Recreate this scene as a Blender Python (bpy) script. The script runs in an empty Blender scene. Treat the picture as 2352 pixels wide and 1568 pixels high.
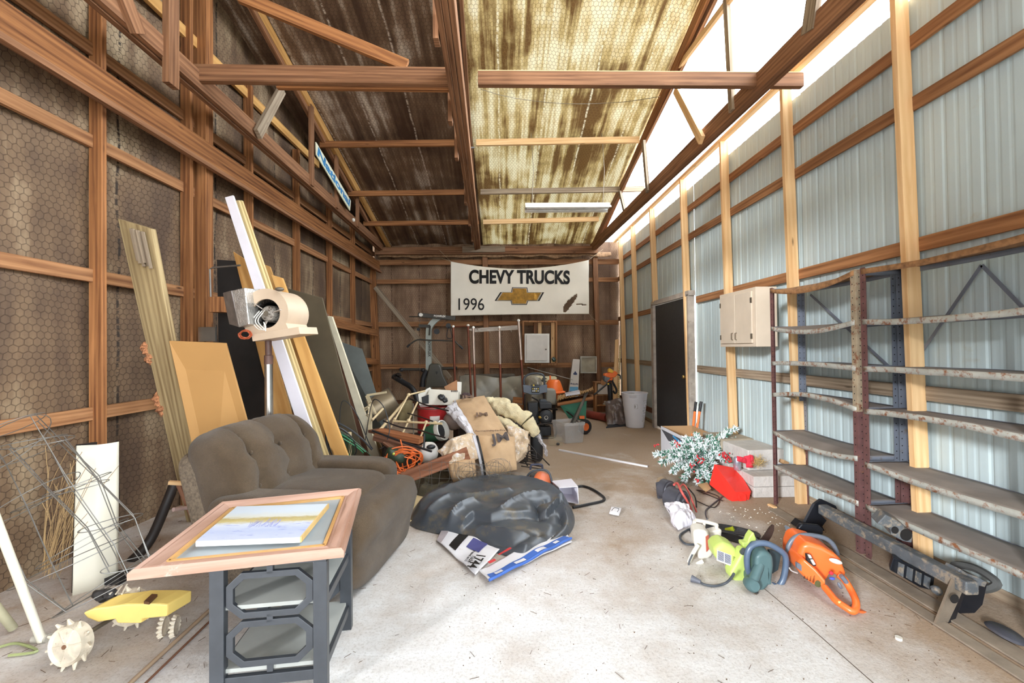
import bpy, math, random
from mathutils import Vector, Matrix, noise, Euler
random.seed(7)
PI = math.pi
SC = bpy.context.scene
COL = SC.collection
V = Vector
# ---------------------------------------------------------------- camera
F = 980.0
CAMLOC = V((0, 0, 1.36))
YAW, PITCH, ROLL = math.radians(1.23), math.radians(0.82), -0.010
RC = Matrix.Rotation(-YAW, 3, 'Z') @ Matrix.Rotation(PI/2 + PITCH, 3, 'X') @ Matrix.Rotation(ROLL, 3, 'Z')
cd = bpy.data.cameras.new('camera'); cam = bpy.data.objects.new('camera', cd); COL.objects.link(cam)
cd.sensor_width = 36; cd.lens = F/2352*36; cd.clip_start = 0.02; cd.clip_end = 300
cam.matrix_world = Matrix.Translation(CAMLOC) @ RC.to_4x4()
SC.camera = cam
# ---------------------------------------------------------------- light and exposure
SC.view_settings.view_transform = 'Standard'; SC.view_settings.look = 'None'
SC.view_settings.gamma = 1; SC.view_settings.use_curve_mapping = False
SC.view_settings.exposure = 1.0
w = bpy.data.worlds.new('sky'); SC.world = w; w.use_nodes = True
bg = w.node_tree.nodes['Background']; bg.inputs[0].default_value = (0.83, 0.92, 1.0, 1)
_tc = w.node_tree.nodes.new('ShaderNodeTexCoord'); _sx = w.node_tree.nodes.new('ShaderNodeSeparateXYZ'); _mr = w.node_tree.nodes.new('ShaderNodeMapRange')
w.node_tree.links.new(_tc.outputs['Generated'], _sx.inputs[0]); w.node_tree.links.new(_sx.outputs[0], _mr.inputs[0])   # sky strength raised on the metal wall side to brighten the roof
_mr.inputs[1].default_value = -.1; _mr.inputs[2].default_value = .9; _mr.inputs[3].default_value = 1.45; _mr.inputs[4].default_value = 9.0; _mr.interpolation_type = 'SMOOTHSTEP'
w.node_tree.links.new(_mr.outputs[0], bg.inputs[1])
sd = bpy.data.lights.new('sun', 'SUN'); sun = bpy.data.objects.new('sun', sd); COL.objects.link(sun)
sd.energy = 2.1; sd.angle = math.radians(7); sd.color = (0.92, 0.96, 1.0)
sun.rotation_euler = V((-1.69, -1.95, .70)).to_track_quat('Z', 'Y').to_euler()
SC.cycles.max_bounces = 10; SC.cycles.diffuse_bounces = 6; SC.cycles.use_denoising = True
SC.cycles.sample_clamp_indirect = 8

# ---------------------------------------------------------------- pixel -> place
def ray(px, py):
    d = RC @ V(((px-1176)/F, (784-py)/F, -1)); return d
def PY(px, py, Y):
    d = ray(px, py); return CAMLOC + d*(Y/d.y)
def PX(px, py, X):
    d = ray(px, py); return CAMLOC + d*(X/d.x)
def PZ(px, py, z=0.0):
    d = ray(px, py); return CAMLOC + d*((z-CAMLOC.z)/d.z)

# ---------------------------------------------------------------- mesh builder
ROOTM = {}
def frame(p0, p1, up=V((0, 0, 1))):
    z = (p1-p0).normalized(); up = V(up)
    if abs(z.dot(up)) > .99: up = V((0, 1, 0))
    x = up.cross(z).normalized(); y = z.cross(x)
    return x, y, z
class M:
    def __init__(s): s.v = []; s.f = []; s.uv = []; s.sm = []; s.mi = []; s.cur = 0
    def face(s, idx, uv=None, smooth=False):
        s.f.append(tuple(idx)); s.uv.append(uv or [(s.v[i][0]+s.v[i][1], s.v[i][2]) for i in idx]); s.sm.append(smooth); s.mi.append(s.cur)
    def hexa(s, c, L=None):     # 8 corners: bottom 4 then top 4; u follows the 0->4 edges
        b = len(s.v); s.v += [V(p) for p in c]
        L = L or (V(c[4])-V(c[0])).length; o = random.random()*7
        acc = o
        for k in range(4):
            k2 = (k+1) % 4; wd = (V(c[k2])-V(c[k])).length
            s.face((b+k, b+k2, b+4+k2, b+4+k), [(o, acc), (o, acc+wd), (o+L, acc+wd), (o+L, acc)]); acc += wd
        wa = (V(c[1])-V(c[0])).length; wb = (V(c[3])-V(c[0])).length
        s.face((b+3, b+2, b+1, b), [(0, wb), (wa*.02, wb), (wa*.02, 0), (0, 0)]); s.face((b+4, b+5, b+6, b+7), [(0, 0), (wa*.02, 0), (wa*.02, wb), (0, wb)])
        return s
    def beam(s, p0, p1, w, h, up=(0, 0, 1)):
        p0 = V(p0); p1 = V(p1); x, y, z = frame(p0, p1, up); x = x*(w/2); y = y*(h/2)
        return s.hexa([p0-x-y, p0+x-y, p0+x+y, p0-x+y, p1-x-y, p1+x-y, p1+x+y, p1-x+y])
    def box(s, c, size, rot=None):
        c = V(c); a, b_, d = [q/2 for q in size]; R = rot or Matrix.Identity(3)
        if isinstance(R, (tuple, list)): R = Euler(R).to_matrix()
        # u along the longest side
        ax = max(range(3), key=lambda i: size[i]); o = [(1, 2, 0), (2, 0, 1), (0, 1, 2)][ax]; hs = (a, b_, d)
        pts = []
        for e in (-1, 1):
            for (i, j) in ((-1, -1), (1, -1), (1, 1), (-1, 1)):
                q = [0, 0, 0]; q[o[0]] = i*hs[o[0]]; q[o[1]] = j*hs[o[1]]; q[o[2]] = e*hs[o[2]]; pts.append(c + R @ V(q))
        return s.hexa(pts)
    def slab(s, c, t, n=None):  # quad corners (any 4 points), thickness t away from the camera side
        c = [V(p) for p in c]; nn = (c[1]-c[0]).cross(c[3]-c[0]).normalized()
        ctr = sum(c, V())/4
        if nn.dot(ctr-CAMLOC) < 0: nn = -nn
        if n: nn = V(n)
        d = [p+nn*t for p in c]
        # order so that u follows 0->3 edge (top->bottom)
        return s.hexa([c[0], c[1], d[1], d[0], c[3], c[2], d[2], d[3]])
    def prism(s, poly, t, mat=None, smooth=False):   # poly in xy, thickness along z (0..t), placed by a 4x4
        mat = mat or Matrix.Identity(4); b = len(s.v); n = len(poly)
        s.v += [mat @ V((p[0], p[1], 0)) for p in poly] + [mat @ V((p[0], p[1], t)) for p in poly]
        s.face(tuple(range(b+n-1, b-1, -1)), [(poly[i][0], poly[i][1]) for i in range(n-1, -1, -1)]); s.face(tuple(range(b+n, b+2*n)), [(p[0], p[1]) for p in poly])
        for i in range(n):
            j = (i+1) % n; s.face((b+i, b+j, b+n+j, b+n+i), None, smooth)
        return s
    def tube(s, pts, r, seg=8, caps=True, closed=False):
        pts = [V(p) for p in pts]; n = len(pts); b = len(s.v); rr = r if isinstance(r, (list, tuple)) else [r]*n
        px = None; L = 0
        us = []
        for i, p in enumerate(pts):
            if closed: t = pts[(i+1) % n]-pts[i-1]
            else: t = pts[min(i+1, n-1)]-pts[max(i-1, 0)]
            t = t.normalized() if t.length > 1e-9 else V((0, 0, 1))
            if px is None: px = t.orthogonal().normalized()
            else:
                px = px - t*px.dot(t); px = px.normalized() if px.length > 1e-6 else t.orthogonal().normalized()
            py = t.cross(px)
            if i: L += (p-pts[i-1]).length
            us.append(L)
            for k in range(seg):
                a = 2*PI*k/seg; s.v.append(p + (px*math.cos(a)+py*math.sin(a))*rr[i])
        m = n if closed else n-1
        for i in range(m):
            j = (i+1) % n
            for k in range(seg):
                k2 = (k+1) % seg
                s.face((b+i*seg+k, b+i*seg+k2, b+j*seg+k2, b+j*seg+k), [(us[i], k*.02), (us[i], k*.02+.02), (us[j], k*.02+.02), (us[j], k*.02)], True)
        if caps and not closed:
            s.face(tuple(b+k for k in range(seg-1, -1, -1))); s.face(tuple(b+(n-1)*seg+k for k in range(seg)))
        return s
    def curve(s, pts, r, seg=6, sub=6, closed=False, caps=True): return s.tube(spline(pts, sub, closed), r, seg, caps, closed)
    def lathe(s, prof, mat=None, seg=24, ang=2*PI, smooth=True):   # (r, z) profile round z
        mat = mat or Matrix.Identity(4); b = len(s.v); full = ang > 6.28; ns = seg if full else seg+1
        for (r, z) in prof:
            for k in range(ns):
                a = ang*k/seg; s.v.append(mat @ V((r*math.cos(a), r*math.sin(a), z)))
        for i in range(len(prof)-1):
            for k in range(seg):
                k2 = (k+1) % ns
                if prof[i][0] < 1e-6 and prof[i+1][0] < 1e-6: continue
                s.face((b+i*ns+k, b+i*ns+k2, b+(i+1)*ns+k2, b+(i+1)*ns+k), [(k/seg, prof[i][1]), ((k+1)/seg, prof[i][1]), ((k+1)/seg, prof[i+1][1]), (k/seg, prof[i+1][1])], smooth)
        return s
    def grid(s, fn, nu, nv, su=1, sv=1, smooth=True, closed_u=False):
        b = len(s.v)
        for j in range(nv+1):
            for i in range(nu+1): s.v.append(V(fn(i/nu, j/nv)))
        for j in range(nv):
            for i in range(nu):
                a = b+j*(nu+1)+i
                s.face((a, a+1, a+nu+2, a+nu+1), [(i/nu*su, j/nv*sv), ((i+1)/nu*su, j/nv*sv), ((i+1)/nu*su, (j+1)/nv*sv), (i/nu*su, (j+1)/nv*sv)], smooth)
        return s
    def blob(s, c, size, rot=None, nz=0.0, sc=3.0, sq=1.0, nu=28, nv=16, seed=0):  # superellipsoid with noise
        c = V(c); R = rot or Matrix.Identity(3)
        if isinstance(R, (tuple, list)): R = Euler(R).to_matrix()
        def pw(x, e): return math.copysign(abs(x)**e, x)
        def fn(u, v):
            a = 2*PI*(u % 1.0); t = -PI/2 + PI*v
            d = V((pw(math.cos(t), sq)*pw(math.cos(a), sq), pw(math.cos(t), sq)*pw(math.sin(a), sq), pw(math.sin(t), sq)))
            q = V((d.x*size[0]/2, d.y*size[1]/2, d.z*size[2]/2))
            if nz: q = q + d.normalized()*noise.fractal((q*sc)+V((seed, seed*.7, 0)), .7, 2, 4)*nz
            return c + R @ q
        return s.grid(fn, nu, nv)
    def ring(s, outer, inner, t, mat=None):   # plate with a hole: two outlines with the same number of points
        mat = mat or Matrix.Identity(4); n = len(outer); b = len(s.v)
        for z in (0, t):
            for pl in (outer, inner): s.v += [mat @ V((p[0], p[1], z)) for p in pl]
        for i in range(n):
            j = (i+1) % n
            s.face((b+i, b+n+i, b+n+j, b+j)); s.face((b+2*n+i, b+2*n+j, b+3*n+j, b+3*n+i))
            s.face((b+i, b+j, b+2*n+j, b+2*n+i), None, n > 12); s.face((b+n+i, b+3*n+i, b+3*n+j, b+n+j), None, n > 12)
        return s
    def xf(s, mat):
        s.v = [mat @ p for p in s.v]; return s
    def build(s, name, mat, parent=None, world=False, label=None, cat=None, group=None, kind=None, bevel=0, sub=0, solid=0, merge=False):
        vs = s.v
        if parent is not None and world:
            inv = ROOTM[parent.name].inverted(); vs = [inv @ p for p in vs]
        loc = V()
        if parent is None:
            xs = [p.x for p in vs]; ys = [p.y for p in vs]; zs = [p.z for p in vs]
            loc = V(((min(xs)+max(xs))/2, (min(ys)+max(ys))/2, min(zs))); vs = [p-loc for p in vs]
        me = bpy.data.meshes.new(name); me.from_pydata([tuple(p) for p in vs], [], s.f)
        ul = me.uv_layers.new(name='UVMap'); k = 0; flat = []
        for u in s.uv:
            for a in u: flat += [a[0], a[1]]
        ul.data.foreach_set('uv', flat)
        me.polygons.foreach_set('use_smooth', s.sm)
        mats = mat if isinstance(mat, list) else [mat]
        for m_ in mats: me.materials.append(m_)
        if len(mats) > 1: me.polygons.foreach_set('material_index', s.mi)
        me.update()
        if bevel < .008 and any(s.sm): me.set_sharp_from_angle(angle=math.radians(48))
        o = bpy.data.objects.new(name, me); COL.objects.link(o)
        if parent is not None: o.parent = parent; ROOTM[o.name] = ROOTM[parent.name]
        else: o.location = loc; ROOTM[o.name] = Matrix.Translation(loc)
        if merge:
            import bmesh
            bm = bmesh.new(); bm.from_mesh(me); bmesh.ops.remove_doubles(bm, verts=bm.verts, dist=1e-4); bm.to_mesh(me); bm.free()
        if bevel:
            md = o.modifiers.new('b', 'BEVEL'); md.width = bevel; md.segments = 2; md.limit_method = 'ANGLE'; md.angle_limit = math.radians(40)
            if bevel >= .008:
                me.polygons.foreach_set('use_smooth', [True]*len(me.polygons)); md.segments = 3; md.harden_normals = False; o.modifiers.new('w', 'WEIGHTED_NORMAL')
        if solid:
            md = o.modifiers.new('s', 'SOLIDIFY'); md.thickness = solid; md.offset = 0
        if sub:
            md = o.modifiers.new('u', 'SUBSURF'); md.levels = sub; md.render_levels = sub
        tag(o, label, cat, group, kind)
        return o
def tag(o, label=None, cat=None, group=None, kind=None):
    if label: o['label'] = label
    if cat: o['category'] = cat
    if group: o['group'] = group
    if kind: o['kind'] = kind
    return o
def thing(name, loc, label, cat, group=None, rot=0, mat=None, kind=None):
    o = bpy.data.objects.new(name, None); COL.objects.link(o); o.empty_display_size = .1
    m = mat if mat is not None else Matrix.Translation(V(loc)) @ Matrix.Rotation(rot, 4, 'Z')
    o.matrix_world = m; ROOTM[o.name] = m.copy()
    return tag(o, label, cat, group, kind)
def spline(pts, sub=6, closed=False):
    pts = [V(p) for p in pts]; n = len(pts); out = []
    if n < 3: return pts
    for i in range(n if closed else n-1):
        p1 = pts[i]; p2 = pts[(i+1) % n]; p0 = pts[i-1] if (closed or i) else p1; p3 = pts[(i+2) % n] if (closed or i+2 < n) else p2
        for k in range(sub):
            t = k/sub; out.append(.5*((2*p1)+(p2-p0)*t+(2*p0-5*p1+4*p2-p3)*t*t+(3*p1-p0-3*p2+p3)*t**3))
    if not closed: out.append(pts[-1])
    return out
def text(s_, size, mat4, m, parent, name='lettering', ext=.0008, off=0.0, sx=1.0, shear=0.0, align='CENTER', world=True, label=None):
    c = bpy.data.curves.new('t', 'FONT'); c.body = s_; c.size = size; c.extrude = ext; c.offset = off; c.shear = shear; c.align_x = align; c.align_y = 'CENTER'
    o = bpy.data.objects.new('t', c); COL.objects.link(o)
    me = bpy.data.meshes.new_from_object(o.evaluated_get(bpy.context.evaluated_depsgraph_get()))
    bpy.data.objects.remove(o)
    mm = mat4 @ Matrix.Diagonal((sx, 1, 1, 1))
    if parent is not None and world: mm = ROOTM[parent.name].inverted() @ mm
    me.transform(mm); me.materials.clear(); me.materials.append(m)
    o = bpy.data.objects.new(name, me); COL.objects.link(o)
    if parent is not None: o.parent = parent; ROOTM[o.name] = ROOTM[parent.name]
    return tag(o, label)
def densify(o, d=.03):
    import bmesh
    bm = bmesh.new(); bm.from_mesh(o.data)
    for _ in range(8):
        es = [e for e in bm.edges if e.calc_length() > d]
        if not es or len(bm.verts) > 20000: break
        bmesh.ops.subdivide_edges(bm, edges=es, cuts=1); bmesh.ops.triangulate(bm, faces=bm.faces)
    bm.to_mesh(o.data); bm.free()
def lean(tl, tr, br, bl, Yt, Yb):   # four pixels of a leaning board, its foot carried on down to the floor
    a, b = PY(*tl, Yt), PY(*tr, Yt); c, d = PY(*br, Yb), PY(*bl, Yb)
    c = b+(c-b)*(b.z/(b.z-c.z)); d = a+(d-a)*(a.z/(a.z-d.z)); return [a, b, c, d]
def basis(o, x, y):   # 4x4 with origin o, x axis x, y axis ~y
    x = V(x).normalized(); y = V(y); z = x.cross(y).normalized(); y = z.cross(x)
    m = Matrix((x, y, z)).transposed().to_4x4(); m.translation = V(o); return m
def TR(x, y, z): return Matrix.Translation(V((x, y, z)))
def RX(a): return Matrix.Rotation(math.radians(a), 4, 'X')
def RY(a): return Matrix.Rotation(math.radians(a), 4, 'Y')
def RZ(a): return Matrix.Rotation(math.radians(a), 4, 'Z')

# ---------------------------------------------------------------- materials
def nt(name):
    m = bpy.data.materials.new(name); m.use_nodes = True; t = m.node_tree
    return m, t, t.nodes['Principled BSDF']
def N(t, ty, **k):
    n = t.nodes.new(ty)
    for a, b in k.items():
        if a[0] == 'i' and a[1:].isdigit(): n.inputs[int(a[1:])].default_value = b
        elif hasattr(n, a) and a not in n.inputs: setattr(n, a, b)
        else: n.inputs[a].default_value = b
    return n
def L(t, a, b, ia=0, ib=0): t.links.new(a.outputs[ia], b.inputs[ib])
def ramp(t, fac, stops):
    r = t.nodes.new('ShaderNodeValToRGB'); e = r.color_ramp.elements
    while len(e) < len(stops): e.new(.5)
    for q, (p, c) in zip(e, stops): q.position = p; q.color = (c[0], c[1], c[2], 1)
    t.links.new(fac, r.inputs[0]); return r
def mixc(t, fac, a, b):
    n = t.nodes.new('ShaderNodeMix'); n.data_type = 'RGBA'
    for s_, k in ((fac, 0), (a, 6), (b, 7)):
        if hasattr(s_, 'is_output'): t.links.new(s_, n.inputs[k])
        elif k == 0: n.inputs[0].default_value = s_
        else: n.inputs[k].default_value = (s_[0], s_[1], s_[2], 1)
    return n.outputs[2]
def bump(t, h, p, st=.3, d=.01):
    b = t.nodes.new('ShaderNodeBump'); b.inputs['Strength'].default_value = st; b.inputs['Distance'].default_value = d
    t.links.new(h, b.inputs['Height']); t.links.new(b.outputs[0], p.inputs['Normal']); return b
def coords(t, kind='Object', scale=(1, 1, 1), rnd=False):
    tc = t.nodes.new('ShaderNodeTexCoord'); mp = t.nodes.new('ShaderNodeMapping'); mp.inputs['Scale'].default_value = scale
    src = tc.outputs[kind]
    if rnd:
        oi = t.nodes.new('ShaderNodeObjectInfo'); a = t.nodes.new('ShaderNodeVectorMath'); a.operation = 'MULTIPLY_ADD'
        t.links.new(oi.outputs['Random'], a.inputs[0]); a.inputs[1].default_value = (37, 19, 53); t.links.new(src, a.inputs[2]); src = a.outputs[0]
    t.links.new(src, mp.inputs[0]); return mp.outputs[0]
def noi(t, vec, scale, detail=4, rough=.55, dist=0):
    n = t.nodes.new('ShaderNodeTexNoise'); n.inputs['Scale'].default_value = scale; n.inputs['Detail'].default_value = detail
    n.inputs['Roughness'].default_value = rough; n.inputs['Distortion'].default_value = dist; t.links.new(vec, n.inputs['Vector']); return n.outputs[0]
def plain(name, col, rough=.6, metal=0, var=.25, sc=6, dirt=None, bmp=0, spec=.5, alpha=1, trans=0, coat=0):
    m, t, p = nt(name); v = coords(t, 'Object', rnd=True); f = noi(t, v, sc)
    c2 = tuple(max(0, c*(1-var)) for c in col); c1 = tuple(min(1, c*(1+var*.6)) for c in col)
    r = ramp(t, f, [(.3, c2), (.7, c1)]); out = r.outputs[0]
    if dirt:
        f2 = noi(t, v, sc*2.3, 6, .7); r2 = ramp(t, f2, [(dirt[1], (0, 0, 0)), (min(1, dirt[1]+.12), (1, 1, 1))]); out = mixc(t, r2.outputs[0], out, dirt[0])
    t.links.new(out, p.inputs['Base Color']); p.inputs['Roughness'].default_value = rough; p.inputs['Metallic'].default_value = metal
    p.inputs['Specular IOR Level'].default_value = spec; p.inputs['Alpha'].default_value = alpha
    p.inputs['Transmission Weight'].default_value = trans; p.inputs['Coat Weight'].default_value = coat
    if bmp: bump(t, noi(t, v, sc*5, 5), p, bmp, .01)
    return m
def wood(name, c1, c2, rough=.75, knots=True, grain=1.0, dirt=None):
    m, t, p = nt(name); v = coords(t, 'UV', (1.2, 26*grain, 1), rnd=True)
    n1 = noi(t, v, 1.0, 5, .6, .6)
    v2 = coords(t, 'UV', (.5, 3, 1), rnd=True); n2 = noi(t, v2, 1.3, 3)
    w_ = N(t, 'ShaderNodeTexWave', wave_type='BANDS', bands_direction='Y'); w_.inputs['Scale'].default_value = .35; w_.inputs['Distortion'].default_value = 20; w_.inputs['Detail'].default_value = 2; w_.inputs['Detail Scale'].default_value = .35
    t.links.new(v, w_.inputs['Vector'])
    a = N(t, 'ShaderNodeMath', operation='MULTIPLY_ADD'); t.links.new(w_.outputs[1], a.inputs[0]); a.inputs[1].default_value = .16; t.links.new(n1, a.inputs[2])
    s_ = N(t, 'ShaderNodeMath', operation='SUBTRACT'); t.links.new(a.outputs[0], s_.inputs[0]); s_.inputs[1].default_value = .08
    r = ramp(t, s_.outputs[0], [(.25, c2), (.7, c1)])
    oi = t.nodes.new('ShaderNodeObjectInfo')
    dk = N(t, 'ShaderNodeMath', operation='MULTIPLY_ADD'); t.links.new(n2, dk.inputs[0]); dk.inputs[1].default_value = .55; dk.inputs[2].default_value = .62
    d2 = N(t, 'ShaderNodeMath', operation='MULTIPLY_ADD'); t.links.new(oi.outputs['Random'], d2.inputs[0]); d2.inputs[1].default_value = .22; t.links.new(dk.outputs[0], d2.inputs[2])
    hs = N(t, 'ShaderNodeHueSaturation'); t.links.new(r.outputs[0], hs.inputs['Color']); t.links.new(d2.outputs[0], hs.inputs['Value'])
    out = hs.outputs[0]
    if knots:
        vv = N(t, 'ShaderNodeTexVoronoi'); t.links.new(coords(t, 'UV', (2.2, 9, 1), rnd=True), vv.inputs['Vector']); vv.inputs['Scale'].default_value = .8
        rk = ramp(t, vv.outputs['Distance'], [(.03, (1, 1, 1)), (.09, (0, 0, 0))]); out = mixc(t, rk.outputs[0], out, tuple(q*.35 for q in c2))
    if dirt:
        rd = ramp(t, noi(t, coords(t, 'Object', rnd=True), 4, 6, .7), [(dirt[1], (0, 0, 0)), (dirt[1]+.15, (1, 1, 1))]); out = mixc(t, rd.outputs[0], out, dirt[0])
    t.links.new(out, p.inputs['Base Color']); p.inputs['Roughness'].default_value = rough; p.inputs['Specular IOR Level'].default_value = .25
    bump(t, n1, p, .25, .004); return m
def hexgroup():
    g = bpy.data.node_groups.new('hexwire', 'ShaderNodeTree')
    g.interface.new_socket('Vector', in_out='INPUT', socket_type='NodeSocketVector'); g.interface.new_socket('Mask', in_out='OUTPUT', socket_type='NodeSocketFloat')
    gi = g.nodes.new('NodeGroupInput'); go = g.nodes.new('NodeGroupOutput')
    def vm(op, a, b=None, val=None):
        n = g.nodes.new('ShaderNodeVectorMath'); n.operation = op; g.links.new(a, n.inputs[0])
        if b is not None: g.links.new(b, n.inputs[1])
        if val is not None: n.inputs[1].default_value = val
        return n
    q3 = math.sqrt(3); R_ = (1, q3, 1); H = (.5, q3/2, .5)
    base = vm('ADD', gi.outputs[0], val=(2000, 2000*q3, 0)).outputs[0]
    base = vm('MULTIPLY', base, val=(1, 1, 0)).outputs[0]
    a = vm('MULTIPLY', vm('SUBTRACT', vm('MODULO', base, val=R_).outputs[0], val=H).outputs[0], val=(1, 1, 0)).outputs[0]
    b = vm('MULTIPLY', vm('SUBTRACT', vm('MODULO', vm('ADD', base, val=H).outputs[0], val=R_).outputs[0], val=H).outputs[0], val=(1, 1, 0)).outputs[0]
    def hd(p):
        ab = vm('ABSOLUTE', p).outputs[0]; d = vm('DOT_PRODUCT', ab, val=(.5, q3/2, 0)).outputs['Value']
        sx = g.nodes.new('ShaderNodeSeparateXYZ'); g.links.new(ab, sx.inputs[0])
        mx = g.nodes.new('ShaderNodeMath'); mx.operation = 'MAXIMUM'; g.links.new(d, mx.inputs[0]); g.links.new(sx.outputs[0], mx.inputs[1]); return mx.outputs[0]
    mn = g.nodes.new('ShaderNodeMath'); mn.operation = 'MINIMUM'; g.links.new(hd(a), mn.inputs[0]); g.links.new(hd(b), mn.inputs[1])
    mr = g.nodes.new('ShaderNodeMapRange'); mr.inputs[1].default_value = .435; mr.inputs[2].default_value = .475; g.links.new(mn.outputs[0], mr.inputs[0])
    g.links.new(mr.outputs[0], go.inputs[0]); return g
HEX = hexgroup()
def insulation(name, dark, mid, light, wirecol, seam=None, metal=0.0, rough=.6, streak=(1.0, .12), cell=.048, wire=.75, thr=(.35, .55, .75)):
    # foil faced batts behind chicken wire; UV in metres
    m, t, p = nt(name)
    uv = coords(t, 'UV', (1, 1, 1)); st = coords(t, 'UV', (streak[0], streak[1], 1))
    n1 = noi(t, st, 3.2, 6, .62, .1); n2 = noi(t, uv, 1.1, 4, .6)
    a = N(t, 'ShaderNodeMath', operation='MULTIPLY_ADD'); t.links.new(n2, a.inputs[0]); a.inputs[1].default_value = .8; a.inputs[2].default_value = -.4
    b = N(t, 'ShaderNodeMath', operation='ADD'); t.links.new(a.outputs[0], b.inputs[0]); t.links.new(n1, b.inputs[1])
    r = ramp(t, b.outputs[0], [(thr[0], dark), (thr[1], mid), (thr[2], light)])
    hv = N(t, 'ShaderNodeVectorMath', operation='SCALE'); hv.inputs['Scale'].default_value = 1/cell
    wob = N(t, 'ShaderNodeTexNoise'); wob.inputs['Scale'].default_value = 2.5; t.links.new(uv, wob.inputs['Vector'])
    ad = N(t, 'ShaderNodeVectorMath', operation='MULTIPLY_ADD'); t.links.new(wob.outputs[1], ad.inputs[0]); ad.inputs[1].default_value = (.08, .08, 0); t.links.new(uv, ad.inputs[2])
    t.links.new(ad.outputs[0], hv.inputs[0])
    g = t.nodes.new('ShaderNodeGroup'); g.node_tree = HEX; t.links.new(hv.outputs[0], g.inputs[0])
    ms = N(t, 'ShaderNodeMath', operation='MULTIPLY'); t.links.new(g.outputs[0], ms.inputs[0]); ms.inputs[1].default_value = wire
    base = r.outputs[0]
    if seam:
        sx = N(t, 'ShaderNodeSeparateXYZ'); w2 = N(t, 'ShaderNodeVectorMath', operation='MULTIPLY_ADD'); t.links.new(wob.outputs[1], w2.inputs[0]); w2.inputs[1].default_value = (.05, 0, 0); t.links.new(uv, w2.inputs[2]); t.links.new(w2.outputs[0], sx.inputs[0])
        fr = N(t, 'ShaderNodeMath', operation='PINGPONG'); t.links.new(sx.outputs[0], fr.inputs[0]); fr.inputs[1].default_value = seam[1]/2
        lt = ramp(t, fr.outputs[0], [(.006, (1, 1, 1)), (.016, (0, 0, 0))]); br = ramp(t, noi(t, coords(t, 'UV', (3, 7, 1)), 3, 5, .7), [(.42, (0, 0, 0)), (.52, (1, 1, 1))])
        mm = N(t, 'ShaderNodeMath', operation='MULTIPLY'); t.links.new(lt.outputs[0], mm.inputs[0]); t.links.new(br.outputs[0], mm.inputs[1]); base = mixc(t, mm.outputs[0], base, seam[0])
    out = mixc(t, ms.outputs[0], base, wirecol)
    t.links.new(out, p.inputs['Base Color'])
    p.inputs['Metallic'].default_value = metal; p.inputs['Roughness'].default_value = rough
    hgt = N(t, 'ShaderNodeMath', operation='MULTIPLY_ADD'); t.links.new(noi(t, uv, 14, 4), hgt.inputs[0]); hgt.inputs[1].default_value = .9; t.links.new(g.outputs[0], hgt.inputs[2])
    bump(t, hgt.outputs[0], p, .55, .012)
    return m
def S(r, g, b):
    f = lambda c: ((c/255+.055)/1.055)**2.4 if c > 10 else c/255/12.92
    return (f(r), f(g), f(b))
W_OLD = wood('old_framing_lumber', S(168, 114, 70), S(94, 55, 31))
W_RED = wood('dark_framing_lumber', S(156, 112, 80), S(92, 60, 40))
W_NEW = wood('new_stud_lumber', S(232, 196, 148), S(206, 160, 108), grain=.6)
W_GIRT = wood('girt_lumber', S(172, 124, 84), S(110, 70, 43))
W_GREY = wood('weathered_lumber', S(168, 150, 128), S(110, 92, 74))
W_PLANK = wood('weathered_plank', S(170, 148, 108), S(112, 90, 60))
W_PLY = wood('plywood', S(206, 160, 98), S(170, 122, 66), grain=.35)
W_DARK = wood('rusty_brown_lumber', S(132, 92, 70), S(84, 54, 42))
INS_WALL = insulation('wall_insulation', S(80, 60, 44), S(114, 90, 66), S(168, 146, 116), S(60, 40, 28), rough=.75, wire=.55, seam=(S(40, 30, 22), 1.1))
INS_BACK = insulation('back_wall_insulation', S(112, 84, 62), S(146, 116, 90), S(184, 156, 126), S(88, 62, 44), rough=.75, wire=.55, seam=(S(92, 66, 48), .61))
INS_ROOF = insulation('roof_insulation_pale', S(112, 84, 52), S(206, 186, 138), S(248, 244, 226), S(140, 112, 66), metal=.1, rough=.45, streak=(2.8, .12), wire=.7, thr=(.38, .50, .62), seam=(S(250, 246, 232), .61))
INS_ROOFD = insulation('roof_insulation_shaded', S(78, 56, 42), S(128, 102, 80), S(222, 208, 190), S(72, 50, 36), metal=.15, rough=.5, streak=(2.4, .13), wire=.6, thr=(.34, .54, .76), seam=(S(214, 200, 184), .61))  # darker copy of the roof foil, with the left bay's shade in its colour

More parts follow.
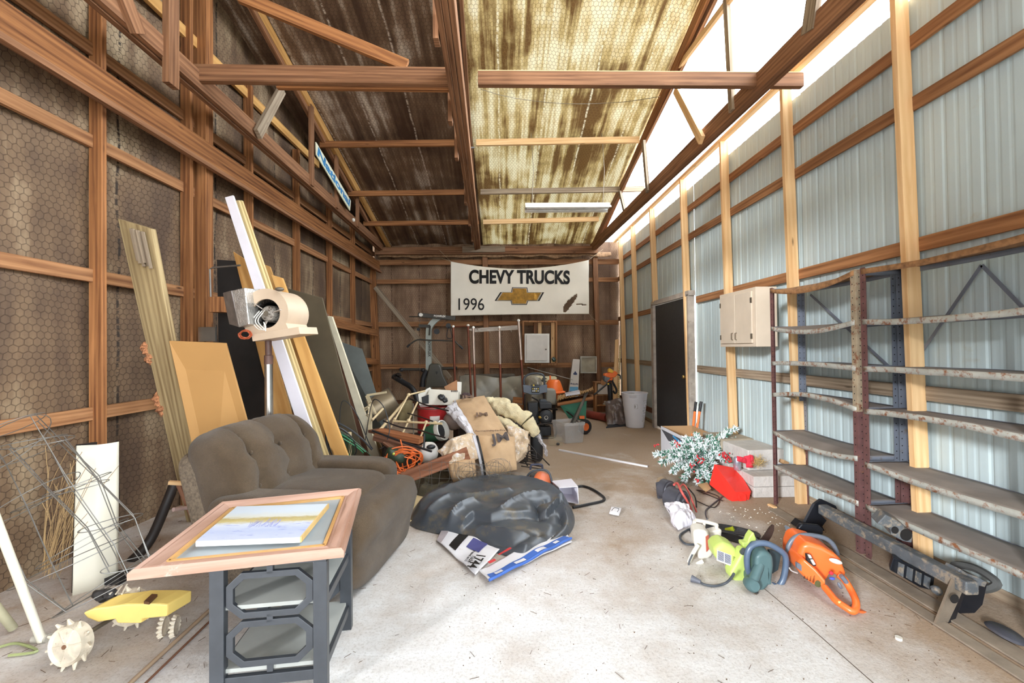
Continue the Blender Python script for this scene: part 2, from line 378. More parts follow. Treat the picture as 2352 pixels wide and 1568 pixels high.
# right wall sheet metal
def metal_wall():
    m, t, p = nt('painted_sheet_metal')
    n = noi(t, coords(t, 'UV', (1, .25, 1)), 2.2, 6, .65); r = ramp(t, n, [(.3, S(176, 190, 192)), (.55, S(188, 202, 203)), (.75, S(198, 207, 200))])
    n2 = noi(t, coords(t, 'UV', (1, 1, 1)), 5, 8, .75); r2 = ramp(t, n2, [(.60, (0, 0, 0)), (.78, (.55, .55, .55))])
    out = mixc(t, r2.outputs[0], r.outputs[0], S(172, 160, 128)); t.links.new(out, p.inputs['Base Color'])
    p.inputs['Roughness'].default_value = .55; bump(t, noi(t, coords(t, 'UV'), 60, 3), p, .08, .003); return m
MET = metal_wall()
def floor_mat():
    m, t, p = nt('dusty_concrete')
    v = coords(t, 'Object'); n = noi(t, v, .9, 7, .62, .3); r = ramp(t, n, [(.34, S(194, 188, 182)), (.5, S(216, 213, 210)), (.68, S(230, 229, 228))])
    # brushed dust streaks
    st = coords(t, 'Object', (1, 1, 1)); mp = st.node; mp.inputs['Rotation'].default_value = (0, 0, .75); mp.inputs['Scale'].default_value = (1.2, 9, 1)
    n2 = noi(t, st, 1.2, 6, .7); r2 = ramp(t, n2, [(.5, (0, 0, 0)), (.68, (.55, .55, .55))]); c = mixc(t, r2.outputs[0], r.outputs[0], S(230, 230, 230))
    # dirt thick at the back and along the walls
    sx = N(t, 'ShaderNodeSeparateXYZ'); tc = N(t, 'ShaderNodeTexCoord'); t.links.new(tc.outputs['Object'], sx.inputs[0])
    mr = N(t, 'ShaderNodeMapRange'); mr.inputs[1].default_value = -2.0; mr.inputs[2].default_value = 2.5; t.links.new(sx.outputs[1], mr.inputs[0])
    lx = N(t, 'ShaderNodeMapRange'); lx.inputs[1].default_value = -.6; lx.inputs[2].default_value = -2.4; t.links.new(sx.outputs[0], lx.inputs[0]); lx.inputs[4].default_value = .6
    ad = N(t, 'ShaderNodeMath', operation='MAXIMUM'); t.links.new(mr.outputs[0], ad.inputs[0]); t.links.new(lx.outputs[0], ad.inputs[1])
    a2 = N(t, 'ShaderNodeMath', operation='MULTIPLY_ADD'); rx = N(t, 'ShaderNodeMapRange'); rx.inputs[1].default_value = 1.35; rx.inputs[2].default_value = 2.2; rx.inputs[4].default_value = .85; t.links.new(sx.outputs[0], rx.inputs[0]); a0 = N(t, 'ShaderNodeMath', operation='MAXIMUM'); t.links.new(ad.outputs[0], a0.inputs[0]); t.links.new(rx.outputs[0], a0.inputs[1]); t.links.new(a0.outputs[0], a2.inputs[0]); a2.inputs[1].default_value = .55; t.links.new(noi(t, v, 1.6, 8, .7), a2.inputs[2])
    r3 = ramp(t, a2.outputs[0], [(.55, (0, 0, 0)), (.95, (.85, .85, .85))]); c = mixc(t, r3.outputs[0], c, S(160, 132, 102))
    # specks
    vo = N(t, 'ShaderNodeTexVoronoi'); vo.inputs['Scale'].default_value = 38; t.links.new(v, vo.inputs['Vector'])
    k = ramp(t, vo.outputs['Distance'], [(.05, (1, 1, 1)), (.11, (0, 0, 0))]); k2 = ramp(t, noi(t, v, 3, 4), [(.5, (0, 0, 0)), (.62, (.8, .8, .8))])
    kk = N(t, 'ShaderNodeMath', operation='MULTIPLY'); t.links.new(k.outputs[0], kk.inputs[0]); t.links.new(k2.outputs[0], kk.inputs[1]); c = mixc(t, kk.outputs[0], c, S(96, 74, 56))
    fg = noi(t, v, 75, 6, .8); rg = ramp(t, fg, [(.38, (.62, .58, .54)), (.5, (1, 1, 1))]); mu = N(t, 'ShaderNodeMix', data_type='RGBA', blend_type='MULTIPLY'); mu.inputs[0].default_value = .6; t.links.new(c, mu.inputs[6]); t.links.new(rg.outputs[0], mu.inputs[7]); c = mu.outputs[2]
    t.links.new(c, p.inputs['Base Color']); p.inputs['Roughness'].default_value = .85; p.inputs['Specular IOR Level'].default_value = .3
    bump(t, noi(t, v, 30, 8, .7), p, .35, .01); return m
FLM = floor_mat()
def light_panel():
    m, t, p = nt('added_translucent_panel'); p.inputs['Base Color'].default_value = (.8, .76, .62, 1); p.inputs['Roughness'].default_value = .4
    tr = N(t, 'ShaderNodeBsdfTranslucent'); tr.inputs[0].default_value = (.95, .93, .84, 1); mx = N(t, 'ShaderNodeMixShader'); mx.inputs[0].default_value = .6
    o = t.nodes['Material Output']; t.links.new(p.outputs[0], mx.inputs[1]); t.links.new(tr.outputs[0], mx.inputs[2]); t.links.new(mx.outputs[0], o.inputs[0]); return m
LIGHT_PANEL = light_panel()  # added roof sheet, lets sky light through to brighten the pale insulation
def translucify(m, f, tint):
    t = m.node_tree; p = t.nodes['Principled BSDF']; src = p.inputs['Base Color'].links[0].from_socket
    tr = N(t, 'ShaderNodeBsdfTranslucent'); mx = N(t, 'ShaderNodeMixShader'); mx.inputs[0].default_value = f
    mu = N(t, 'ShaderNodeMix', data_type='RGBA', blend_type='MULTIPLY'); mu.inputs[0].default_value = 1; t.links.new(src, mu.inputs[6]); mu.inputs[7].default_value = (*tint, 1); t.links.new(mu.outputs[2], tr.inputs[0])
    o = t.nodes['Material Output']; t.links.new(p.outputs[0], mx.inputs[1]); t.links.new(tr.outputs[0], mx.inputs[2]); t.links.new(mx.outputs[0], o.inputs[0])
translucify(INS_ROOF, .20, (1, .98, .90))  # translucency put in to make the pale roof side brighter
YB = 9.50; XL = -2.88; XR = 2.62
RIDGE = 1.2
def roofz(y): return 3.70+.25*(YB-y) if y > RIDGE else 3.70+.25*(YB-RIDGE)-.25*(RIDGE-y)
# floor
def ffn(u, v):
    x = -3.2+6.2*u; y = -3.5+13.2*v; h = 0
    return (x, y, h)
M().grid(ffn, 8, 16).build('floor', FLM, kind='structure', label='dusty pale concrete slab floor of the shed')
M().box((0, 4, -.25), (90, 90, .3)).build('ground', plain('outdoor_gravel', S(186, 178, 164), .9), kind='structure', label='pale gravel outside the shed')
# left wall sheathing, bulging between the girts
def lw(u, v):
    y = .1+(YB-.1)*u; top = roofz(y)
    z = top*v; bul = .035*math.sin(PI*((y*1.0) % 1.09)/1.09)+.03*noise.noise(V((y*2.2, z*2.2, 3)))
    return (XL+bul-.02, y, z)
def uvscale(o, fn):
    me = o.data; ul = me.uv_layers[0].data
    for lp in me.loops:
        c = o.matrix_world @ me.vertices[lp.vertex_index].co + o.location; ul[lp.index].uv = fn(c)
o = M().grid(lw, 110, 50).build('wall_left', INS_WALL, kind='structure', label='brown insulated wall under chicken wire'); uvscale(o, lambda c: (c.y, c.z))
def bw(u, v):
    x = -3.05+(XR+.42+3.05)*u; z = 3.72*v
    return (x, YB+.05-.03*abs(math.sin(PI*x/.61))-.03*noise.noise(V((x*2.5, z*1.5, 9))), z)
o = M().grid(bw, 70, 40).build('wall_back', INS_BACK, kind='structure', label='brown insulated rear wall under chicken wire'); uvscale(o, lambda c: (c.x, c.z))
# right wall: ribbed sheet metal, real ribs
def ribbed(y0, y1, z0, z1, name, n=None):
    m = M(); st = .0203; ys = []; y = y0
    pts = []
    while y <= y1+1e-6:
        ph = (y % .2032)/.2032; big = 0
        if ph < .16: big = .006*math.sin(PI*ph/.16)
        elif .40 < ph < .48 or .70 < ph < .78: big = .002
        if (y % .9144) < .05: big += .006
        pts.append((XR+.005+big, y)); y += st/2
    b = len(m.v)
    for (x, y) in pts: m.v += [V((x, y, z0)), V((x, y, z1))]
    for i in range(len(pts)-1):
        m.face((2*i, 2*i+2, 2*i+3, 2*i+1), [(pts[i][1], z0), (pts[i+1][1], z0), (pts[i+1][1], z1), (pts[i][1], z1)])
    return m.build(name, MET, kind='structure', label='pale blue ribbed sheet metal wall')
dY0 = PX(1498, 850, 2.5).y; dY1 = PX(1579, 850, 2.5).y   # far and near sides of the door
DN, DF = min(dY0, dY1), max(dY0, dY1); DH = 2.03
ribbed(-1.6, DN, 0, 3.56, 'wall_right')
ribbed(DN, DF, DH+.02, 3.56, 'wall_right')
ribbed(DF, YB, 0, 3.56, 'wall_right')
M().box((XR+.03, 3.9, .03), (.06, 11, .06)).build('baseboard_right', W_GREY, kind='structure', label='weathered sill board along the metal wall')
# roof, foil faced, sagging between the ribs; left of the middle truss the shade is put into a darker brown
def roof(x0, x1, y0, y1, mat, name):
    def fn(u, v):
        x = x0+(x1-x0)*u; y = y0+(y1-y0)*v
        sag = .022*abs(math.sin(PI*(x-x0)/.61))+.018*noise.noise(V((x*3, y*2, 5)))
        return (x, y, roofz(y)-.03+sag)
    o = M().grid(fn, int((x1-x0)*14), int(abs(y1-y0)*10)).build(name, mat, kind='structure', label='foil faced roof insulation under chicken wire, '+('dark brown side with shade in its colour' if mat is INS_ROOFD else 'pale shiny side'))
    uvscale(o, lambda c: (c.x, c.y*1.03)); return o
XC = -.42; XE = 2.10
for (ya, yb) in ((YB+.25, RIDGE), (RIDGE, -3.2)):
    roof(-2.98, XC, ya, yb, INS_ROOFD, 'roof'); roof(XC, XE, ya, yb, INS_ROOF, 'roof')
    m = M(); za, zb = roofz(ya)+.05, roofz(yb)+.05
    m.slab([(-3.05, ya, za), (XC, ya, za), (XC, yb, zb), (-3.05, yb, zb)], .03, (0, 0, 1)).build('roof', plain('roof_steel', S(150, 150, 148), .5, .6), kind='structure', label='steel roof sheets above the insulation')
    M().slab([(XC+.01, ya, za), (XE+.04, ya, za), (XE+.04, yb, zb), (XC+.01, yb, zb)], .004, (0, 0, 1)).build('roof', LIGHT_PANEL, kind='structure', label='translucent roof panels added to brighten the pale insulation')
M().box((-.4, -3.3, 3.9), (5.3, .1, 1.4)).build('wall_front', W_OLD, kind='structure', label='boards over the open front bay')

TN = [0]
def lumber(p0, p1, w, h, mat, label, up=(0, 0, 1), parent=None, name=None):
    TN[0] += 1
    m = M().beam(p0, p1, w, h, up)
    if parent is not None: return m.build(name or 'board', mat, parent, True, bevel=.002)
    return m.build('trim_%d' % TN[0], mat, kind='structure', label=label, bevel=.002)
# ---- right wall studs (edge pixels top/bottom), girts behind them
XS = 2.50
def stud_line(x0, y0, x1, y1, X, z0, z1):
    a = PX(x0, y0, X); b = PX(x1, y1, X); k = (b.y-a.y)/(b.z-a.z)
    return V((X, a.y+k*(z0-a.z), z0)), V((X, a.y+k*(z1-a.z), z1))
for (x0, y0, x1, y1, z0, z1) in ((2042, 0, 2068, 600, 0, 3.69), (1790.7, 243, 1805, 619, 0, 3.69), (1653, 400, 1673, 993, 0, 3.69), (1562.5, 500, 1578.6, 982, 0, 3.69),
        (1491, 507, 1498, 695, DH+.06, 3.69), (1448, 539, 1459, 903, 0, 3.69), (1420, 564, 1430, 903, 0, 3.69), ):
    a, b = stud_line(x0, y0, x1, y1, XS, z0, z1); off = V((.045, -.019, 0))
    lumber(a+off, b+off, .038, .089, W_NEW, 'bright orange pine stud standing against the metal wall', up=(1, 0, 0))
    lumber(a+V((.07, .02, 0)), b+V((.07, .02, 0)), .038, .04, W_NEW, 'second ply behind a bright pine stud', up=(1, 0, 0)) if False else None
for (zt, y0, y1, m_) in ((3.30, -1.5, YB, W_GIRT), (2.91, -1.5, YB, W_GIRT), (2.02, -1.5, DN-.1, W_GIRT), (2.02, DF+.02, YB, W_GIRT), (1.10, -1.5, DN-.1, W_GREY), (1.10, DF+.02, YB, W_GREY), (.28, DF+.02, YB, W_DARK)):
    lumber((2.595, y0, zt-.045), (2.595, y1, zt-.045), .02, .089, m_, 'brown horizontal girt nailed across the metal wall, top at %.1f m' % zt)
lumber((2.53, -1.5, 3.71), (2.53, YB, 3.71), .06, .04, W_NEW, 'thin pine top plate above the metal wall')
# ---- left wall posts
XW = -2.76
for (x0, y0, x1, y1, z1) in ((229, 178, 233, 1000, 4.9), (436, 250, 437, 760, 4.6), (576, 330, 577, 500, 4.3), (686, 330, 687, 640, 4.1), (760, 420, 762, 720, 3.9), (813, 560, 815, 760, 3.7)):
    a, b = stud_line(x0, y0, x1, y1, XW, 0, z1); off = V((-.045, .019, 0))
    b = V((a.x, a.y+(b.y-a.y)*.5, b.z)); b.z = min(b.z, roofz(b.y)-.05)
    lumber(a+off, b+off, .038, .089, W_OLD, 'reddish brown stud of the insulated wall', up=(1, 0, 0))
for (x0, x1) in ((-60, 0),):
    a, b = stud_line(-150, 200, -148, 900, XW, 0, 5.2); lumber(a, b, .038, .089, W_OLD, 'reddish brown stud outside the frame', up=(1, 0, 0))
# big square post beside the second stud
a, b = stud_line(466, 240, 468, 760, XW, 0, 4.5); b = V((a.x, a.y, min(4.75, roofz(a.y)-.1)))
lumber(a+V((-.03, .01, 0)), b+V((-.03, .01, 0)), .10, .14, W_OLD, 'thick square timber post beside the wall studs', up=(1, 0, 0))
for zt in (.98, 1.93, 2.86, 3.50):
    lumber((-2.835, -1.5, zt-.045), (-2.835, YB, zt-.045), .03, .089, W_GIRT, 'brown girt of the insulated wall, top at %.1f m' % zt)
for zt, ye in ((4.25, 6.6), (4.9, 4.2)):
    lumber((-2.82, -1.5, zt-.045), (-2.82, ye, zt-.045), .04, .10, W_PLY, 'yellow gable girt high on the insulated wall')
# long 2x8 header nailed on the studs
lumber((-2.70, -1.0, 3.17), (-2.70, YB-.1, 3.17), .038, .20, W_OLD, 'long wide header board nailed across the wall studs')
lumber((-2.66, -1.0, 3.04), (-2.66, YB-.1, 3.04), .05, .04, W_RED, 'narrow dark ledger under the wide header board')
# ---- trusses (bottom chord, top chord, webs)
def truss(label, x_near, x_far, plies, wt, hb, webs, zc=3.56, y0=-1.2, top=True, topw=.038, toph=.14, mat=None, tx=0, slope=None):
    mat = mat or W_RED
    t = thing('roof_beam', (x_far, YB-.1, zc), label, 'roof truss', kind='structure'); del t['category']
    def xa(y): return x_far+(x_near-x_far)*(YB-.1-y)/(YB-.1-2.63)
    for i in range(plies):
        dx = (i-(plies-1)/2)*(wt+.003); dz = .012*((i*7) % 3-1)
        lumber((xa(y0)+dx, y0, zc+dz), (xa(YB-.1)+dx, YB-.1, zc+dz), wt, hb, mat, '', parent=t, name='bottom_chord')
    if top:
        for (ya, yb) in ((YB-.02, RIDGE), (RIDGE, -2.6)):
            lumber((xa(ya)+tx, ya, roofz(ya)-.08-toph/2), (xa(yb)+tx, yb, roofz(yb)-.08-toph/2), topw, toph, mat, '', parent=t, name='top_chord')
    for (ya, za, yb, zb, dx, ww, hh) in webs:
        lumber((xa(ya)+dx, ya, za if za else zc-.06), (xa(yb)+dx, yb, zb if zb else roofz(yb)-.12), ww, hh, mat if dx else W_OLD, '', parent=t, name='web')
    return t
WEBS = [(2.7, 3.42, 2.7, None, .06, .038, .089), (4.2, 3.42, 4.2, None, .06, .038, .089), (6.05, 3.42, 6.05, None, .05, .038, .089), (7.6, 3.45, 7.6, None, .05, .038, .06),
        (2.3, 3.5, 3.45, None, .06, .038, .089), (4.75, 3.5, 4.25, None, .1, .038, .089)]
truss('bulky roof truss along the open bright side', 2.21, 2.01, 2, .05, .16, [], y0=-1.2, mat=W_RED)
truss('three ply roof truss down the middle of the shed', -.34, -.53, 3, .038, .15,
      [(2.9, 3.45, 2.9, None, -.085, .038, .089), (3.9, 3.42, 3.9, None, -.085, .038, .089), (4.6, 3.40, 4.6, None, -.085, .038, .089), (6.2, 3.45, 6.2, None, -.08, .038, .089), (7.3, 3.45, 7.3, None, -.08, .038, .089), (8.4, 3.45, 8.4, None, -.08, .038, .089)])
truss('roof truss beside the insulated wall', -2.46, -2.62, 2, .042, .15,
      [(3.15, 3.3, 3.15, None, .06, .05, .10), (2.1, 3.3, 2.1, None, .05, .038, .089), (2.75, 3.62, 2.15, None, .05, .038, .089), (5.6, 3.5, 5.6, None, .05, .038, .089), (6.5, 3.5, 6.5, None, .05, .038, .089), (7.5, 3.5, 7.5, None, .05, .038, .089)], topw=.05)

DUSTB = plain('dust_buried_wood', S(150, 136, 120), .9, var=.3, sc=8)
for i, (x0, y0, x1, y1, w_) in enumerate(((1806, 1192, 2300, 1440, .10), (1985, 1297, 2352, 1500, .07))):
    a = PZ(x0, y0, .006); b = PZ(x1, y1, .006); lumber(V((2.10-.2*0+.12*(i == 0), 3.5 if i == 0 else 2.9, .007)), V((2.10+.12*(i == 0), 1.2, .007)), w_, .008, DUSTB, 'flat weathered board sunk in the dust under the shelving edge')
M().tube([PZ(1640, 1262, .0), PZ(1767, 1361, .0), PZ(1860, 1440, .0), PZ(2010, 1572, .0)], .0022, 4).build('trim_91', plain('floor_joint', S(90, 76, 64), .9), kind='structure', label='dark joint line running across the concrete slab')
M().tube([PZ(1500, 1118, .0), PZ(1640, 1262, .0)], .0016, 4).build('trim_92', plain('floor_crack', S(110, 94, 80), .9), kind='structure', label='hairline crack in the slab beyond the saws')
# ================================================================ framing across and on the rear wall
def PYb(px, py, Y=9.40): return PY(px, py, Y)
def backboard(x0, y0, x1, y1, hpx, mat, label, Y=9.40, t=.038):
    a = PYb(x0, y0, Y); b = PYb(x1, y1, Y); lumber(a, b, t, hpx/980*Y, mat, label)
backboard(862, 577, 1372, 574, 17, W_RED, 'thick header beam across the top of the rear wall', 9.28, .09)
backboard(1062, 573, 1160, 572, 13, W_GREY, 'grey weathered board nailed on the rear header beam', 9.22)
backboard(866, 603, 1420, 601, 12, W_GIRT, 'topmost girt of the rear wall')
backboard(866, 647, 1420, 642, 10, W_GIRT, 'rear wall girt behind the banner')
backboard(866, 745, 1420, 740, 11, W_GIRT, 'rear wall girt just under the banner')
backboard(866, 842, 1420, 837, 11, W_GIRT, 'rear wall girt at chest height')
backboard(866, 925, 1420, 921, 12, W_DARK, 'lowest rear wall board near the floor')
for (x0, y0, x1, y1, wpx, lab) in ((1114, 588, 1120, 940, 12, 'rear wall stud behind the banner'), (1366, 585, 1377, 940, 11, 'rear wall stud right of the banner'), (852, 600, 868, 940, 18, 'corner post where insulated and rear wall meet'), (1230, 740, 1234, 940, 9, 'rear wall stud behind the white cabinet door')):
    a = PYb(x0, y0, 9.36); b = PYb(x1, y1, 9.36); b.z = 0; b.x = a.x+(b.x-a.x)*1.05
    lumber(b, a, wpx/980*9.4, .09, W_RED if x0 != 852 else W_OLD, lab, up=(0, 1, 0))
a = PYb(862, 659, 9.3); b = PYb(1034, 868, 9.3); lumber(a, b, .03, .10, W_GREY, 'weathered diagonal brace across the rear wall')
a = PX(768, 741, -2.68); b = PX(866, 765, -2.68); lumber(a, b, .038, .14, W_OLD, 'short board nailed on the insulated wall near the rear corner')
a = PX(838, 828, -2.68); b = PX(868, 831, -2.68); lumber(a, b, .038, .12, W_OLD, 'short low board nailed in the rear corner')
# torn batt edge hanging from under the header
m = M()
def tornfn(u, v):
    x = -2.7+5.1*u; n = noise.noise(V((x*3, 1, 1)))
    return (x, 9.33-.05*v, 3.44-(.10+.09*n)*v)
m.grid(tornfn, 90, 3).build('trim_90', plain('torn_batt', S(150, 116, 84), .9, var=.5, sc=18), kind='structure', label='ragged torn insulation edge under the rear header', solid=.01)
# lateral brace and purlins
a = PY(430, 170, 3.5); b = PY(1052, 178, 3.5); lumber(a, b, .05, .14, W_RED, 'heavy lateral brace between insulated wall truss and middle truss')
lumber(a+V((.7, .05, -.06)), b+V((.02, .05, -.055)), .04, .06, W_OLD, 'pale batten under the heavy lateral brace')
a = PY(1098, 182, 3.5); b = PY(1842, 186, 3.5); lumber(a, b, .05, .115, W_RED, 'heavy lateral brace from middle truss towards the metal wall')
lumber(a+V((0, .03, .06)), b+V((0, .03, .06)), .09, .02, W_NEW, 'flat pale board on top of the lateral brace')
a = PY(552, -8, 3.42); b = PY(935, 152, 3.56); lumber(a, b, .04, .10, W_OLD, 'slanting brace crossing the dark roof side')
for (x0, x1, yp, xm, lab) in ((735, 1468, 327, 0, 'third'), (800, 1480, 440, 0, 'second'), (835, 1375, 509, 0, 'lowest')):
    s_ = (798-yp)/980.0; Yp = (3.70+.25*YB-.22-1.36)/(s_+.25)
    a = PY(x0, yp+5, Yp); b = PY(1075, yp+1, Yp); c = PY(x1, yp-6, Yp)
    lumber(a, V((XC-.02, Yp, b.z)), .04, .089, W_OLD, lab+' purlin from the eave under the dark roof side')
    lumber(V((XC+.06, Yp, b.z)), c, .04, .089, W_GREY if lab == 'second' else W_NEW, lab+' purlin from the eave under the pale roof side')
# webs of the bright side truss, from the photograph
for i, (x0, y0, x1, y1, w_, lb) in enumerate(((1668, -5, 1682, 255, .05, ''), (1552, 205, 1612, 322, .07, ''), (1478, 325, 1488, 440, .06, ''), (1562, 150, 1705, -40, .05, ''), (1872, -20, 1858, 74, .09, ''), (1424, 440, 1436, 490, .05, ''))):
    Xa = 2.16 if i in (4,) else (2.12 if y1 < 300 else 2.05)
    a = PX(x0, y0, Xa); b = PX(x1, y1, Xa); lumber(a, b, .038, w_*1.3, W_NEW if i in (1, 3) else W_GREY, 'web strut of the bright side truss')
# rake boards at the roof edge
for (ya, yb) in ((YB+.1, RIDGE), (RIDGE, -3.1)):
    lumber((XE+.0, ya, roofz(ya)-.12), (XE, yb, roofz(yb)-.12), .038, .14, W_OLD, 'sloping top chord along the open roof edge')
    lumber((-2.50, ya, roofz(ya)-.10), (-2.50, yb, roofz(yb)-.10), .05, .12, W_PLY, 'sloping top chord above the insulated wall')
# short grey strut on the insulated side truss
a = PX(648, 205, -2.42); b = PX(592, 308, -2.42); lumber(a, b, .04, .10, W_GREY, 'short weathered strut slanting down from the sloping chord')
a = PX(283, -10, -2.40); b = PX(318, 78, -2.40); lumber(a, b, .04, .10, W_RED, 'short cut off strut hanging from the near truss')
# loose wire under the pale roof
wire_m = plain('dull_wire', S(120, 110, 96), .5, .6)
m = M(); m.curve([PY(1105, 205, 4.5), PY(1180, 225, 4.9), PY(1300, 238, 5.0), PY(1420, 235, 5.0), PY(1515, 222, 4.6)], .003, 5, 8); m.build('loose_wire', wire_m, label='thin loose wire sagging under the pale roof', cat='wire')

# ================================================================ door
BLACKP = plain('black_door_paint', S(38, 36, 36), .55, var=.3, sc=25)
t = thing('door_1', (2.56, DN, 0), 'black entrance door in a weathered frame', 'door', kind='structure'); del t['category']
cy = (DN+DF)/2; wdt = DF-DN
M().box((2.57, cy, DH/2+.02), (.04, wdt-.10, DH-.04)).build('door_leaf', BLACKP, t, True, bevel=.003)
M().lathe([(0, 0), (.026, .002), (.027, .012), (.012, .02), (.012, .035), (.025, .042), (.028, .055), (.022, .068), (0, .072)], TR(2.55, DN+.12, .93) @ RY(-90), 16).build('door_knob', plain('brass', S(190, 160, 100), .3, .9), t, True)
GW = plain('greyed_white_paint', S(176, 164, 152), .8, var=.3, sc=8, dirt=(S(120, 92, 70), .6))
m = M(); m.box((2.555, DF+.01, DH/2), (.09, .10, DH+.06)); m.box((2.555, DN-.0, DH/2), (.09, .05, DH+.06)); m.box((2.555, cy, DH+.045), (.09, wdt+.10, .07)); m.build('door_frame', GW, t, True, bevel=.003)

# ================================================================ rear wall banner
VINYL = plain('banner_vinyl', S(236, 226, 208), .45, var=.06, sc=2, dirt=(S(196, 168, 128), .66), spec=.4)
BLK = plain('black_print', S(30, 26, 24), .5, var=.15)
YBN = 9.12
TLb, TRb, BRb, BLb = PY(1035, 600, YBN), PY(1352, 597, YBN), PY(1353, 721, YBN), PY(1035, 725, YBN)
def bann(u, v):   # v 0 top 1 bottom
    top = TLb.lerp(TRb, u); bot = BLb.lerp(BRb, u)
    s_ = 1-abs(2*u-1)**1.6; top = top - V((0, 0, .215*s_*(1-.15*math.sin(u*3)))); bot = bot + V((0, 0, .01*math.sin(PI*u)))
    p = top.lerp(bot, v)
    fold = math.sin((u*.9+v*.5)*22)*.005*(1-v)*abs(2*u-1)+noise.noise(V((u*6, v*3, 2)))*.02
    return p + V((0, -fold-.03*math.sin(PI*u)*(1-v), 0))
def b_inv(p):
    u = (p.x-TLb.x)/(TRb.x-TLb.x); u = min(1, max(0, u)); zt = bann(u, 0).z; zb = bann(u, 1).z; v = min(1, max(0, (zt-p.z)/(zt-zb))); return bann(u, v)
ban = thing('vinyl_banner', BLb, 'long white vinyl banner with bold black lettering and a gold emblem on the rear wall', 'banner')
m = M(); nu, nv = 150, 56; gridp = [[bann(i/nu, j/nv) for i in range(nu+1)] for j in range(nv+1)]
tear = [PY(x, y, YBN) for (x, y) in ((1324, 675), (1326, 681), (1312, 702), (1300, 717), (1293, 718), (1295, 702), (1304, 690))]
slit = [PY(x, y, YBN) for (x, y) in ((1322, 697), (1346, 699), (1347, 701), (1324, 700))]
def inpoly(p, poly):
    c = False; n = len(poly)
    for i in range(n):
        a, b = poly[i], poly[i-1]
        if (a.z > p.z) != (b.z > p.z) and p.x < (b.x-a.x)*(p.z-a.z)/(b.z-a.z)+a.x: c = not c
    return c
m.v = [p for r in gridp for p in r]
for j in range(nv):
    for i in range(nu):
        c = (gridp[j][i]+gridp[j+1][i+1])/2
        if inpoly(c, tear) or inpoly(c, slit): continue
        a = j*(nu+1)+i; m.face((a, a+1, a+nu+2, a+nu+1), None, True)
m.build('vinyl_sheet', VINYL, ban, True, solid=.002)
def conform(o, par, fn, off=-.010):
    densify(o, .03)
    mat = ROOTM[par.name]; inv = mat.inverted()
    for v in o.data.vertices:
        w_ = mat @ v.co; q = fn(w_); v.co = inv @ V((w_.x, q.y+off+(w_.y-YBN)*.0, w_.z))
def bmat(px, py): return basis(PY(px, py, YBN), (1, 0, -.01), (0, 0, 1))
o = text('CHEVY TRUCKS', .385, bmat(1193, 638), BLK, ban, 'black_lettering', off=.015, sx=1.02)
bb = [v.co.x for v in o.data.vertices]
k_ = (1309-1077)/980*YBN/(max(bb)-min(bb)); mid = (max(bb)+min(bb))/2
for v in o.data.vertices: v.co.x = mid+(v.co.x-mid)*k_
conform(o, ban, b_inv)
o = text('1996', .36, bmat(1080, 700), BLK, ban, 'year_lettering', off=.001, sx=.86); conform(o, ban, b_inv)
# gold emblem
def emblem(sc_, off_):
    W_, H_ = 57*sc_, 20*sc_; pts = [(-57, -11), (-44, 9), (-19, 9), (-17, 20), (18, 20), (20, 9), (57, 9), (46, -11), (20, -11), (17, -20), (-18, -20), (-20, -11)]
    q = []
    n = len(pts)
    for i in range(n):
        a, b = pts[i], pts[(i+1) % n]
        for k in range(6): q.append((a[0]+(b[0]-a[0])*k/6, a[1]+(b[1]-a[1])*k/6))
    return [(x*sc_/980*YBN, y*sc_/980*YBN) for x, y in q]
m0 = bmat(1193, 680)
for (sc_, mt, nm, of) in ((1.0, BLK, 'emblem_outline', -.004), (.93, VINYL, 'emblem_inner_rim', -.0075), (.87, None, 'gold_emblem', -.011)):
    if mt is None: mt = plain('gold_print', S(206, 152, 48), .4, .2, var=.35, sc=14)
    mm = M(); mm.prism(emblem(sc_, 0), .001, m0 @ TR(0, 0, 0)); o = mm.build(nm, mt, ban, True); conform(o, ban, b_inv, of*1.2)
mm = M()
for a_, b_ in ((TLb, PY(1010, 575, 9.2)), (TRb, PY(1385, 572, 9.2)), (BRb, PY(1372, 740, 9.25)), (TLb, PY(1012, 592, 9.2))): mm.tube([a_, b_], .004, 5)
mm.build('tie_string', plain('string', S(190, 170, 140), .8), ban, True)

# ================================================================ hung lights and the blue lettered sign
WHT = plain('white_enamel', S(226, 222, 212), .4, var=.08, sc=5, dirt=(S(170, 150, 120), .68))
Yf = 6.16; a = PY(1206, 477, Yf); b = PY(1400, 476, Yf)
t = thing('shop_light', (a+b)/2, 'long white tube light hung under the pale roof side', 'light')
m = M(); d = (b-a); 
def chan(p, q, prof):
    for k in range(len(prof)-1):
        (y0, z0), (y1, z1) = prof[k], prof[k+1]; i = len(m.v)
        m.v += [p+V((0, y0, z0)), q+V((0, y0, z0)), q+V((0, y1, z1)), p+V((0, y1, z1))]; m.face((i, i+1, i+2, i+3))
chan(a, b, [(-.12, -.035), (-.10, .0), (-.03, .02), (-.03, .06), (.03, .06), (.03, .02), (.10, .0), (.12, -.035)]); m.build('reflector', WHT, t, True, solid=.004)
for dy in (-.05, .05): M().tube([a+V((.02, dy, -.02)), b+V((-.02, dy, -.02))], .016, 10).build('tube', plain('tube_glass', S(238, 238, 234), .25), t, True)
m = M()
for q in (a+d*.08, b-d*.08):
    zr = roofz(Yf)-.06; m.tube([q+V((0, 0, .05)), q+V((.03, 0, (zr-q.z)*.5)), V((q.x, q.y, zr))], .004, 5)
m.build('hanging_cord', wire_m, t, True)
Xn = -2.43
SG = [PX(726, 326, Xn), PX(806, 461, Xn), PX(804, 484, Xn), PX(727, 356, Xn)]
t = thing('lettered_sign', SG[3], 'narrow cream sign with blue lettering fixed along the sloping chord', 'sign')
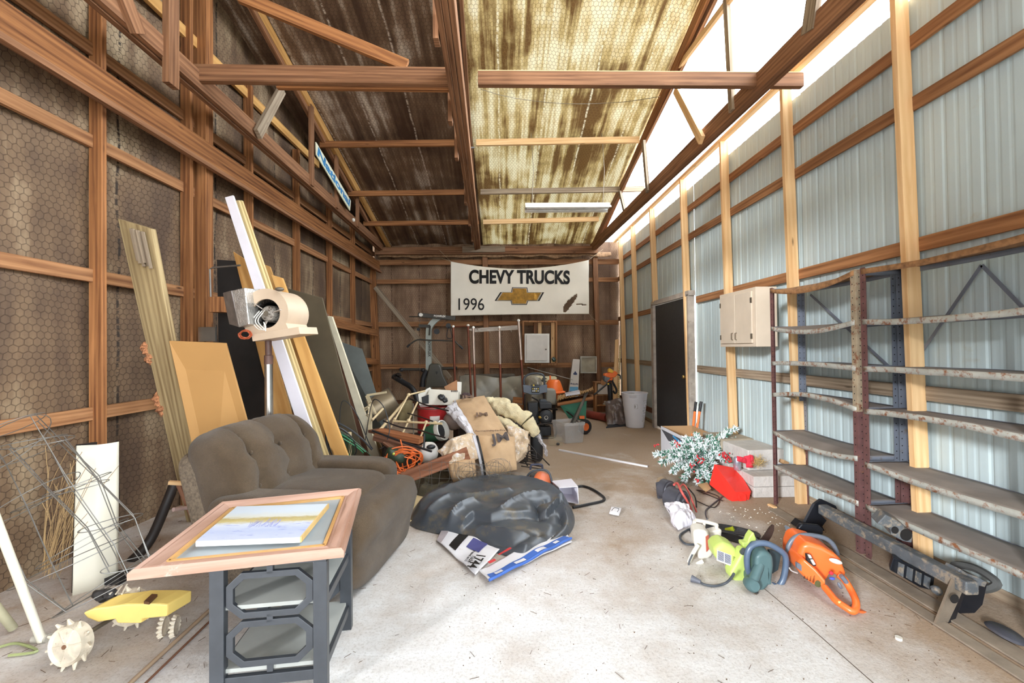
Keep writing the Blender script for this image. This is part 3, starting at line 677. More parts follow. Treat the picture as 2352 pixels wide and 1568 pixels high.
M().slab(SG, .012, (-1, 0, 0)).build('sign_board', plain('cream_sign_paint', S(222, 218, 190), .5, var=.1, dirt=(S(150, 80, 50), .72)), t, True)
BLU = plain('blue_paint', S(60, 128, 178), .5, var=.2)
cs = sum(SG, V())/4; dx_ = (SG[1]-SG[0]); o = text('National', .16, basis(cs+V((.003, 0, 0)), dx_, V((0, .25, 1))), BLU, t, 'blue_lettering', off=.006, sx=1)
ln = dx_.length; vs = [(ROOTM[t.name] @ v.co) for v in o.data.vertices]; e = dx_.normalized(); pr = [(v-cs).dot(e) for v in vs]; k_ = ln*.92/(max(pr)-min(pr)); inv = ROOTM[t.name].inverted(); md_ = (max(pr)+min(pr))/2
for v, w_, q in zip(o.data.vertices, vs, pr): v.co = inv @ (w_+e*((q-md_)*k_-q))
p = PY(1072, 357, 5.3); t = thing('flood_lamp', p, 'small white flood lamp clamped on the middle truss', 'lamp')
M().lathe([(.02, .06), (.03, .02), (.055, -.07), (.05, -.07), (.026, .02)], TR(*p) @ RX(0) @ RY(35), 16).build('lamp_head', WHT, t, True)
M().tube([p+V((-.01, 0, .05)), p+V((.05, 0, .1)), p+V((.10, 0, .1))], .012, 8).build('bracket', plain('grey_metal', S(150, 150, 150), .4, .6), t, True)
p = PX(812, 505, -2.40); M().blob(p, (.05, .06, .06)).build('flood_lamp', WHT, label='tiny pale bulb glinting under the lettered sign', cat='lamp')

# ================================================================ wall boxes at the rear
Yc = 9.14
def pyrect(x0, y0, x1, y1, Y): return [PY(x0, y0, Y), PY(x1, y0, Y), PY(x1, y1, Y), PY(x0, y1, Y)]
t = thing('shallow_wooden_box', PY(1240, 838, Yc), 'open pine box frame on the rear wall behind the white door panel', 'box')
for (x0, y0, x1, y1, nm) in ((1200, 736, 1280, 740, 'top_board'), (1200, 834, 1281, 839, 'shelf_board'), (1200, 740, 1204, 834, 'side_board'), (1276, 740, 1280, 834, 'side_board')):
    M().slab(pyrect(x0, y0, x1, y1, Yc), .16).build(nm, W_GIRT, t, True, bevel=.002)
for (x0, x1) in ((1236, 1244), (1266, 1276)): M().slab(pyrect(x0, 740, x1, 834, Yc+.12), .03).build('back_slat', W_NEW, t, True)
t = thing('white_wall_cabinet', PY(1235, 832, 9.0), 'white painted cabinet on the rear wall beneath the banner', 'cabinet')
M().slab(pyrect(1205, 766, 1262, 833, 8.98), .16).build('body', WHT, t, True, bevel=.004)
dd = M().slab(pyrect(1209, 769, 1258, 828, 8.955), .02).build('door', plain('dusty_white_paint', S(214, 206, 196), .5, var=.08), t, True, bevel=.004)
M().blob(PY(1254, 802, 8.94), (.03, .03, .03)).build('knob', wire_m, dd, True)
M().blob(PY(1272, 825, 9.05), (.09, .07, .10), nz=.02, sc=20).build('glass_jar', plain('dark_green_glass', S(50, 70, 60), .2), label='small dark jar on the ledge of the pine box frame', cat='jar')
t = thing('framed_print', PY(1352, 857, 9.2), 'square grey framed panel hung on the rear wall beside the stud', 'frame')
FR = plain('grey_frame', S(176, 170, 156), .6)
for q in ((1333, 818, 1371, 821), (1333, 854, 1371, 857), (1333, 821, 1336, 854), (1368, 821, 1371, 854)): M().slab(pyrect(*q, 9.24), .14).build('frame_rail', FR, t, True)
M().slab(pyrect(1336, 821, 1368, 854, 9.28), .10).build('panel', plain('dusty_panel', S(166, 156, 134), .5), t, True)
a = PY(1211, 843, 9.1); b = PY(1316, 872, 8.9); M().tube([a, b], .008, 6).build('thin_rod', FR, label='thin pale rod slanting on the rear wall under the white cabinet', cat='rod')
# long carton of lamp tubes
t = thing('tube_light_carton', PY(1315, 901, 8.9), 'tall narrow white carton with blue bands leaning on the rear wall', 'box')
q = [PY(1316, 824, 9.1), PY(1332, 825, 9.1), PY(1325.5, 948, 8.72), PY(1300.5, 948, 8.72)]
for p_ in q[2:]: p_.z = 0
CAR = plain('pale_carton', S(206, 198, 188), .7, var=.08); BLUC = plain('blue_carton_print', S(96, 160, 196), .6)
M().slab(q, .13).build('carton', CAR, t, True, bevel=.004)
def qlerp(c, u, v): return c[0].lerp(c[1], u).lerp(c[3].lerp(c[2], u), v)
def subq(c, u0, v0, u1, v1): return [qlerp(c, u0, v0), qlerp(c, u1, v0), qlerp(c, u1, v1), qlerp(c, u0, v1)]
def decal(c, u0, v0, u1, v1, mat, par, nm, off=.003, t_=.002):
    s_ = subq(c, u0, v0, u1, v1); n = (s_[1]-s_[0]).cross(s_[3]-s_[0]).normalized(); ctr = sum(s_, V())/4
    if n.dot(ctr-CAMLOC) > 0: n = -n
    return M().slab([p+n*off for p in s_], t_, -n).build(nm, mat, par, True)
decal(q, .04, .52, .96, .60, BLUC, t, 'blue_band'); decal(q, .04, .64, .96, .80, BLUC, t, 'blue_band')
NAV = plain('navy_print', S(58, 70, 110), .6)
decal(q, .04, .60, .96, .64, NAV, t, 'navy_band')
text('PHILIPS', .05, basis(qlerp(q, .5, .47)+V((0, -.006, 0)), q[1]-q[0], (0, 0, 1)), NAV, t, 'lettering', off=.001)
m = M(); c_ = qlerp(q, .5, .28)+V((0, -.006, 0)); mm = basis(c_, q[1]-q[0], (0, 0, 1)); m.prism([(0, .06), (.045, 0), (0, -.06), (-.045, 0)], .001, mm); m.prism([(0, .045), (.034, 0), (0, -.045), (-.034, 0)], .002, mm)
m.build('diamond_mark', NAV, t, True)
# ================================================================ boards leaning on the insulated wall
def board(c, th, mat, label, cat='board', name='plank', **k):
    return M().slab(c, th).build(name, mat, label=label, cat=cat, bevel=.003, **k)
t = thing('weathered_plank', (-2.4, 3.2, 0), 'wide weathered grey plank leaning on the wall left of the tan panel', 'plank')
pl = lean((270, 502), (347, 525), (437, 1000), (383, 1000), 3.12, 3.36)
M().slab(pl, .045).build('board', W_PLANK, t, True, bevel=.004)
ROT = plain('termite_damage', S(206, 140, 96), .95, var=.5, sc=40, dirt=(S(110, 60, 36), .5), bmp=.8)
for (v0, v1) in ((.38, .455), (.545, .63)):
    c = pl[0].lerp(pl[3], (v0+v1)/2); ax = (pl[3]-pl[0]).normalized()
    M().blob(c+V((-.004, .02, 0)), (.05, .07, (v1-v0)*2.4), ax.to_track_quat('Z', 'Y').to_matrix(), nz=.03, sc=30, nu=20, nv=16).build('eaten_patch', ROT, t, True)
c = pl[0].lerp(pl[1], .62).lerp(pl[3].lerp(pl[2], .62), .075); t = thing('lath_bundle', c, 'small bundle of grey lath strips hung on top of the weathered plank', 'wood')
for i in range(6):
    o_ = (pl[1]-pl[0]).normalized()*((i-2.5)*.019)+V((0, -.016-.008*(i % 2), 0)); ax = (pl[3]-pl[0]).normalized()
    M().beam(c+o_-ax*.13, c+o_+ax*(.10+.015*(i % 3)), .017, .014, (0, 1, 0)).build('lath_strip', W_GREY, t, True)
HARD = plain('tan_hardboard', S(190, 142, 84), .6, var=.05, sc=3, dirt=(S(170, 124, 70), .74))
board(lean((388, 783), (518, 788), (560, 941), (436, 1000), 3.02, 3.16), .016, HARD, 'smooth tan hardboard panel leaning behind the armchair', 'panel', 'hardboard_panel')
DK = plain('black_panel', S(34, 28, 24), .8, var=.5, sc=3)
board(lean((498, 596), (590, 602), (640, 960), (505, 960), 3.95, 3.98), .02, DK, 'dark black panel leaning behind the blower', 'panel', 'black_sheet')
WB = plain('white_primed_board', S(226, 220, 226), .5, var=.04)
CB = plain('cream_painted_board', S(206, 182, 130), .55, var=.08)
board(lean((516, 453), (535, 448), (705, 950), (675, 950), 3.62, 3.66), .02, WB, 'tall white primed board leaning highest behind the blower', 'board', 'trim_board')
board(lean((540, 460), (548, 459), (716, 955), (706, 955), 3.70, 3.72), .03, CB, 'cream moulding strip just behind the white primed board', 'board', 'trim_board')
board(lean((549, 459), (556, 460), (724, 955), (716, 955), 3.74, 3.76), .02, CB, 'second cream moulding strip at the back of the white board', 'board', 'trim_board')
board(lean((535, 577), (566, 597), (672, 957), (629, 957), 3.86, 3.8), .018, W_PLY, 'tan plywood strip leaning behind the steel pole', 'board', 'plywood_strip')
board(lean((600, 604), (620, 612), (738, 955), (712, 955), 3.95, 3.86), .018, W_PLY, 'narrow plywood strip with a stepped top behind the white board', 'board', 'plywood_strip')
board(lean((622, 630), (648, 638), (766, 957), (734, 957), 3.82, 3.76), .03, wood('yellow_pine_board', S(200, 154, 92), S(176, 128, 70), grain=.3), 'yellow pine board leaning left of the dark plywood sheet', 'board', 'pine_board')
board(lean((661, 662), (740, 684), (812, 960), (700, 960), 4.55, 4.62), .02, plain('dark_stained_plywood', S(88, 76, 56), .7, var=.35, sc=2), 'large dark greenish plywood sheet leaning on the studs', 'panel', 'plywood_sheet')
t = thing('paint_chipped_board', PZ(850, 1045), 'brown board with chipped white paint leaning by the grey sheet', 'board')
q = lean((734, 714), (752, 722), (846, 1035), (812, 1035), 4.75, 5.05)
M().slab(q, .03).build('brown_face', W_DARK, t, True, bevel=.002)
q2 = lean((751, 726), (763, 728), (868, 1035), (846, 1035), 4.75, 5.05)
M().slab([p+V((0, -.004, 0)) for p in q2], .03).build('painted_edge', plain('chipped_cream_paint', S(220, 208, 180), .6, var=.1, sc=9, dirt=(S(120, 80, 54), .66)), t, True)
q3 = lean((775, 850), (783, 851), (880, 1035), (868, 1035), 4.95, 5.2); M().slab(q3, .03).build('pine_strip', W_PLANK, label='thin bare strip leaning against the paint chipped board', cat='board')
board(lean((775, 782), (832, 801), (865, 905), (822, 925), 6.1, 5.9), .012, plain('grey_sheet_metal', S(100, 104, 100), .5, .3, var=.3, sc=2), 'grey metal sheet leaning near the rear corner', 'panel', 'metal_sheet')
# shiny wrap and wooden block on the thick post
a = PY(474, 768, 3.96)
M().box((-2.66, a.y-.06, a.z), (.15, .02, .13)).build('flashing_strip', plain('galvanised', S(176, 170, 160), .25, .85), label='shiny metal flashing wrapped round the thick timber post', cat='flashing')
a = PY(503, 700, 3.72); M().box(a, (.12, .10, .13)).build('wood_block', W_OLD, label='short wooden block behind the foil covered blower outlet', cat='block')
m = M(); m.tube([PY(484, 690, 3.7), PY(482, 618, 3.7), PY(490, 614, 3.7), PY(552, 609, 3.68)], .008, 6); m.build('shelf_bracket', plain('grey_bracket_steel', S(120, 112, 104), .5, .5), label='thin L shaped steel bracket on the thick post', cat='bracket')

# ================================================================ furnace blower on its pole
Yb_ = 3.05; B0 = PY(614, 720, Yb_); bm_ = basis(B0, (1, -.12, .02), (0, 0, 1)) @ RY(0); kx = Yb_/980
BEI = plain('beige_blower_enamel', S(206, 182, 156), .45, .1, var=.08, sc=6, dirt=(S(150, 110, 80), .72))
t = thing('furnace_blower', B0, 'beige furnace blower with a black inlet perched on the steel pole', 'blower')
n_ = 40; out = []; inn = []
for i in range(n_):
    a_ = 2*PI*i/n_; r_ = 52+14*((a_/(2*PI)+.08) % 1.0)
    x, y = math.cos(a_)*r_, math.sin(a_)*r_
    out.append((x*kx, min(63, max(-46, y))*kx)); inn.append((math.cos(a_)*33*kx, math.sin(a_)*33*kx))
m = M(); m.ring(out, inn, .012, bm_); m.prism(out, .012, bm_ @ TR(0, 0, -.24)); bo = [(x*.995, y*.995) for x, y in out]
m.ring(bo, [(x*.985, y*.985) for x, y in bo], .235, bm_ @ TR(0, 0, -.235)); m.build('scroll_housing', BEI, t, True)
m = M(); m.lathe([(.03, -.22), (.085, -.22), (.085, -.04)], bm_, 24); m.build('blower_wheel', plain('black_steel', S(28, 26, 25), .5, .4), t, True)
m = M()
for i in range(28):
    a_ = 2*PI*i/28; m.beam(bm_ @ V((math.cos(a_)*.092, math.sin(a_)*.092, -.2)), bm_ @ V((math.cos(a_)*.092, math.sin(a_)*.092, -.02)), .003, .014)
m.build('wheel_blades', plain('dark_blades', S(60, 52, 46), .5, .5), t, True)
mo = M().lathe([(0, .012), (.02, .012), (.024, .004), (.050, -.002), (.060, -.02), (.062, -.14), (0, -.14)], bm_, 24).build('motor', plain('grey_motor', S(158, 150, 140), .5, .4, dirt=(S(70, 54, 44), .5), sc=20), t, True)
M().lathe([(0, .018), (.018, .018), (.02, .008)], bm_, 16).build('motor_cap', wire_m, mo, True)
m = M()
for a_ in (140, 10, 255): r = math.radians(a_); m.beam(bm_ @ V((.055*math.cos(r), .055*math.sin(r), -.01)), bm_ @ V((.118*math.cos(r), .118*math.sin(r), .014)), .028, .006)
m.build('mount_arms', GW, t, True)
for k in range(3): M().curve([bm_ @ V(((-.05+.02*k), .02, .012)), bm_ @ V((-.09+.02*k, -.05, .03)), bm_ @ V((-.05+.02*k, -.11, .02)), bm_ @ V((.0, -.10-.01*k, .02)), bm_ @ V((-.02, -.06, .012))], .0035, 5).build('motor_wire', WHT, t, True)
m = M().slab([PY(577, 768, Yb_-.03), PY(686, 750, Yb_-.08), PY(690, 767, Yb_-.08), PY(580, 784, Yb_-.03)], .22); m.build('mount_flange', BEI, t, True, bevel=.003)
FOIL = plain('foil_tape', S(196, 192, 186), .3, .8, var=.25, sc=20, bmp=.5)
c = [PY(528, 668, 3.0), PY(562, 660, 2.98), PY(572, 745, 2.98), PY(548, 752, 3.0)]
M().slab(c, .24).build('foil_outlet', FOIL, t, True, bevel=.006)
M().slab([PY(511, 672, 3.08), PY(530, 667, 2.99), PY(549, 752, 3.0), PY(526, 745, 3.1)], .2).build('outlet_cover', plain('grey_duct_tape', S(128, 118, 112), .5, .4, var=.3, sc=15), t, True, bevel=.006)
m = M().blob(PY(642, 664, 3.0), (.06, .05, .03)); m.build('power_socket', wire_m, t, True)
OW = plain('orange_red_wire', S(176, 84, 52), .5)
m = M(); pts = []
for i in range(60): a_ = i*.55; pts.append(PY(563+13*math.cos(a_)+3*math.sin(i*.3), 768+(9+2*math.sin(i*.9))*math.sin(a_), 3.0-.02*math.sin(i)))
m.curve(pts, .0032, 4, 2); m.build('coiled_wire', OW, t, True)
t = thing('steel_pole', PY(618, 1000, 3.12), 'upright chrome pole with a brown sleeve carrying the beige blower', 'pole')
a = PY(617, 830, 3.12); b = V((a.x+.01, a.y, 0)); M().tube([a, b], .028, 14).build('chrome_tube', plain('chrome', S(190, 184, 178), .18, .95), t, True)
BRN = plain('brown_sleeve', S(92, 64, 54), .55)
M().tube([PY(616, 782, 3.12), PY(617, 815, 3.12), PY(617, 816, 3.12), PY(617, 836, 3.12)], [.022, .022, .030, .030], 14).build('sleeve', BRN, t, True)

# ================================================================ armchair
def velour():
    m, t, p = nt('taupe_chair_fabric'); v = coords(t, 'Object'); n = noi(t, v, 3.5, 5, .6); r = ramp(t, n, [(.3, S(86, 70, 54)), (.5, S(104, 86, 66)), (.72, S(126, 106, 84))])
    n2 = noi(t, coords(t, 'Object', (1, 1, 2.6)), 130, 3, .8); c = mixc(t, n2, r.outputs[0], S(58, 46, 34)); 
    mm = t.nodes.new('ShaderNodeMix'); t.links.new(c, p.inputs['Base Color']); p.inputs['Roughness'].default_value = .9
    p.inputs['Sheen Weight'].default_value = .15; p.inputs['Sheen Roughness'].default_value = .4; p.inputs['Specular IOR Level'].default_value = .2
    bump(t, n2, p, .8, .006); return m
FAB = velour()
FAB2 = plain('coarse_chair_fabric', S(122, 106, 88), .95, var=.4, sc=70, bmp=.7)
ch = thing('armchair', (-1.235, 2.80, 0), 'taupe tufted recliner armchair standing behind the framed picture', 'armchair', rot=math.radians(-8))
def sbox(m, c, size, p=4.0, nu=32, nv=20, rot=None, disp=None):   # soft box
    e = 2/p; c = V(c); R = rot or Matrix.Identity(3)
    def pw(x, e_): return math.copysign(abs(x)**e_, x)
    def fn(u, v):
        a = 2*PI*(u % 1.0); tt = -PI/2+PI*v
        q = V((pw(math.cos(tt), e)*pw(math.cos(a), e)*size[0]/2, pw(math.cos(tt), e)*pw(math.sin(a), e)*size[1]/2, pw(math.sin(tt), e)*size[2]/2))
        if disp: q = disp(q)
        return c+R@q
    return m.grid(fn, nu, nv)
def wr(a=.006, s=7):
    return lambda q: q+q.normalized()*noise.noise(q*s)*a
m = M(); sbox(m, (-.04, 0, .24), (.72, .84, .42), 7); m.build('base', FAB2, ch)
def fronts(q):
    z = q.z; k = .02*math.sin(z*9)+noise.noise(q*6)*.012
    if q.x > -.05: k -= .045*math.exp(-((z+.02+.015*math.sin(q.y*7))/.016)**2); k += .022*math.exp(-((z-.06)/.07)**2)+.006*math.sin(q.y*38+z*9)*max(0, z+.02)*4
    return q+V((k, 0, 0))
m = M(); sbox(m, (.40, -.02, .255), (.32, .86, .46), 5, 48, 40, disp=fronts); m.build('footrest', FAB, ch)
m = M(); sbox(m, (.08, 0, .44), (.70, .58, .20), 4, disp=wr(.012, 8)); m.build('seat', FAB, ch)
for s_ in (-1, 1):
    m = M(); sbox(m, (.02, s_*.385, .385), (.74, .20, .36), 5, 40, 26, disp=lambda q: q+V((noise.noise(q*5)*.006, q.y*.25*max(0, q.z*3), 0))); m.build('armrest', FAB, ch)
# tufted back: the front bulges between buttons
tufts = [(y, z) for z, ys in ((.12, (-.26, 0, .26)), (-.08, (-.26, -.0, .26))) for y in ys]
def backd(q):
    f = max(0, q.x)/.17
    d = 0
    for (ty, tz) in tufts:
        r2 = ((q.y-ty)**2+(q.z-tz)**2); d -= .045*math.exp(-r2/.0022); d -= .018*math.exp(-((q.y-ty)/.018)**2)*(1 if q.z > tz else .3)
    d -= .02*math.exp(-((q.z+.17)/.02)**2)+.012*math.exp(-((q.z-.02-.03*math.cos(q.y*12))/.02)**2)
    d += .03*math.cos(q.z*8)
    # radiating pleats over the top edge
    d += .006*math.sin(q.y*60)*max(0, (q.z-.22)/.15)
    up = max(0, q.z-.1)
    return q+V((d*min(1, f*1.6)-up*.22, 0, d*.3*max(0, min(1, (q.z-.2)*6))))
Rb = Matrix.Rotation(math.radians(-16), 3, 'Y')
m = M(); sbox(m, (-.33, 0, .60), (.34, .86, .66), 4.2, 120, 90, rot=Rb, disp=backd); m.build('backrest', FAB, ch)
m = M(); sbox(m, (-.44, 0, .52), (.20, .84, .56), 7, 40, 30, rot=Rb); m.build('back_panel', FAB2, ch)
m = M()
for (ty, tz) in tufts: 
    p_ = V((-.33, 0, .60))+Rb @ V((.150-.012, ty, tz)); m = M(); m.blob(p_, (.016, .024, .024), nu=10, nv=8); m.build('button', FAB, ch)

# ================================================================ side table and what lies on it
BT = plain('charcoal_table_paint', S(56, 58, 62), .35, var=.15, sc=20, spec=.6)
DUST = plain('dusty_grey_top', S(150, 150, 144), .6, var=.15, sc=5)
tb = thing('side_table', (-.94, 1.90, 0), 'charcoal side table with two octagon cut-outs in its end frame', 'table', rot=math.radians(6.5))
W2, D2, H2 = .205, .215, .535
for sx_ in (-1, 1):
    for sy_ in (-1, 1): M().box((sx_*(W2-.017), sy_*(D2-.017), H2/2-.005), (.052, .034, H2-.01)).build('leg', BT, tb, bevel=.002)
for z_, h_ in ((.085, .04),):
    for sy_ in (-1, 1): M().box((0, sy_*(D2-.017), z_), (W2*2-.085, .022, h_)).build('rail', BT, tb, bevel=.002)
for sx_ in (-1, 1):
    for z_ in (.10, .35): M().box((sx_*(W2-.012), 0, z_), (.024, D2*2-.068, .035)).build('side_rail', BT, tb, bevel=.002)
def octo(w_, h_, cx, cz):
    c_ = .28; a, b = w_/2, h_/2; k = b*.62
    return [(cx-a+k, cz-b), (cx+a-k, cz-b), (cx+a, cz-b+k*.9), (cx+a, cz+b-k*.9), (cx+a-k, cz+b), (cx-a+k, cz+b), (cx-a, cz+b-k*.9), (cx-a, cz-b+k*.9)]
for sy_ in (-1, 1):
    for cz in (.225, .411):
        mt_ = TR(0, sy_*(D2-.017)+.009, 0) @ RX(90)
        M().ring(octo(.318, .176, 0, cz), octo(.318-.052, .176-.048, 0, cz), .018, mt_).build('octagon', BT, tb, bevel=.0015)
    for z_ in (.127, .318, .505): M().box((0, sy_*(D2-.017), z_), (.022, .018, .03)).build('connector', BT, tb)
M().box((0, 0, .125), (W2*2-.03, D2*2-.03, .016)).build('lower_shelf', DUST, tb, bevel=.002)
M().box((0, 0, .365), (W2*2-.03, D2*2-.03, .016)).build('middle_shelf', DUST, tb, bevel=.002)
M().box((0, 0, H2+.005), (W2*2+.02, D2*2+.02, .022)).build('tabletop', BT, tb, bevel=.003)
ZF = .575
FC = [PZ(291, 1322, ZF-.01), PZ(790, 1263, ZF), PZ(830, 1121, ZF), PZ(507, 1153, ZF)]
fr = thing('picture_frame', (FC[0]+FC[2])/2-V((0, 0, .025)), 'empty brown wooden picture frame lying flat on the side table', 'picture frame')
FW = wood('pink_brown_frame_wood', S(196, 160, 142), S(142, 104, 82), grain=.6, knots=False, dirt=(S(216, 204, 196), .62))
prof = [(0, 0), (0, .024), (.012, .034), (.022, .026), (.034, .030), (.066, .016), (.074, .020), (.09, .012), (.09, 0)]
cF = sum(FC, V())/4; bz = ZF-.028
for i in range(4):
    a, b = FC[i], FC[(i+1) % 4]; m = M(); nn = len(prof); ids = []
    da = (FC[i-1]-a).normalized(); db = (FC[(i+2) % 4]-b).normalized(); e = (b-a).normalized()
    for (w_, h_) in prof:
        pa = a+(da+e)*w_; pb = b+(db-e)*w_; m.v += [V((pa.x, pa.y, bz+h_)), V((pb.x, pb.y, bz+h_))]
    Ln = (b-a).length
    for k in range(nn-1): m.face((2*k, 2*k+1, 2*k+3, 2*k+2), [(0, k*.012+i), (Ln, k*.012+i), (Ln, k*.012+.012+i), (0, k*.012+.012+i)])
    m.face((0, 2*nn-2, 2*nn-1, 1))
    m.build('moulding', FW, fr, True)
inn = []
for i in range(4):
    da = (FC[i-1]-FC[i]).normalized(); e = (FC[(i+1) % 4]-FC[i]).normalized(); p_ = FC[i]+(da+e)*.085; inn.append(V((p_.x, p_.y, bz+.010)))
M().slab(inn, .008, (0, 0, -1)).build('backing_sheet', plain('dusty_blue_grey_backing', S(158, 164, 166), .5, var=.08), fr, True)
gold = M()
for i in range(4): gold.beam(inn[i]+V((0, 0, .006)), inn[(i+1) % 4]+V((0, 0, .006)), .014, .012)
gold.build('gilt_slip', plain('dull_gilt', S(196, 150, 92), .5, var=.2), fr, True)
PC = [PZ(449, 1243, .595), PZ(689, 1234, .595), PZ(753, 1157, .595), PZ(544, 1163, .595)]
cv = thing('canvas_painting', sum(PC, V())/4, 'pale unframed snow landscape canvas lying inside the empty frame', 'painting')
def paintmat():
    m, t, p = nt('winter_scene_paint'); v = coords(t, 'UV', (1, 1, 1)); sx = N(t, 'ShaderNodeSeparateXYZ'); t.links.new(v, sx.inputs[0])
    n = noi(t, coords(t, 'UV', (6, 14, 1)), 1.4, 6, .7); ad = N(t, 'ShaderNodeMath', operation='MULTIPLY_ADD'); t.links.new(n, ad.inputs[0]); ad.inputs[1].default_value = .22; t.links.new(sx.outputs[1], ad.inputs[2])
    r = ramp(t, ad.outputs[0], [(0, S(190, 192, 202)), (.34, S(168, 176, 200)), (.52, S(192, 196, 206)), (.60, S(186, 172, 122)), (.68, S(168, 150, 96)), (.74, S(196, 194, 182)), (.9, S(190, 198, 206))])
    n2 = noi(t, coords(t, 'UV', (3, 9, 1)), 1.6, 5, .6); r2 = ramp(t, n2, [(.56, (0, 0, 0)), (.66, (.7, .7, .7))]); 
    lt = N(t, 'ShaderNodeMath', operation='LESS_THAN'); t.links.new(sx.outputs[1], lt.inputs[0]); lt.inputs[1].default_value = .48
    k = N(t, 'ShaderNodeMath', operation='MULTIPLY'); t.links.new(r2.outputs[0], k.inputs[0]); t.links.new(lt.outputs[0], k.inputs[1])
    c = mixc(t, k.outputs[0], r.outputs[0], S(128, 136, 190)); t.links.new(c, p.inputs['Base Color']); p.inputs['Roughness'].default_value = .5; return m
m = M(); b_ = len(m.v); m.v += [p+V((0, 0, .001)) for p in PC]; m.face((0, 1, 2, 3), [(0, 0), (1, 0), (1, 1), (0, 1)]); m.build('painted_face', paintmat(), cv, True)
M().slab(PC, .022, (0, 0, -1)).build('stretcher', plain('canvas_edge', S(232, 230, 226), .6, var=.05), cv, True, bevel=.002)
M().beam(PC[1]+V((.003, 0, -.009)), PC[2]+V((.003, 0, -.009)), .006, .022).build('raw_edge', plain('bare_canvas_edge', S(206, 172, 112), .7), cv, True)
m = M()
for i in range(26):
    u = .35+.3*random.random(); p0 = PC[0].lerp(PC[1], u).lerp(PC[3].lerp(PC[2], u), .30+.06*random.random()); p1 = p0+(PC[1]-PC[0]).normalized()*(.04*(random.random()-.4))+(PC[3]-PC[0]).normalized()*(.04+.04*random.random())
    m.curve([p0+V((0, 0, .002)), p0.lerp(p1, .6)+V((.004, 0, .002)), p1+V((0, 0, .002))], .0008, 3, 3)
m.build('brush_strokes', plain('violet_strokes', S(150, 152, 196), .6), cv, True)

# ================================================================ floor by the insulated wall
t = thing('heater_panel', PZ(206, 1356), 'upright cream metal heater cover with black edges by the left wall', 'panel')
CRM = plain('cream_enamel', S(218, 210, 190), .5, var=.06, sc=3, dirt=(S(150, 126, 96), .74))
a = [PY(176, 1023, 2.52), PY(248, 1020, 2.56), PZ(246, 1344), PZ(166, 1368)]
m = M()
def pan(u, v):
    p = a[0].lerp(a[1], u).lerp(a[3].lerp(a[2], u), v); k = max(0, (u-.62)/.38); return p+V((0, .07*k*k, 0))
m.grid(pan, 24, 10); m.build('cover', CRM, t, True, solid=.006)
m = M().slab([p+V((-.004, .03, 0)) for p in (a[0]+V((-.03, 0, 0)), a[0], a[3], a[3]+V((-.03, 0, 0)))], .10); m.build('side_channel', plain('black_rail', S(32, 30, 30), .5), t, True)
M().box((a[3]+a[2])/2+V((.02, .10, .02)), (.2, .10, .04)).build('foot', plain('black_foot', S(36, 34, 34), .6), t, True)
M().tube([PZ(96, 1475)+V((0, 0, .01)), PY(-80, 1005, 1.80)], .0165, 14).build('white_pipe', CRM, label='long cream plastic pipe leaning out at the left edge', cat='pipe')
M().tube([PZ(30, 1452)+V((0, 0, .02)), PY(-90, 1290, 1.95)], .018, 12).build('white_pipe', plain('dirty_pipe', S(170, 162, 132), .6), label='short dirty pipe behind the long cream pipe', cat='pipe')
M().tube([PZ(78, 1473)+V((0, 0, .012)), PZ(112, 1472)+V((0, 0, .014))], .02, 12).build('pipe_fitting', plain('grey_pvc', S(170, 162, 148), .5), label='small grey elbow at the foot of the long cream pipe', cat='fitting')
# tomato cages
CW = plain('galvanised_wire', S(128, 124, 118), .45, .7)
def cage(rings, Y0, label, lean_=0):
    t = thing('wire_plant_cage', PY(*rings[-1][0], Y0), label, 'plant cage'); c3 = []
    for i, (p_, q_) in enumerate(rings):
        P_ = PY(*p_, Y0-.10-.03*i); Q_ = PY(*q_, Y0-.02-.03*i); c3.append((P_, Q_, ((Q_-P_).length)/2))
    legs = [[], [], [], []]
    for (P_, Q_, r_) in c3:
        c = (P_+Q_)/2; ax = (Q_-P_)/2; bx = V((.04, r_*.85, .12*r_)); pts = [c+ax*math.cos(2*PI*k/24)+bx*math.sin(2*PI*k/24) for k in range(24)]
        M().tube(pts, .0022, 5, closed=True).build('wire_ring', CW, t, True)
        for j in range(4): legs[j].append(pts[j*6])
    for l in legs:
        M().tube(l, .0024, 5).build('wire_leg', CW, t, True)
cage([((-30, 1010), (80, 950)), ((15, 1068), (130, 1000)), ((62, 1165), (228, 1092)), ((118, 1292), (268, 1200)), ((168, 1392), (332, 1282))], 2.42, 'tangled wire plant cage leaning in front of the cream heater cover')
cage([((-60, 1100), (70, 955)), ((0, 1200), (150, 1090)), ((60, 1330), (262, 1250)), ((150, 1400), (300, 1330))], 2.28, 'second wire plant cage fallen low at the left edge')
cage([((20, 1020), (150, 1010)), ((120, 1130), (232, 1110)), ((200, 1210), (310, 1190)), ((250, 1300), (345, 1290))], 2.36, 'third wire plant cage crossing the middle of the heater cover')
DG = plain('dry_grass', S(172, 140, 96), .9)
m = M()
for i in range(46):
    p0 = PY(95+random.random()*60, 1330-random.random()*90, 2.35+random.random()*.2); L_ = .25+random.random()*.35; d_ = V((random.random()*.5-.05, random.random()*.3-.15, 1)).normalized()
    p1 = p0+d_*L_; m.curve([p0, p0.lerp(p1, .5)+V((.04*random.random(), 0, .02)), p1+V((.12*random.random()-.02, 0, -.05*random.random()))], .0015, 3, 4)
m.build('dry_grass', DG, kind='stuff', label='dry grass stems caught in the wire plant cages')
m = M()
for i in range(300):
    x, y = random.uniform(-2.7, 2.3), random.uniform(1.7, 3.5)
    if random.random() < .5: x = random.uniform(-2.7, -.9)
    a_ = random.random()*PI; l_ = random.uniform(.01, .05); p0 = V((x, y, .002)); p1 = p0+V((math.cos(a_), math.sin(a_), .02))*l_; m.tube([p0, p1], .0011, 3)
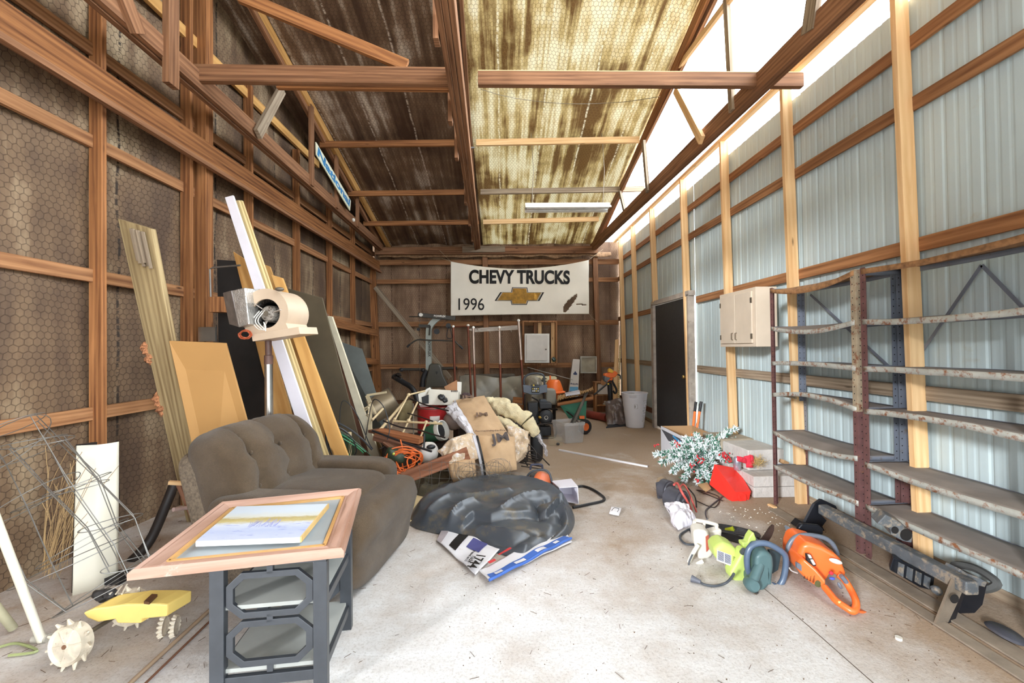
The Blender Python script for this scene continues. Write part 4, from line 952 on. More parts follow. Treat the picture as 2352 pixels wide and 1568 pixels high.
for i in range(500):
    x, y = random.uniform(-.4, 2.4), random.uniform(1.7, 4.5); s_ = random.uniform(.0012, .0035); m.box((x, y, s_/2), (s_, s_*1.4, s_), (0, 0, random.random()*3))
m.build('floor_litter', plain('straw_bits', S(104, 78, 56), .9, var=.6, sc=3), kind='stuff', label='straw bits and crumbs scattered over the floor')
# spiked wheel sprinkler tractor
YEL = plain('faded_yellow_paint', S(232, 200, 112), .5, var=.08, sc=8, dirt=(S(176, 140, 80), .7))
CST = plain('chalky_cast_metal', S(206, 192, 170), .75, var=.25, sc=20, dirt=(S(140, 110, 84), .6))
t = thing('sprinkler_tractor', PZ(270, 1440), 'yellow travelling lawn sprinkler with two spiked wheels', 'sprinkler')
def zp(x, y): return (x/2.537, 950+y/2.537)
OUT = [(480, 1160), (540, 1136), (640, 1124), (720, 1110), (900, 1106), (976, 1112), (972, 1182), (826, 1196), (820, 1222), (682, 1222), (668, 1198), (570, 1216), (505, 1190)]
Ys = 1.98; pts = [PY(*zp(x, y), Ys+.13*(x-480)/570) for (x, y) in OUT]; m = M(); b_ = 0; n_ = len(pts)
dep = V((.03, .12, .0)); m.v = [p for p in pts]+[p+dep for p in pts]; m.face(tuple(range(n_))); m.face(tuple(range(2*n_-1, n_-1, -1)))
for i in range(n_): j = (i+1) % n_; m.face((i, n_+i, n_+j, j))
m.build('body', YEL, t, True, bevel=.006)
zt_ = max(p.z for p in pts)+.003; m = M().slab([PZ(*zp(838, 1092), zt_), PZ(*zp(870, 1096), zt_), PZ(*zp(918, 1050), zt_), PZ(*zp(885, 1048), zt_)], .012, (0, 0, -1)); m.build('slot', plain('dark_slot', S(96, 62, 34), .8), t, True)
def spikewheel(c, r, axd, nm, n=11, w_=.05):
    x_ = V(axd).normalized(); R_ = x_.to_track_quat('Z', 'Y').to_matrix().to_4x4(); mt_ = TR(*c) @ R_; m = M()
    m.lathe([(0, w_*.5), (r*.14, w_*.5), (r*.16, w_*.42), (r*.75, w_*.30), (r*.86, w_*.5), (r*.88, -w_*.5), (r*.75, -w_*.3), (0, -w_*.4)], mt_, 30)
    for k in range(n):
        a_ = 2*PI*k/n; p0 = mt_ @ V((r*.84*math.cos(a_), r*.84*math.sin(a_), 0)); p1 = mt_ @ V((r*1.14*math.cos(a_), r*1.14*math.sin(a_), .012)); m.tube([p0, p1], [.012, .004], 6)
    wobj = m.build(nm, CST, t, True); mm = M()
    for k in range(6): a_ = 2*PI*k/6+.2; mm.beam(mt_ @ V((r*.15*math.cos(a_), r*.15*math.sin(a_), w_*.40)), mt_ @ V((r*.74*math.cos(a_), r*.74*math.sin(a_), w_*.28)), .006, .008)
    mm.build('spoke', CST, wobj, True); M().lathe([(0, w_*.52+.004), (r*.10, w_*.52+.004), (r*.10, w_*.4)], mt_, 6, smooth=False).build('hub_nut', plain('rusty_nut', S(120, 84, 60), .7), wobj, True)
c = PY(163, 1452, 1.90); spikewheel(V((c.x, 1.90, .102)), .092, (-.1, -1, .12), 'spiked_wheel'); spikewheel(V((c.x+.03, 2.16, .102)), .092, (.1, -1, .05), 'spiked_wheel')
for dx in (0, .055):
    c = PY(*zp(945+dx*0, 1215), 2.08); spikewheel(V((c.x+dx, 2.09, .048)), .042, (-.95, -.3, 0), 'small_toothed_wheel', 14, .012)
m = M().tube([V((PY(163, 1452, 1.9).x, 1.92, .102)), V((PY(163, 1452, 1.9).x+.03, 2.15, .102))], .01, 8); m.build('axle', wire_m, t, True)
m = M(); m.blob(PY(*zp(600, 1055), 2.14), (.10, .06, .05), nz=.012, sc=30); m.blob(PY(*zp(640, 1050), 2.12), (.05, .05, .05), nz=.01, sc=30); m.build('gear_motor', plain('greasy_black', S(44, 40, 38), .6), t, True)
for i in range(3): M().tube([PY(*zp(640+i*35, 1050), 2.10), PY(*zp(680+i*30, 1010-8*i), 2.16)], .004, 6).build('sprinkler_arm', CST, t, True)
M().tube([PZ(502, 1386)+V((0, 0, .009)), PZ(290, 1582)+V((0, 0, .009))], .009, 8).build('wooden_rod', wood('pale_rod_wood', S(186, 160, 132), S(150, 122, 98), knots=False), label='long thin wooden rod lying on the floor left of the table', cat='rod')
M().tube([PZ(520, 1392)+V((0, 0, .006)), PZ(330, 1576)+V((0, 0, .006))], .005, 8).build('thin_rod', W_DARK, label='thin dark rod lying beside the wooden rod', cat='rod')
# clutter behind the chair
M().tube([PY(388, 1108, 2.9), PY(470, 1112, 2.95)], .016, 4).build('pine_offcut', W_NEW, label='short pine offcut poking out beside the weathered plank', cat='offcut')
M().tube([PY(398, 1170, 2.85), PY(435, 1165, 2.95)], .014, 10).build('pipe_stub', plain('dirty_pink_pipe', S(178, 150, 140), .6), label='short pipe stub under the pine offcut', cat='pipe')
M().beam(V((-2.0, 2.95, .0)), PY(412, 1110, 2.98), .03, .03).build('short_post', W_DARK, label='short dark upright board under the pine offcut', cat='board')
m = M(); m.curve([PZ(300, 1290), PY(345, 1240, 2.95), PY(385, 1150, 3.0), PY(400, 1110, 3.05)], .03, 8); m.build('rubber_hose', plain('black_rubber', S(40, 32, 28), .6), label='thick dark hose behind the plant cages', cat='hose')
m = M(); m.curve([PZ(0, 1490)+V((0, 0, .01)), PZ(40, 1483)+V((0, 0, .012)), PZ(85, 1500)+V((0, 0, .01)), PZ(20, 1510)+V((0, 0, .01))], .006, 6); m.build('green_hose', plain('pale_green_hose', S(150, 156, 104), .5), label='pale green hose end on the floor at the left edge', cat='hose')
# ================================================================ helpers for soft and traced shapes
def pillow(c, th, nz=.01, sc=6, nu=28, nv=20, pw=.45, seed=0, down=0):
    c = [V(p) for p in c]; n = (c[1]-c[0]).cross(c[3]-c[0]).normalized()
    if n.dot(sum(c, V())/4-CAMLOC) > 0: n = -n
    m = M()
    for sg in (1, -1):
        def fn(u, v):
            p = c[0].lerp(c[1], u).lerp(c[3].lerp(c[2], u), v)
            e = (max(0, math.sin(PI*u))**pw)*(max(0, math.sin(PI*v))**pw)
            q = p+n*(sg*th/2*e); k = noise.fractal(q*sc+V((seed, 0, 0)), .8, 2, 4)*nz*(.3+e)
            return q+n*k*sg+V((0, 0, -down*math.sin(PI*u)))+V((noise.noise(q*9), noise.noise(q*9+V((5, 0, 0))), noise.noise(q*9+V((0, 7, 0)))))*nz*.6
        m.grid(fn, nu, nv)
    return m
def pxprism(pts, Y, d, m=None, dv=None):   # outline seen by the camera at depth Y, thickness d away from it
    m = m or M(); P_ = [PY(x, y, Y) if not isinstance(Y, (list, tuple)) else PY(x, y, Y[0]+(Y[1]-Y[0])*(x-min(q[0] for q in pts))/max(1, (max(q[0] for q in pts)-min(q[0] for q in pts)))) for x, y in pts]
    dv = V(dv) if dv else V((0, d, 0)); b = len(m.v); n = len(P_)
    ar = sum((P_[i].x*P_[(i+1) % n].z-P_[(i+1) % n].x*P_[i].z) for i in range(n))
    if ar < 0: P_.reverse()
    m.v += P_+[p+dv for p in P_]; m.face(tuple(range(b, b+n))); m.face(tuple(range(b+2*n-1, b+n-1, -1)))
    for i in range(n): j = (i+1) % n; m.face((b+i, b+n+i, b+n+j, b+j))
    return m
def z3(x, y, sc, ox, oy): return (ox+x/sc, oy+y/sc)
def cpx(pts, Y, r, mat, label, cat, name, seg=6, sub=6, parent=None, closed=False, z=None):   # cord/tube through pixels
    n = len(pts); P_ = []
    for i, (x, y) in enumerate(pts):
        if z is not None: P_.append(PZ(x, y, z[i] if isinstance(z, (list, tuple)) else z))
        else: P_.append(PY(x, y, Y[i] if isinstance(Y, (list, tuple)) and len(Y) == n else (Y[0]+(Y[1]-Y[0])*i/max(1, n-1) if isinstance(Y, (list, tuple)) else Y)))
    m = M().curve(P_, r, seg, sub, closed)
    return m.build(name, mat, parent, parent is not None, label=label, cat=cat)
PVC = plain('yellowed_pvc', S(206, 182, 140), .5, var=.08)
BLKP = plain('black_plastic', S(38, 38, 40), .45, var=.2)
BLKM = plain('black_iron', S(46, 38, 34), .5, .3, var=.3)
RUSTR = plain('copper_brown_tube', S(128, 72, 52), .4, .5, var=.3)
ORC = plain('orange_cord', S(232, 112, 48), .5)
KRAFT = plain('kraft_bag_paper', S(198, 164, 126), .8, var=.12, sc=5, dirt=(S(150, 112, 80), .66), bmp=.4)
BATT = plain('cream_glass_wool', S(232, 216, 176), .95, var=.12, sc=16, bmp=.9)
WBATT = plain('white_torn_film', S(226, 222, 226), .6, var=.12, sc=20, bmp=.9)
MIX = plain('torn_bag_and_wool', S(222, 196, 164), .8, var=.25, sc=10, dirt=(S(238, 232, 230), .52), bmp=.9)

# ---------------- tarpaulin, folded banners
def heap(outline, H, nz, sc, nr=44, na=140, sx=(1, 1), top=.55, seed=0):
    pts = [PZ(x, y) for x, y in outline]; c = sum(pts, V())/len(pts); pts = spline(pts, 12, True); n = len(pts)
    def fn(u, v):
        f = (u % 1.0)*n; i = int(f); p = pts[i % n].lerp(pts[(i+1) % n], f-i); q = c.lerp(p, 1-v)
        r = 1-v; h = H*(max(0, 1-r**2.4))**top
        w1 = noise.noise(V((q.x*2.2*sx[0]+q.y*1.5, q.y*3.2*sx[1]-q.x*2, seed))); rid = 1-abs(w1)*2
        w2 = 1-2*abs(noise.noise(V((q.x*5-q.y*3, q.y*6+q.x*3, seed+4))))
        e = min(1, (1-r)*7)
        return V((q.x, q.y, .006+h+(nz*rid*rid+nz*.45*w2*w2)*e))
    m = M(); m.grid(fn, na, nr); return m
TARP = plain('charcoal_tarpaulin', S(72, 76, 82), .34, var=.2, sc=2, dirt=(S(112, 100, 82), .54), spec=.7, bmp=.06)
OUTL = [(940, 1195), (952, 1213), (1000, 1226), (1052, 1236), (1100, 1252), (1150, 1274), (1205, 1284), (1255, 1258), (1302, 1234), (1320, 1200), (1308, 1166), (1262, 1136), (1190, 1118), (1110, 1112), (1030, 1122), (965, 1158)]
def tarp():
    pts = [PZ(x, y) for x, y in OUTL]; c = sum(pts, V())/len(pts); pts = spline(pts, 12, True); n = len(pts)
    stp = sorted(((PZ(x, y, .08).x/PZ(x, y, .08).y, PZ(x, y, .08).y) for x, y in ((940, 1215), (975, 1222), (1010, 1216), (1060, 1208), (1088, 1192), (1128, 1200), (1190, 1192), (1256, 1184), (1285, 1160), (1330, 1150))))
    def ycur(t_):
        for (a, ya), (b, yb) in zip(stp, stp[1:]):
            if t_ <= b: return ya+(yb-ya)*max(0, (t_-a)/(b-a))
        return stp[-1][1]
    rid = [([(985, 1165), (1040, 1140), (1110, 1118), (1200, 1118), (1260, 1135), (1300, 1165)], .055, .10), ([(970, 1195), (1030, 1165), (1090, 1160), (1170, 1150)], .035, .045), ([(1020, 1210), (1060, 1185), (1088, 1178)], .05, .04), ([(1150, 1190), (1200, 1160), (1240, 1150)], .035, .05),
           ([(1236, 1186), (1232, 1168), (1266, 1160)], -.06, .03), ([(1296, 1170), (1308, 1190), (1296, 1215), (1240, 1250), (1205, 1275)], .045, .03), ([(1285, 1178), (1290, 1195), (1250, 1232)], -.03, .022), ([(1105, 1210), (1170, 1222), (1255, 1226)], .022, .03), ([(1120, 1235), (1180, 1240), (1240, 1215)], -.018, .03), ([(1200, 1262), (1208, 1245)], .04, .03), ([(1090, 1215), (1150, 1255)], .02, .03)]
    rid = [([PZ(x, y, .08).xy for x, y in L_], A_, w_) for L_, A_, w_ in rid]
    def dseg(p, a, b):
        ab = b-a; k = max(0, min(1, (p-a).dot(ab)/max(1e-9, ab.dot(ab)))); return (p-(a+ab*k)).length
    def fn(u, v):
        f = (u % 1.0)*n; i = int(f); p = pts[i % n].lerp(pts[(i+1) % n], f-i); q = c.lerp(p, 1-v); r = 1-v
        h = .095*(max(0, 1-r**3))**.5; e = min(1, (1-r)*8); d = q.y-ycur(q.x/q.y); s_ = max(0, min(1, (d+.025)/.035)); h += (.055*s_*s_*(3-2*s_)-.02)*e
        for L_, A_, w_ in rid:
            dd = min(dseg(q.xy, a, b) for a, b in zip(L_, L_[1:])); h += A_*math.exp(-(dd/w_))*1.25*e
        w1 = 1-2*abs(noise.noise(V((q.x*3-q.y*2, q.y*5+q.x*2, 7)))); h += .012*w1*e; w2 = 1-2*abs(noise.noise(V((q.x*7+q.y*5, q.y*9-q.x*6, 3)))); h += .003*w2*e
        return V((q.x, q.y, max(.006, .006+h)))
    return M().grid(fn, 200, 70)
tarp().build('tarpaulin', TARP, label='crumpled charcoal plastic tarpaulin heaped on the floor by the armchair', cat='tarpaulin')
def sheetpx(c, name, mat, lab, cat, z0, th=.004, nz=.012, parent=None, nu=40, nv=20, z1=None):
    C_ = [PZ(x, y, z0) for x, y in c]
    if z1: C_[0] = PZ(*c[0], z1); C_[1] = PZ(*c[1], z1)
    m = M()
    def fn(u, v):
        p = C_[0].lerp(C_[1], u).lerp(C_[3].lerp(C_[2], u), v); return p+V((0, 0, nz*(noise.noise(p*7)+.6)))
    m.grid(fn, nu, nv); o = m.build(name, mat, parent, parent is not None, label=label_(lab), cat=cat, solid=th); return C_, fn, o
label_ = lambda s_: s_ if s_ else None
WV = plain('white_banner_vinyl', S(228, 224, 226), .5, var=.06, sc=4, dirt=(S(196, 182, 172), .62))
t = thing('numbered_banner', PZ(1088, 1300), 'folded white vinyl banner printed 1744 poking out from the tarpaulin', 'banner')
cN = [(1022, 1209), (1176, 1236), (1092, 1322), (1003, 1240)]
C_, fN, o = sheetpx([(1022, 1205), (1180, 1228), (1092, 1322), (1003, 1241)], 'vinyl', WV, None, None, .012, parent=t, z1=.03)
def strip(fn, u0, v0, u1, v1, mat, par, nm, off=.006, n=10):
    m = M(); m.grid(lambda u, v: fn(u0+(u1-u0)*u, v0+(v1-v0)*v)+V((0, 0, off)), n, n); return m.build(nm, mat, par, True)
strip(fN, .0, .0, .13, 1, plain('grey_vinyl_back', S(176, 164, 166), .5), t, 'grey_border')
strip(fN, .30, .22, .46, .90, BLK, t, 'black_stripe')
NV = plain('navy_violet_print', S(84, 84, 140), .5)
strip(fN, .56, .38, .80, .66, NV, t, 'violet_square')
gx = (C_[2]-C_[3]); cm = fN(.68, .80)+V((0, 0, .012))
def ftext(s_, size, u, v, ang, mat, par, fn, nm='lettering', off=.004):
    c = fn(u, v)+V((0, 0, .014)); m_ = TR(*c) @ RZ(ang); return text(s_, size, m_, mat, par, nm, off=off)
tx = (PZ(1077, 1303, .03)-PZ(1104, 1270, .03)).normalized(); ty = V((-tx.y, tx.x, 0))
for s_, sz, px_, py_, of_ in (('1744', .088, 1094, 1287, .0035), ('12x24', .034, 1083, 1283, .0008), ('Printed on 11', .026, 1079, 1276, 0)): text(s_, sz, basis(PZ(px_, py_, .046), tx, ty), BLK, t, off=of_*.4)
t = thing('blue_edged_banner', PZ(1200, 1310), 'folded white banner with a blue band along its near edge', 'banner')
C2, f2, o = sheetpx([(1205, 1225), (1300, 1222), (1314, 1246), (1200, 1300)], 'vinyl', WV, None, None, .010, parent=t)
C3, f3, o = sheetpx([(1100, 1312), (1270, 1226), (1312, 1238), (1124, 1337)], 'vinyl', WV, None, None, .022, parent=t, nz=.014)
BLV = plain('blue_banner_print', S(66, 106, 186), .5, var=.1)
strip(f3, .02, .60, 1, 1.0, BLV, t, 'blue_band', .005, 24)
strip(f3, .30, .72, .42, .92, WV, t, 'white_letter', .008); strip(f3, .56, .70, .68, .92, WV, t, 'white_letter', .008); strip(f3, .08, .70, .16, .90, WV, t, 'white_letter', .008); strip(f3, .80, .72, .86, .9, WV, t, 'white_letter', .008)
m = M(); m.curve([f3(k_/8, 1.0)+V((0, 0, .002)) for k_ in range(9)], .009, 8); m.build('rolled_edge', BLV, t, True)
REDP = plain('red_print', S(206, 60, 62), .5)
strip(f3, .10, .0, .18, .18, REDP, t, 'red_patch', .03); strip(f3, .24, -.12, .40, .02, REDP, t, 'red_patch', .035)
# cream cloth strips between chair and tarpaulin
CLO = plain('cream_canvas_cloth', S(206, 184, 140), .9, var=.15, sc=9)
sheetpx([(938, 1150), (990, 1122), (1000, 1130), (945, 1172)], 'cloth_strip', CLO, 'yellowed cloth strip on the floor near the armchair foot', 'cloth', .02)
sheetpx([(936, 1176), (1030, 1128), (1045, 1136), (940, 1200)], 'cloth_strip', CLO, 'longer cream cloth strip tucked under the tarpaulin', 'cloth', .03)
heap([(905, 1110), (940, 1140), (1000, 1150), (1070, 1140), (1110, 1110), (1060, 1085), (960, 1080)], .06, .05, 4, seed=8).build('old_rug', plain('dark_olive_cloth', S(84, 76, 58), .95, var=.4, sc=8), label='dark crumpled cloth lying under the wire cage and kraft bags', cat='cloth')
a = PY(925, 1098, 4.0); b = PY(1076, 1040, 4.02); M().beam(a, b, .045, .115, (0, 0, 1)).build('brown_beam', wood('reddish_plank', S(176, 120, 92), S(120, 74, 50)), label='thick reddish board slanting up across the kraft bags', cat='board', bevel=.004)
# ---------------- kraft insulation bags
def pq(pts): return [PY(x, y, Y) for (x, y, Y) in pts]
t = thing('insulation_bag', PY(1110, 1000, 4.5), 'topmost kraft paper insulation bag with a printed face on the pile', 'bag')
cb = pq([(1040, 920, 5.05), (1112, 908, 5.10), (1172, 1003, 4.35), (1095, 1006, 4.3)]); pillow(cb, .11, .012, 6).build('kraft_bag', KRAFT, t, True)
INK = plain('faded_bag_ink', S(124, 98, 80), .8)
nb = (cb[1]-cb[0]).cross(cb[3]-cb[0]).normalized(); nb = -nb if nb.dot(cb[0]-CAMLOC) > 0 else nb
def bagtext(s_, size, u, v, c, mat, par, off=.003, d=.075, ang=0):
    p = c[0].lerp(c[1], u).lerp(c[3].lerp(c[2], u), v); n = (c[1]-c[0]).cross(c[3]-c[0]).normalized(); n = -n if n.dot(p-CAMLOC) > 0 else n
    return text(s_, size, basis(p+n*d, (c[2]-c[3]), -(c[3]-c[0])) @ RZ(ang), mat, par, off=off, sx=1.3)
bagtext('JM', .10, .42, .12, cb, INK, t); bagtext('JM', .10, .50, .60, cb, INK, t); bagtext('Formaldehyde-Free', .032, .5, .93, cb, INK, t, .001, .045)
pillow(pq([(1020, 940, 4.95), (1046, 918, 4.98), (1098, 1003, 4.33), (1080, 1006, 4.33)]), .10, .03, 12, seed=3).build('torn_film', WBATT, label='shredded white film and wool along the topmost kraft bag', cat='insulation')
t = thing('insulation_bag', PY(1140, 1090, 4.1), 'kraft insulation bag standing lowest under the topmost bag, with a dark lettered band', 'bag')
cb = pq([(1094, 1000, 4.28), (1182, 1003, 4.32), (1187, 1078, 4.1), (1106, 1094, 4.02)]); pillow(cb, .22, .012, 6, seed=5).build('kraft_bag', KRAFT, t, True)
INKD = plain('dark_bag_ink', S(86, 76, 74), .8); bagtext('JM', .13, .58, .20, cb, INKD, t, .003, .115)
m = M(); m.tube([], .1) if False else None
m = M(); m.grid(lambda u, v: PY(1093+14*v+5*u+6*math.sin(v*2), 1000+98*v, 4.12-.09*math.sin(PI*v)-.12), 4, 20); m.build('black_band', BLK, t, True, solid=.004)
m = M(); m.grid(lambda u, v: PY(1084+18*v+10*u+6*math.sin(v*2), 1000+98*v, 4.13-.09*math.sin(PI*v)-.12), 4, 20); m.build('white_edge', WBATT, t, True, solid=.006)
pillow(pq([(1002, 1035, 4.15), (1085, 992, 4.35), (1098, 1050, 4.05), (1035, 1078, 3.98)]), .24, .035, 7, seed=9).build('insulation_bag', MIX, label='torn mottled insulation bag left of the dark lettered band', cat='bag')
pillow(pq([(1025, 1062, 4.05), (1090, 1050, 4.05), (1096, 1098, 3.98), (1040, 1108, 3.95)]), .20, .02, 9, seed=12).build('insulation_bag', KRAFT, label='small kraft bag bulging low beside the reddish board', cat='bag')
pillow(pq([(1165, 975, 4.6), (1215, 990, 4.7), (1205, 1050, 4.5), (1170, 1075, 4.3)]), .18, .04, 9, seed=15).build('insulation_bag', MIX, label='ragged bag end with white wool right of the standing kraft bag', cat='bag')
t = thing('glass_wool_roll', PY(1190, 970, 5.0), 'cream glass wool batt slumped over the right side of the pile', 'insulation')
def worm(pts, r, seed, nm, mat):
    P_ = spline([PY(*p) for p in pts], 8); m = M(); n = len(P_)
    def fn(u, v):
        f = v*(n-1); i = min(n-2, int(f)); p = P_[i].lerp(P_[i+1], f-i); tg = (P_[i+1]-P_[i]).normalized(); a = tg.orthogonal().normalized(); b = tg.cross(a); rr = r*(math.sin(PI*min(1, max(0, v*.94+.03)))**.35)
        q = a*math.cos(2*PI*u)+b*math.sin(2*PI*u); return p+q*(rr+noise.fractal((p+q*.1)*8+V((seed, 0, 0)), .8, 2, 4)*.03)
    m.grid(fn, 24, 50); m.build(nm, mat, t, True)
worm([(1128, 935, 5.0), (1165, 940, 4.9), (1205, 962, 4.85), (1232, 1000, 4.8)], .085, 1, 'wool_batt', BATT)
worm([(1138, 960, 4.85), (1175, 985, 4.75), (1210, 1005, 4.72)], .07, 5, 'wool_batt', BATT)
worm([(1110, 925, 5.2), (1150, 930, 5.15), (1190, 955, 5.1)], .09, 9, 'wool_batt', BATT)
worm([(1236, 1000, 4.85), (1250, 1025, 4.9), (1255, 1048, 4.95)], .018, 12, 'hanging_tuft', WBATT)
a = PZ(1233, 1058); m = M().blob((a.x, a.y, .17), (.15, .15, .34), sq=.5); m.build('black_canister', BLKP, label='black upright canister under the cream glass wool', cat='canister')
# ---------------- drum, boxes and round things
t = thing('red_drum', (PY(995, 950, 5.25).x, 5.25, 0), 'red steel drum with a torn white label in the middle of the pile', 'drum')
RED = plain('worn_red_paint', S(178, 40, 40), .45, var=.3, sc=9)
M().lathe([(0, .02), (.185, .0), (.19, .02), (.188, .22), (.193, .23), (.188, .24), (.188, .62), (.195, .64), (.188, .66), (.17, .64), (0, .63)], TR(*ROOTM[t.name].translation), 32).build('drum_body', RED, t, True)
c0 = ROOTM[t.name].translation; m = M(); m.grid(lambda u, v: c0+V((.1935*math.sin(-.05+.62*u), -.1935*math.cos(-.05+.62*u), .56-.11*v)), 8, 2); m.build('paper_label', plain('dirty_label', S(206, 194, 184), .7, dirt=(S(150, 120, 110), .6)), t, True, solid=.001)
M().tube([c0+V((.19*math.cos(a_*PI/12), .19*math.sin(a_*PI/12), .645)) for a_ in range(24)], .008, 6, closed=True).build('rim_ring', wire_m, t, True)
t = thing('printer_box', PY(1005, 928, 5.2), 'white torn equipment carton lying on the red drum', 'box')
m = M().slab(pq([(985, 893, 5.15), (1052, 897, 5.15), (1053, 930, 5.12), (975, 930, 5.12)]), .25); m.build('carton', plain('white_torn_carton', S(224, 216, 200), .6, var=.1, sc=6), t, True, bevel=.008)
m = M().slab(pq([(960, 905, 5.2), (988, 888, 5.25), (984, 928, 5.12), (963, 930, 5.1)]), .06); m.build('white_grille', WHT, t, True, bevel=.004)
m = M().slab(pq([(968, 912, 5.08), (984, 906, 5.08), (984, 926, 5.06), (970, 927, 5.06)]), .02); m.build('dark_opening', BLKP, t, True)
m = M()
for i in range(5): m.slab(pq([(1036+i*3.2, 896, 5.14), (1038+i*3.2, 896, 5.14), (1038+i*3.2, 900, 5.14), (1036+i*3.2, 900, 5.14)]), .004)
m.build('faded_lettering', INKD, t, True)
M().slab(pq([(1020, 888, 5.4), (1050, 872, 5.4), (1050, 897, 5.4), (1024, 895, 5.4)]), .01).build('cardboard_flap', plain('brown_cardboard', S(176, 128, 92), .85), label='brown cardboard flap sticking up behind the white carton', cat='cardboard')
M().slab(pq([(1050, 876, 5.45), (1060, 877, 5.45), (1059, 905, 5.4), (1050, 905, 5.4)]), .04).build('white_foam_block', WHT, label='narrow white foam piece beside the cardboard flap', cat='foam')
m = M(); m.blob(PY(1014, 912, 5.05), (.09, .1, .07), nz=.012, sc=20); m.blob(PY(1021, 918, 5.04), (.07, .1, .06), nz=.012, sc=20); m.build('binoculars', BLKP, label='small black binocular like gadget on the white carton', cat='binoculars')
m = M(); m.blob(PY(1071, 908, 5.3), (.12, .12, .07), nz=.02, sc=20); m.build('dark_bundle', plain('maroon_black_rag', S(70, 52, 52), .8), label='small dark rag beside the white carton', cat='rag')
t = thing('green_tub', PY(1000, 995, 4.75), 'tipped green tub with a white rim band and black mouth', 'tub')
mt_ = TR(*PY(1002, 992, 4.78)) @ RZ(-25) @ RY(72)
M().lathe([(0, -.11), (.09, -.11), (.105, .04)], mt_, 24).build('tub_wall', plain('dark_green_plastic', S(48, 92, 66), .5, var=.2), t, True)
M().lathe([(.105, .04), (.112, .05), (.112, .10), (.10, .10), (.09, .05)], mt_, 24).build('white_band', WHT, t, True)
M().lathe([(0, .03), (.095, .05)], mt_, 20).build('black_mouth', BLKP, t, True)
t = thing('white_helmet', PY(985, 1045, 4.4), 'scuffed white round helmet lying under the green tub', 'helmet')
M().blob(PY(984, 1038, 4.42), (.20, .22, .21), sq=.9, nz=.006, sc=9).build('shell', plain('scuffed_white_shell', S(218, 212, 204), .4, var=.08, dirt=(S(150, 140, 130), .68)), t, True)
M().blob(PY(990, 1026, 4.33), (.09, .04, .05), (0, 0, .2)).build('visor_slot', BLKP, t, True)
M().blob(PY(1042, 965, 4.95), (.24, .2, .22), nz=.01, sc=6).build('taupe_cushion', plain('taupe_vinyl', S(140, 120, 108), .5), label='taupe rounded cushion beside the red drum', cat='cushion')
mt_ = TR(*PY(880, 930, 5.3)) @ RZ(20) @ RY(62)
t = thing('metal_bucket', PY(875, 960, 5.3), 'dented grey metal bucket on its side behind the brown boards', 'bucket')
M().lathe([(0, .15), (.155, .15), (.16, .13), (.15, -.14), (.155, -.15), (.14, -.15), (.13, .12), (0, .12)], mt_, 28).build('bucket_wall', plain('dull_zinc', S(138, 122, 98), .45, .5, var=.2), t, True)
M().tube([mt_ @ V((.155*math.cos(a_*PI/12), .155*math.sin(a_*PI/12), .15)) for a_ in range(24)], .006, 5, closed=True).build('rim', wire_m, t, True)
pillow(pq([(908, 935, 5.4), (948, 920, 5.5), (950, 958, 5.3), (915, 972, 5.2)]), .2, .02, 8).build('olive_sack', plain('olive_sackcloth', S(112, 98, 66), .9, var=.2), label='olive sack lying behind the plastic pipe frame', cat='sack')
DCL = plain('dark_clutter', S(58, 46, 38), .85, var=.5, sc=6)  # added filler boxes: they prop up the pile and darken its gaps
for (x_, y_, Y_, sz, lab) in ((1000, 1012, 4.95, (.34, .3, .30), 'dark filler box added under the tipped green tub'), (930, 1010, 5.0, (.5, .4, .34), 'dark filler box added behind the pipe frame'), (1072, 935, 5.5, (.3, .3, .70), 'dark tall filler box added behind the topmost kraft bag'), (1160, 985, 5.2, (.45, .4, .42), 'dark filler box added under the cream glass wool')):
    c_ = PY(x_, y_, Y_); M().box((c_.x, Y_, sz[2]/2), sz, (0, 0, .3)).build('filler_box', DCL, label=lab, cat='filler box', bevel=.01)
# ---------------- pipe frame, chair frame, planks, rods
t = thing('plastic_pipe_frame', PY(930, 980, 4.8), 'knocked over frame of thin yellowed plastic pipes on the pile', 'pipe frame')
def zp5(x, y): return (820+x/7.127, 880+y/7.127)
def tp(a, b, Ya, Yb2, r, nm='pipe', mat=PVC, par=t, lab=None, cat=None): return M().tube([PY(*zp5(*a), Ya), PY(*zp5(*b), Yb2)], r, 10).build(nm, mat, par, par is not None, label=lab, cat=cat)
tp((1110, 125), (840, 190), 5.1, 4.9, .010); tp((840, 190), (620, 600), 4.9, 4.6, .010); tp((590, 620), (1390, 662), 4.6, 4.4, .0115); tp((990, 310), (735, 845), 4.9, 4.55, .010); tp((1135, 640), (1030, 905), 4.45, 4.4, .010); tp((620, 560), (560, 720), 4.62, 4.6, .009)
for c in ((1130, 640), (1280, 650), (845, 190), (845, 610)): M().blob(PY(*zp5(*c), 4.48 if c[1] > 300 else 4.9), (.042, .04, .042)).build('pipe_joint', PVC, t, True)
tp((285, 870), (790, 285), 4.45, 5.0, .0165, 'thick_plastic_pipe', par=None, lab='thick cream plastic pipe pointing up to the right, open end nearest', cat='pipe')
tp((245, 605), (425, 415), 4.9, 5.1, .0145, 'thick_plastic_pipe', par=None, lab='short cream plastic pipe ending at the metal bucket', cat='pipe')
t = thing('folding_chair_frame', PY(850, 1000, 5.0), 'cream metal folding chair frame against the paint chipped board', 'chair frame')
CRF = plain('cream_chair_enamel', S(206, 188, 152), .45)
for a_, b_, w_ in (((165, 200), (215, 320), .05), ((215, 300), (215, 760), .055), ((165, 195), (480, 145), .03), ((230, 330), (310, 500), .02), ((100, 480), (190, 400), .02), ((120, 560), (190, 490), .02), ((0, 480), (210, 360), .02)):
    M().beam(PY(*zp5(*a_), 5.0), PY(*zp5(*b_), 4.95), w_*.8, .02, (0, 1, 0)).build('frame_bar', CRF, t, True)
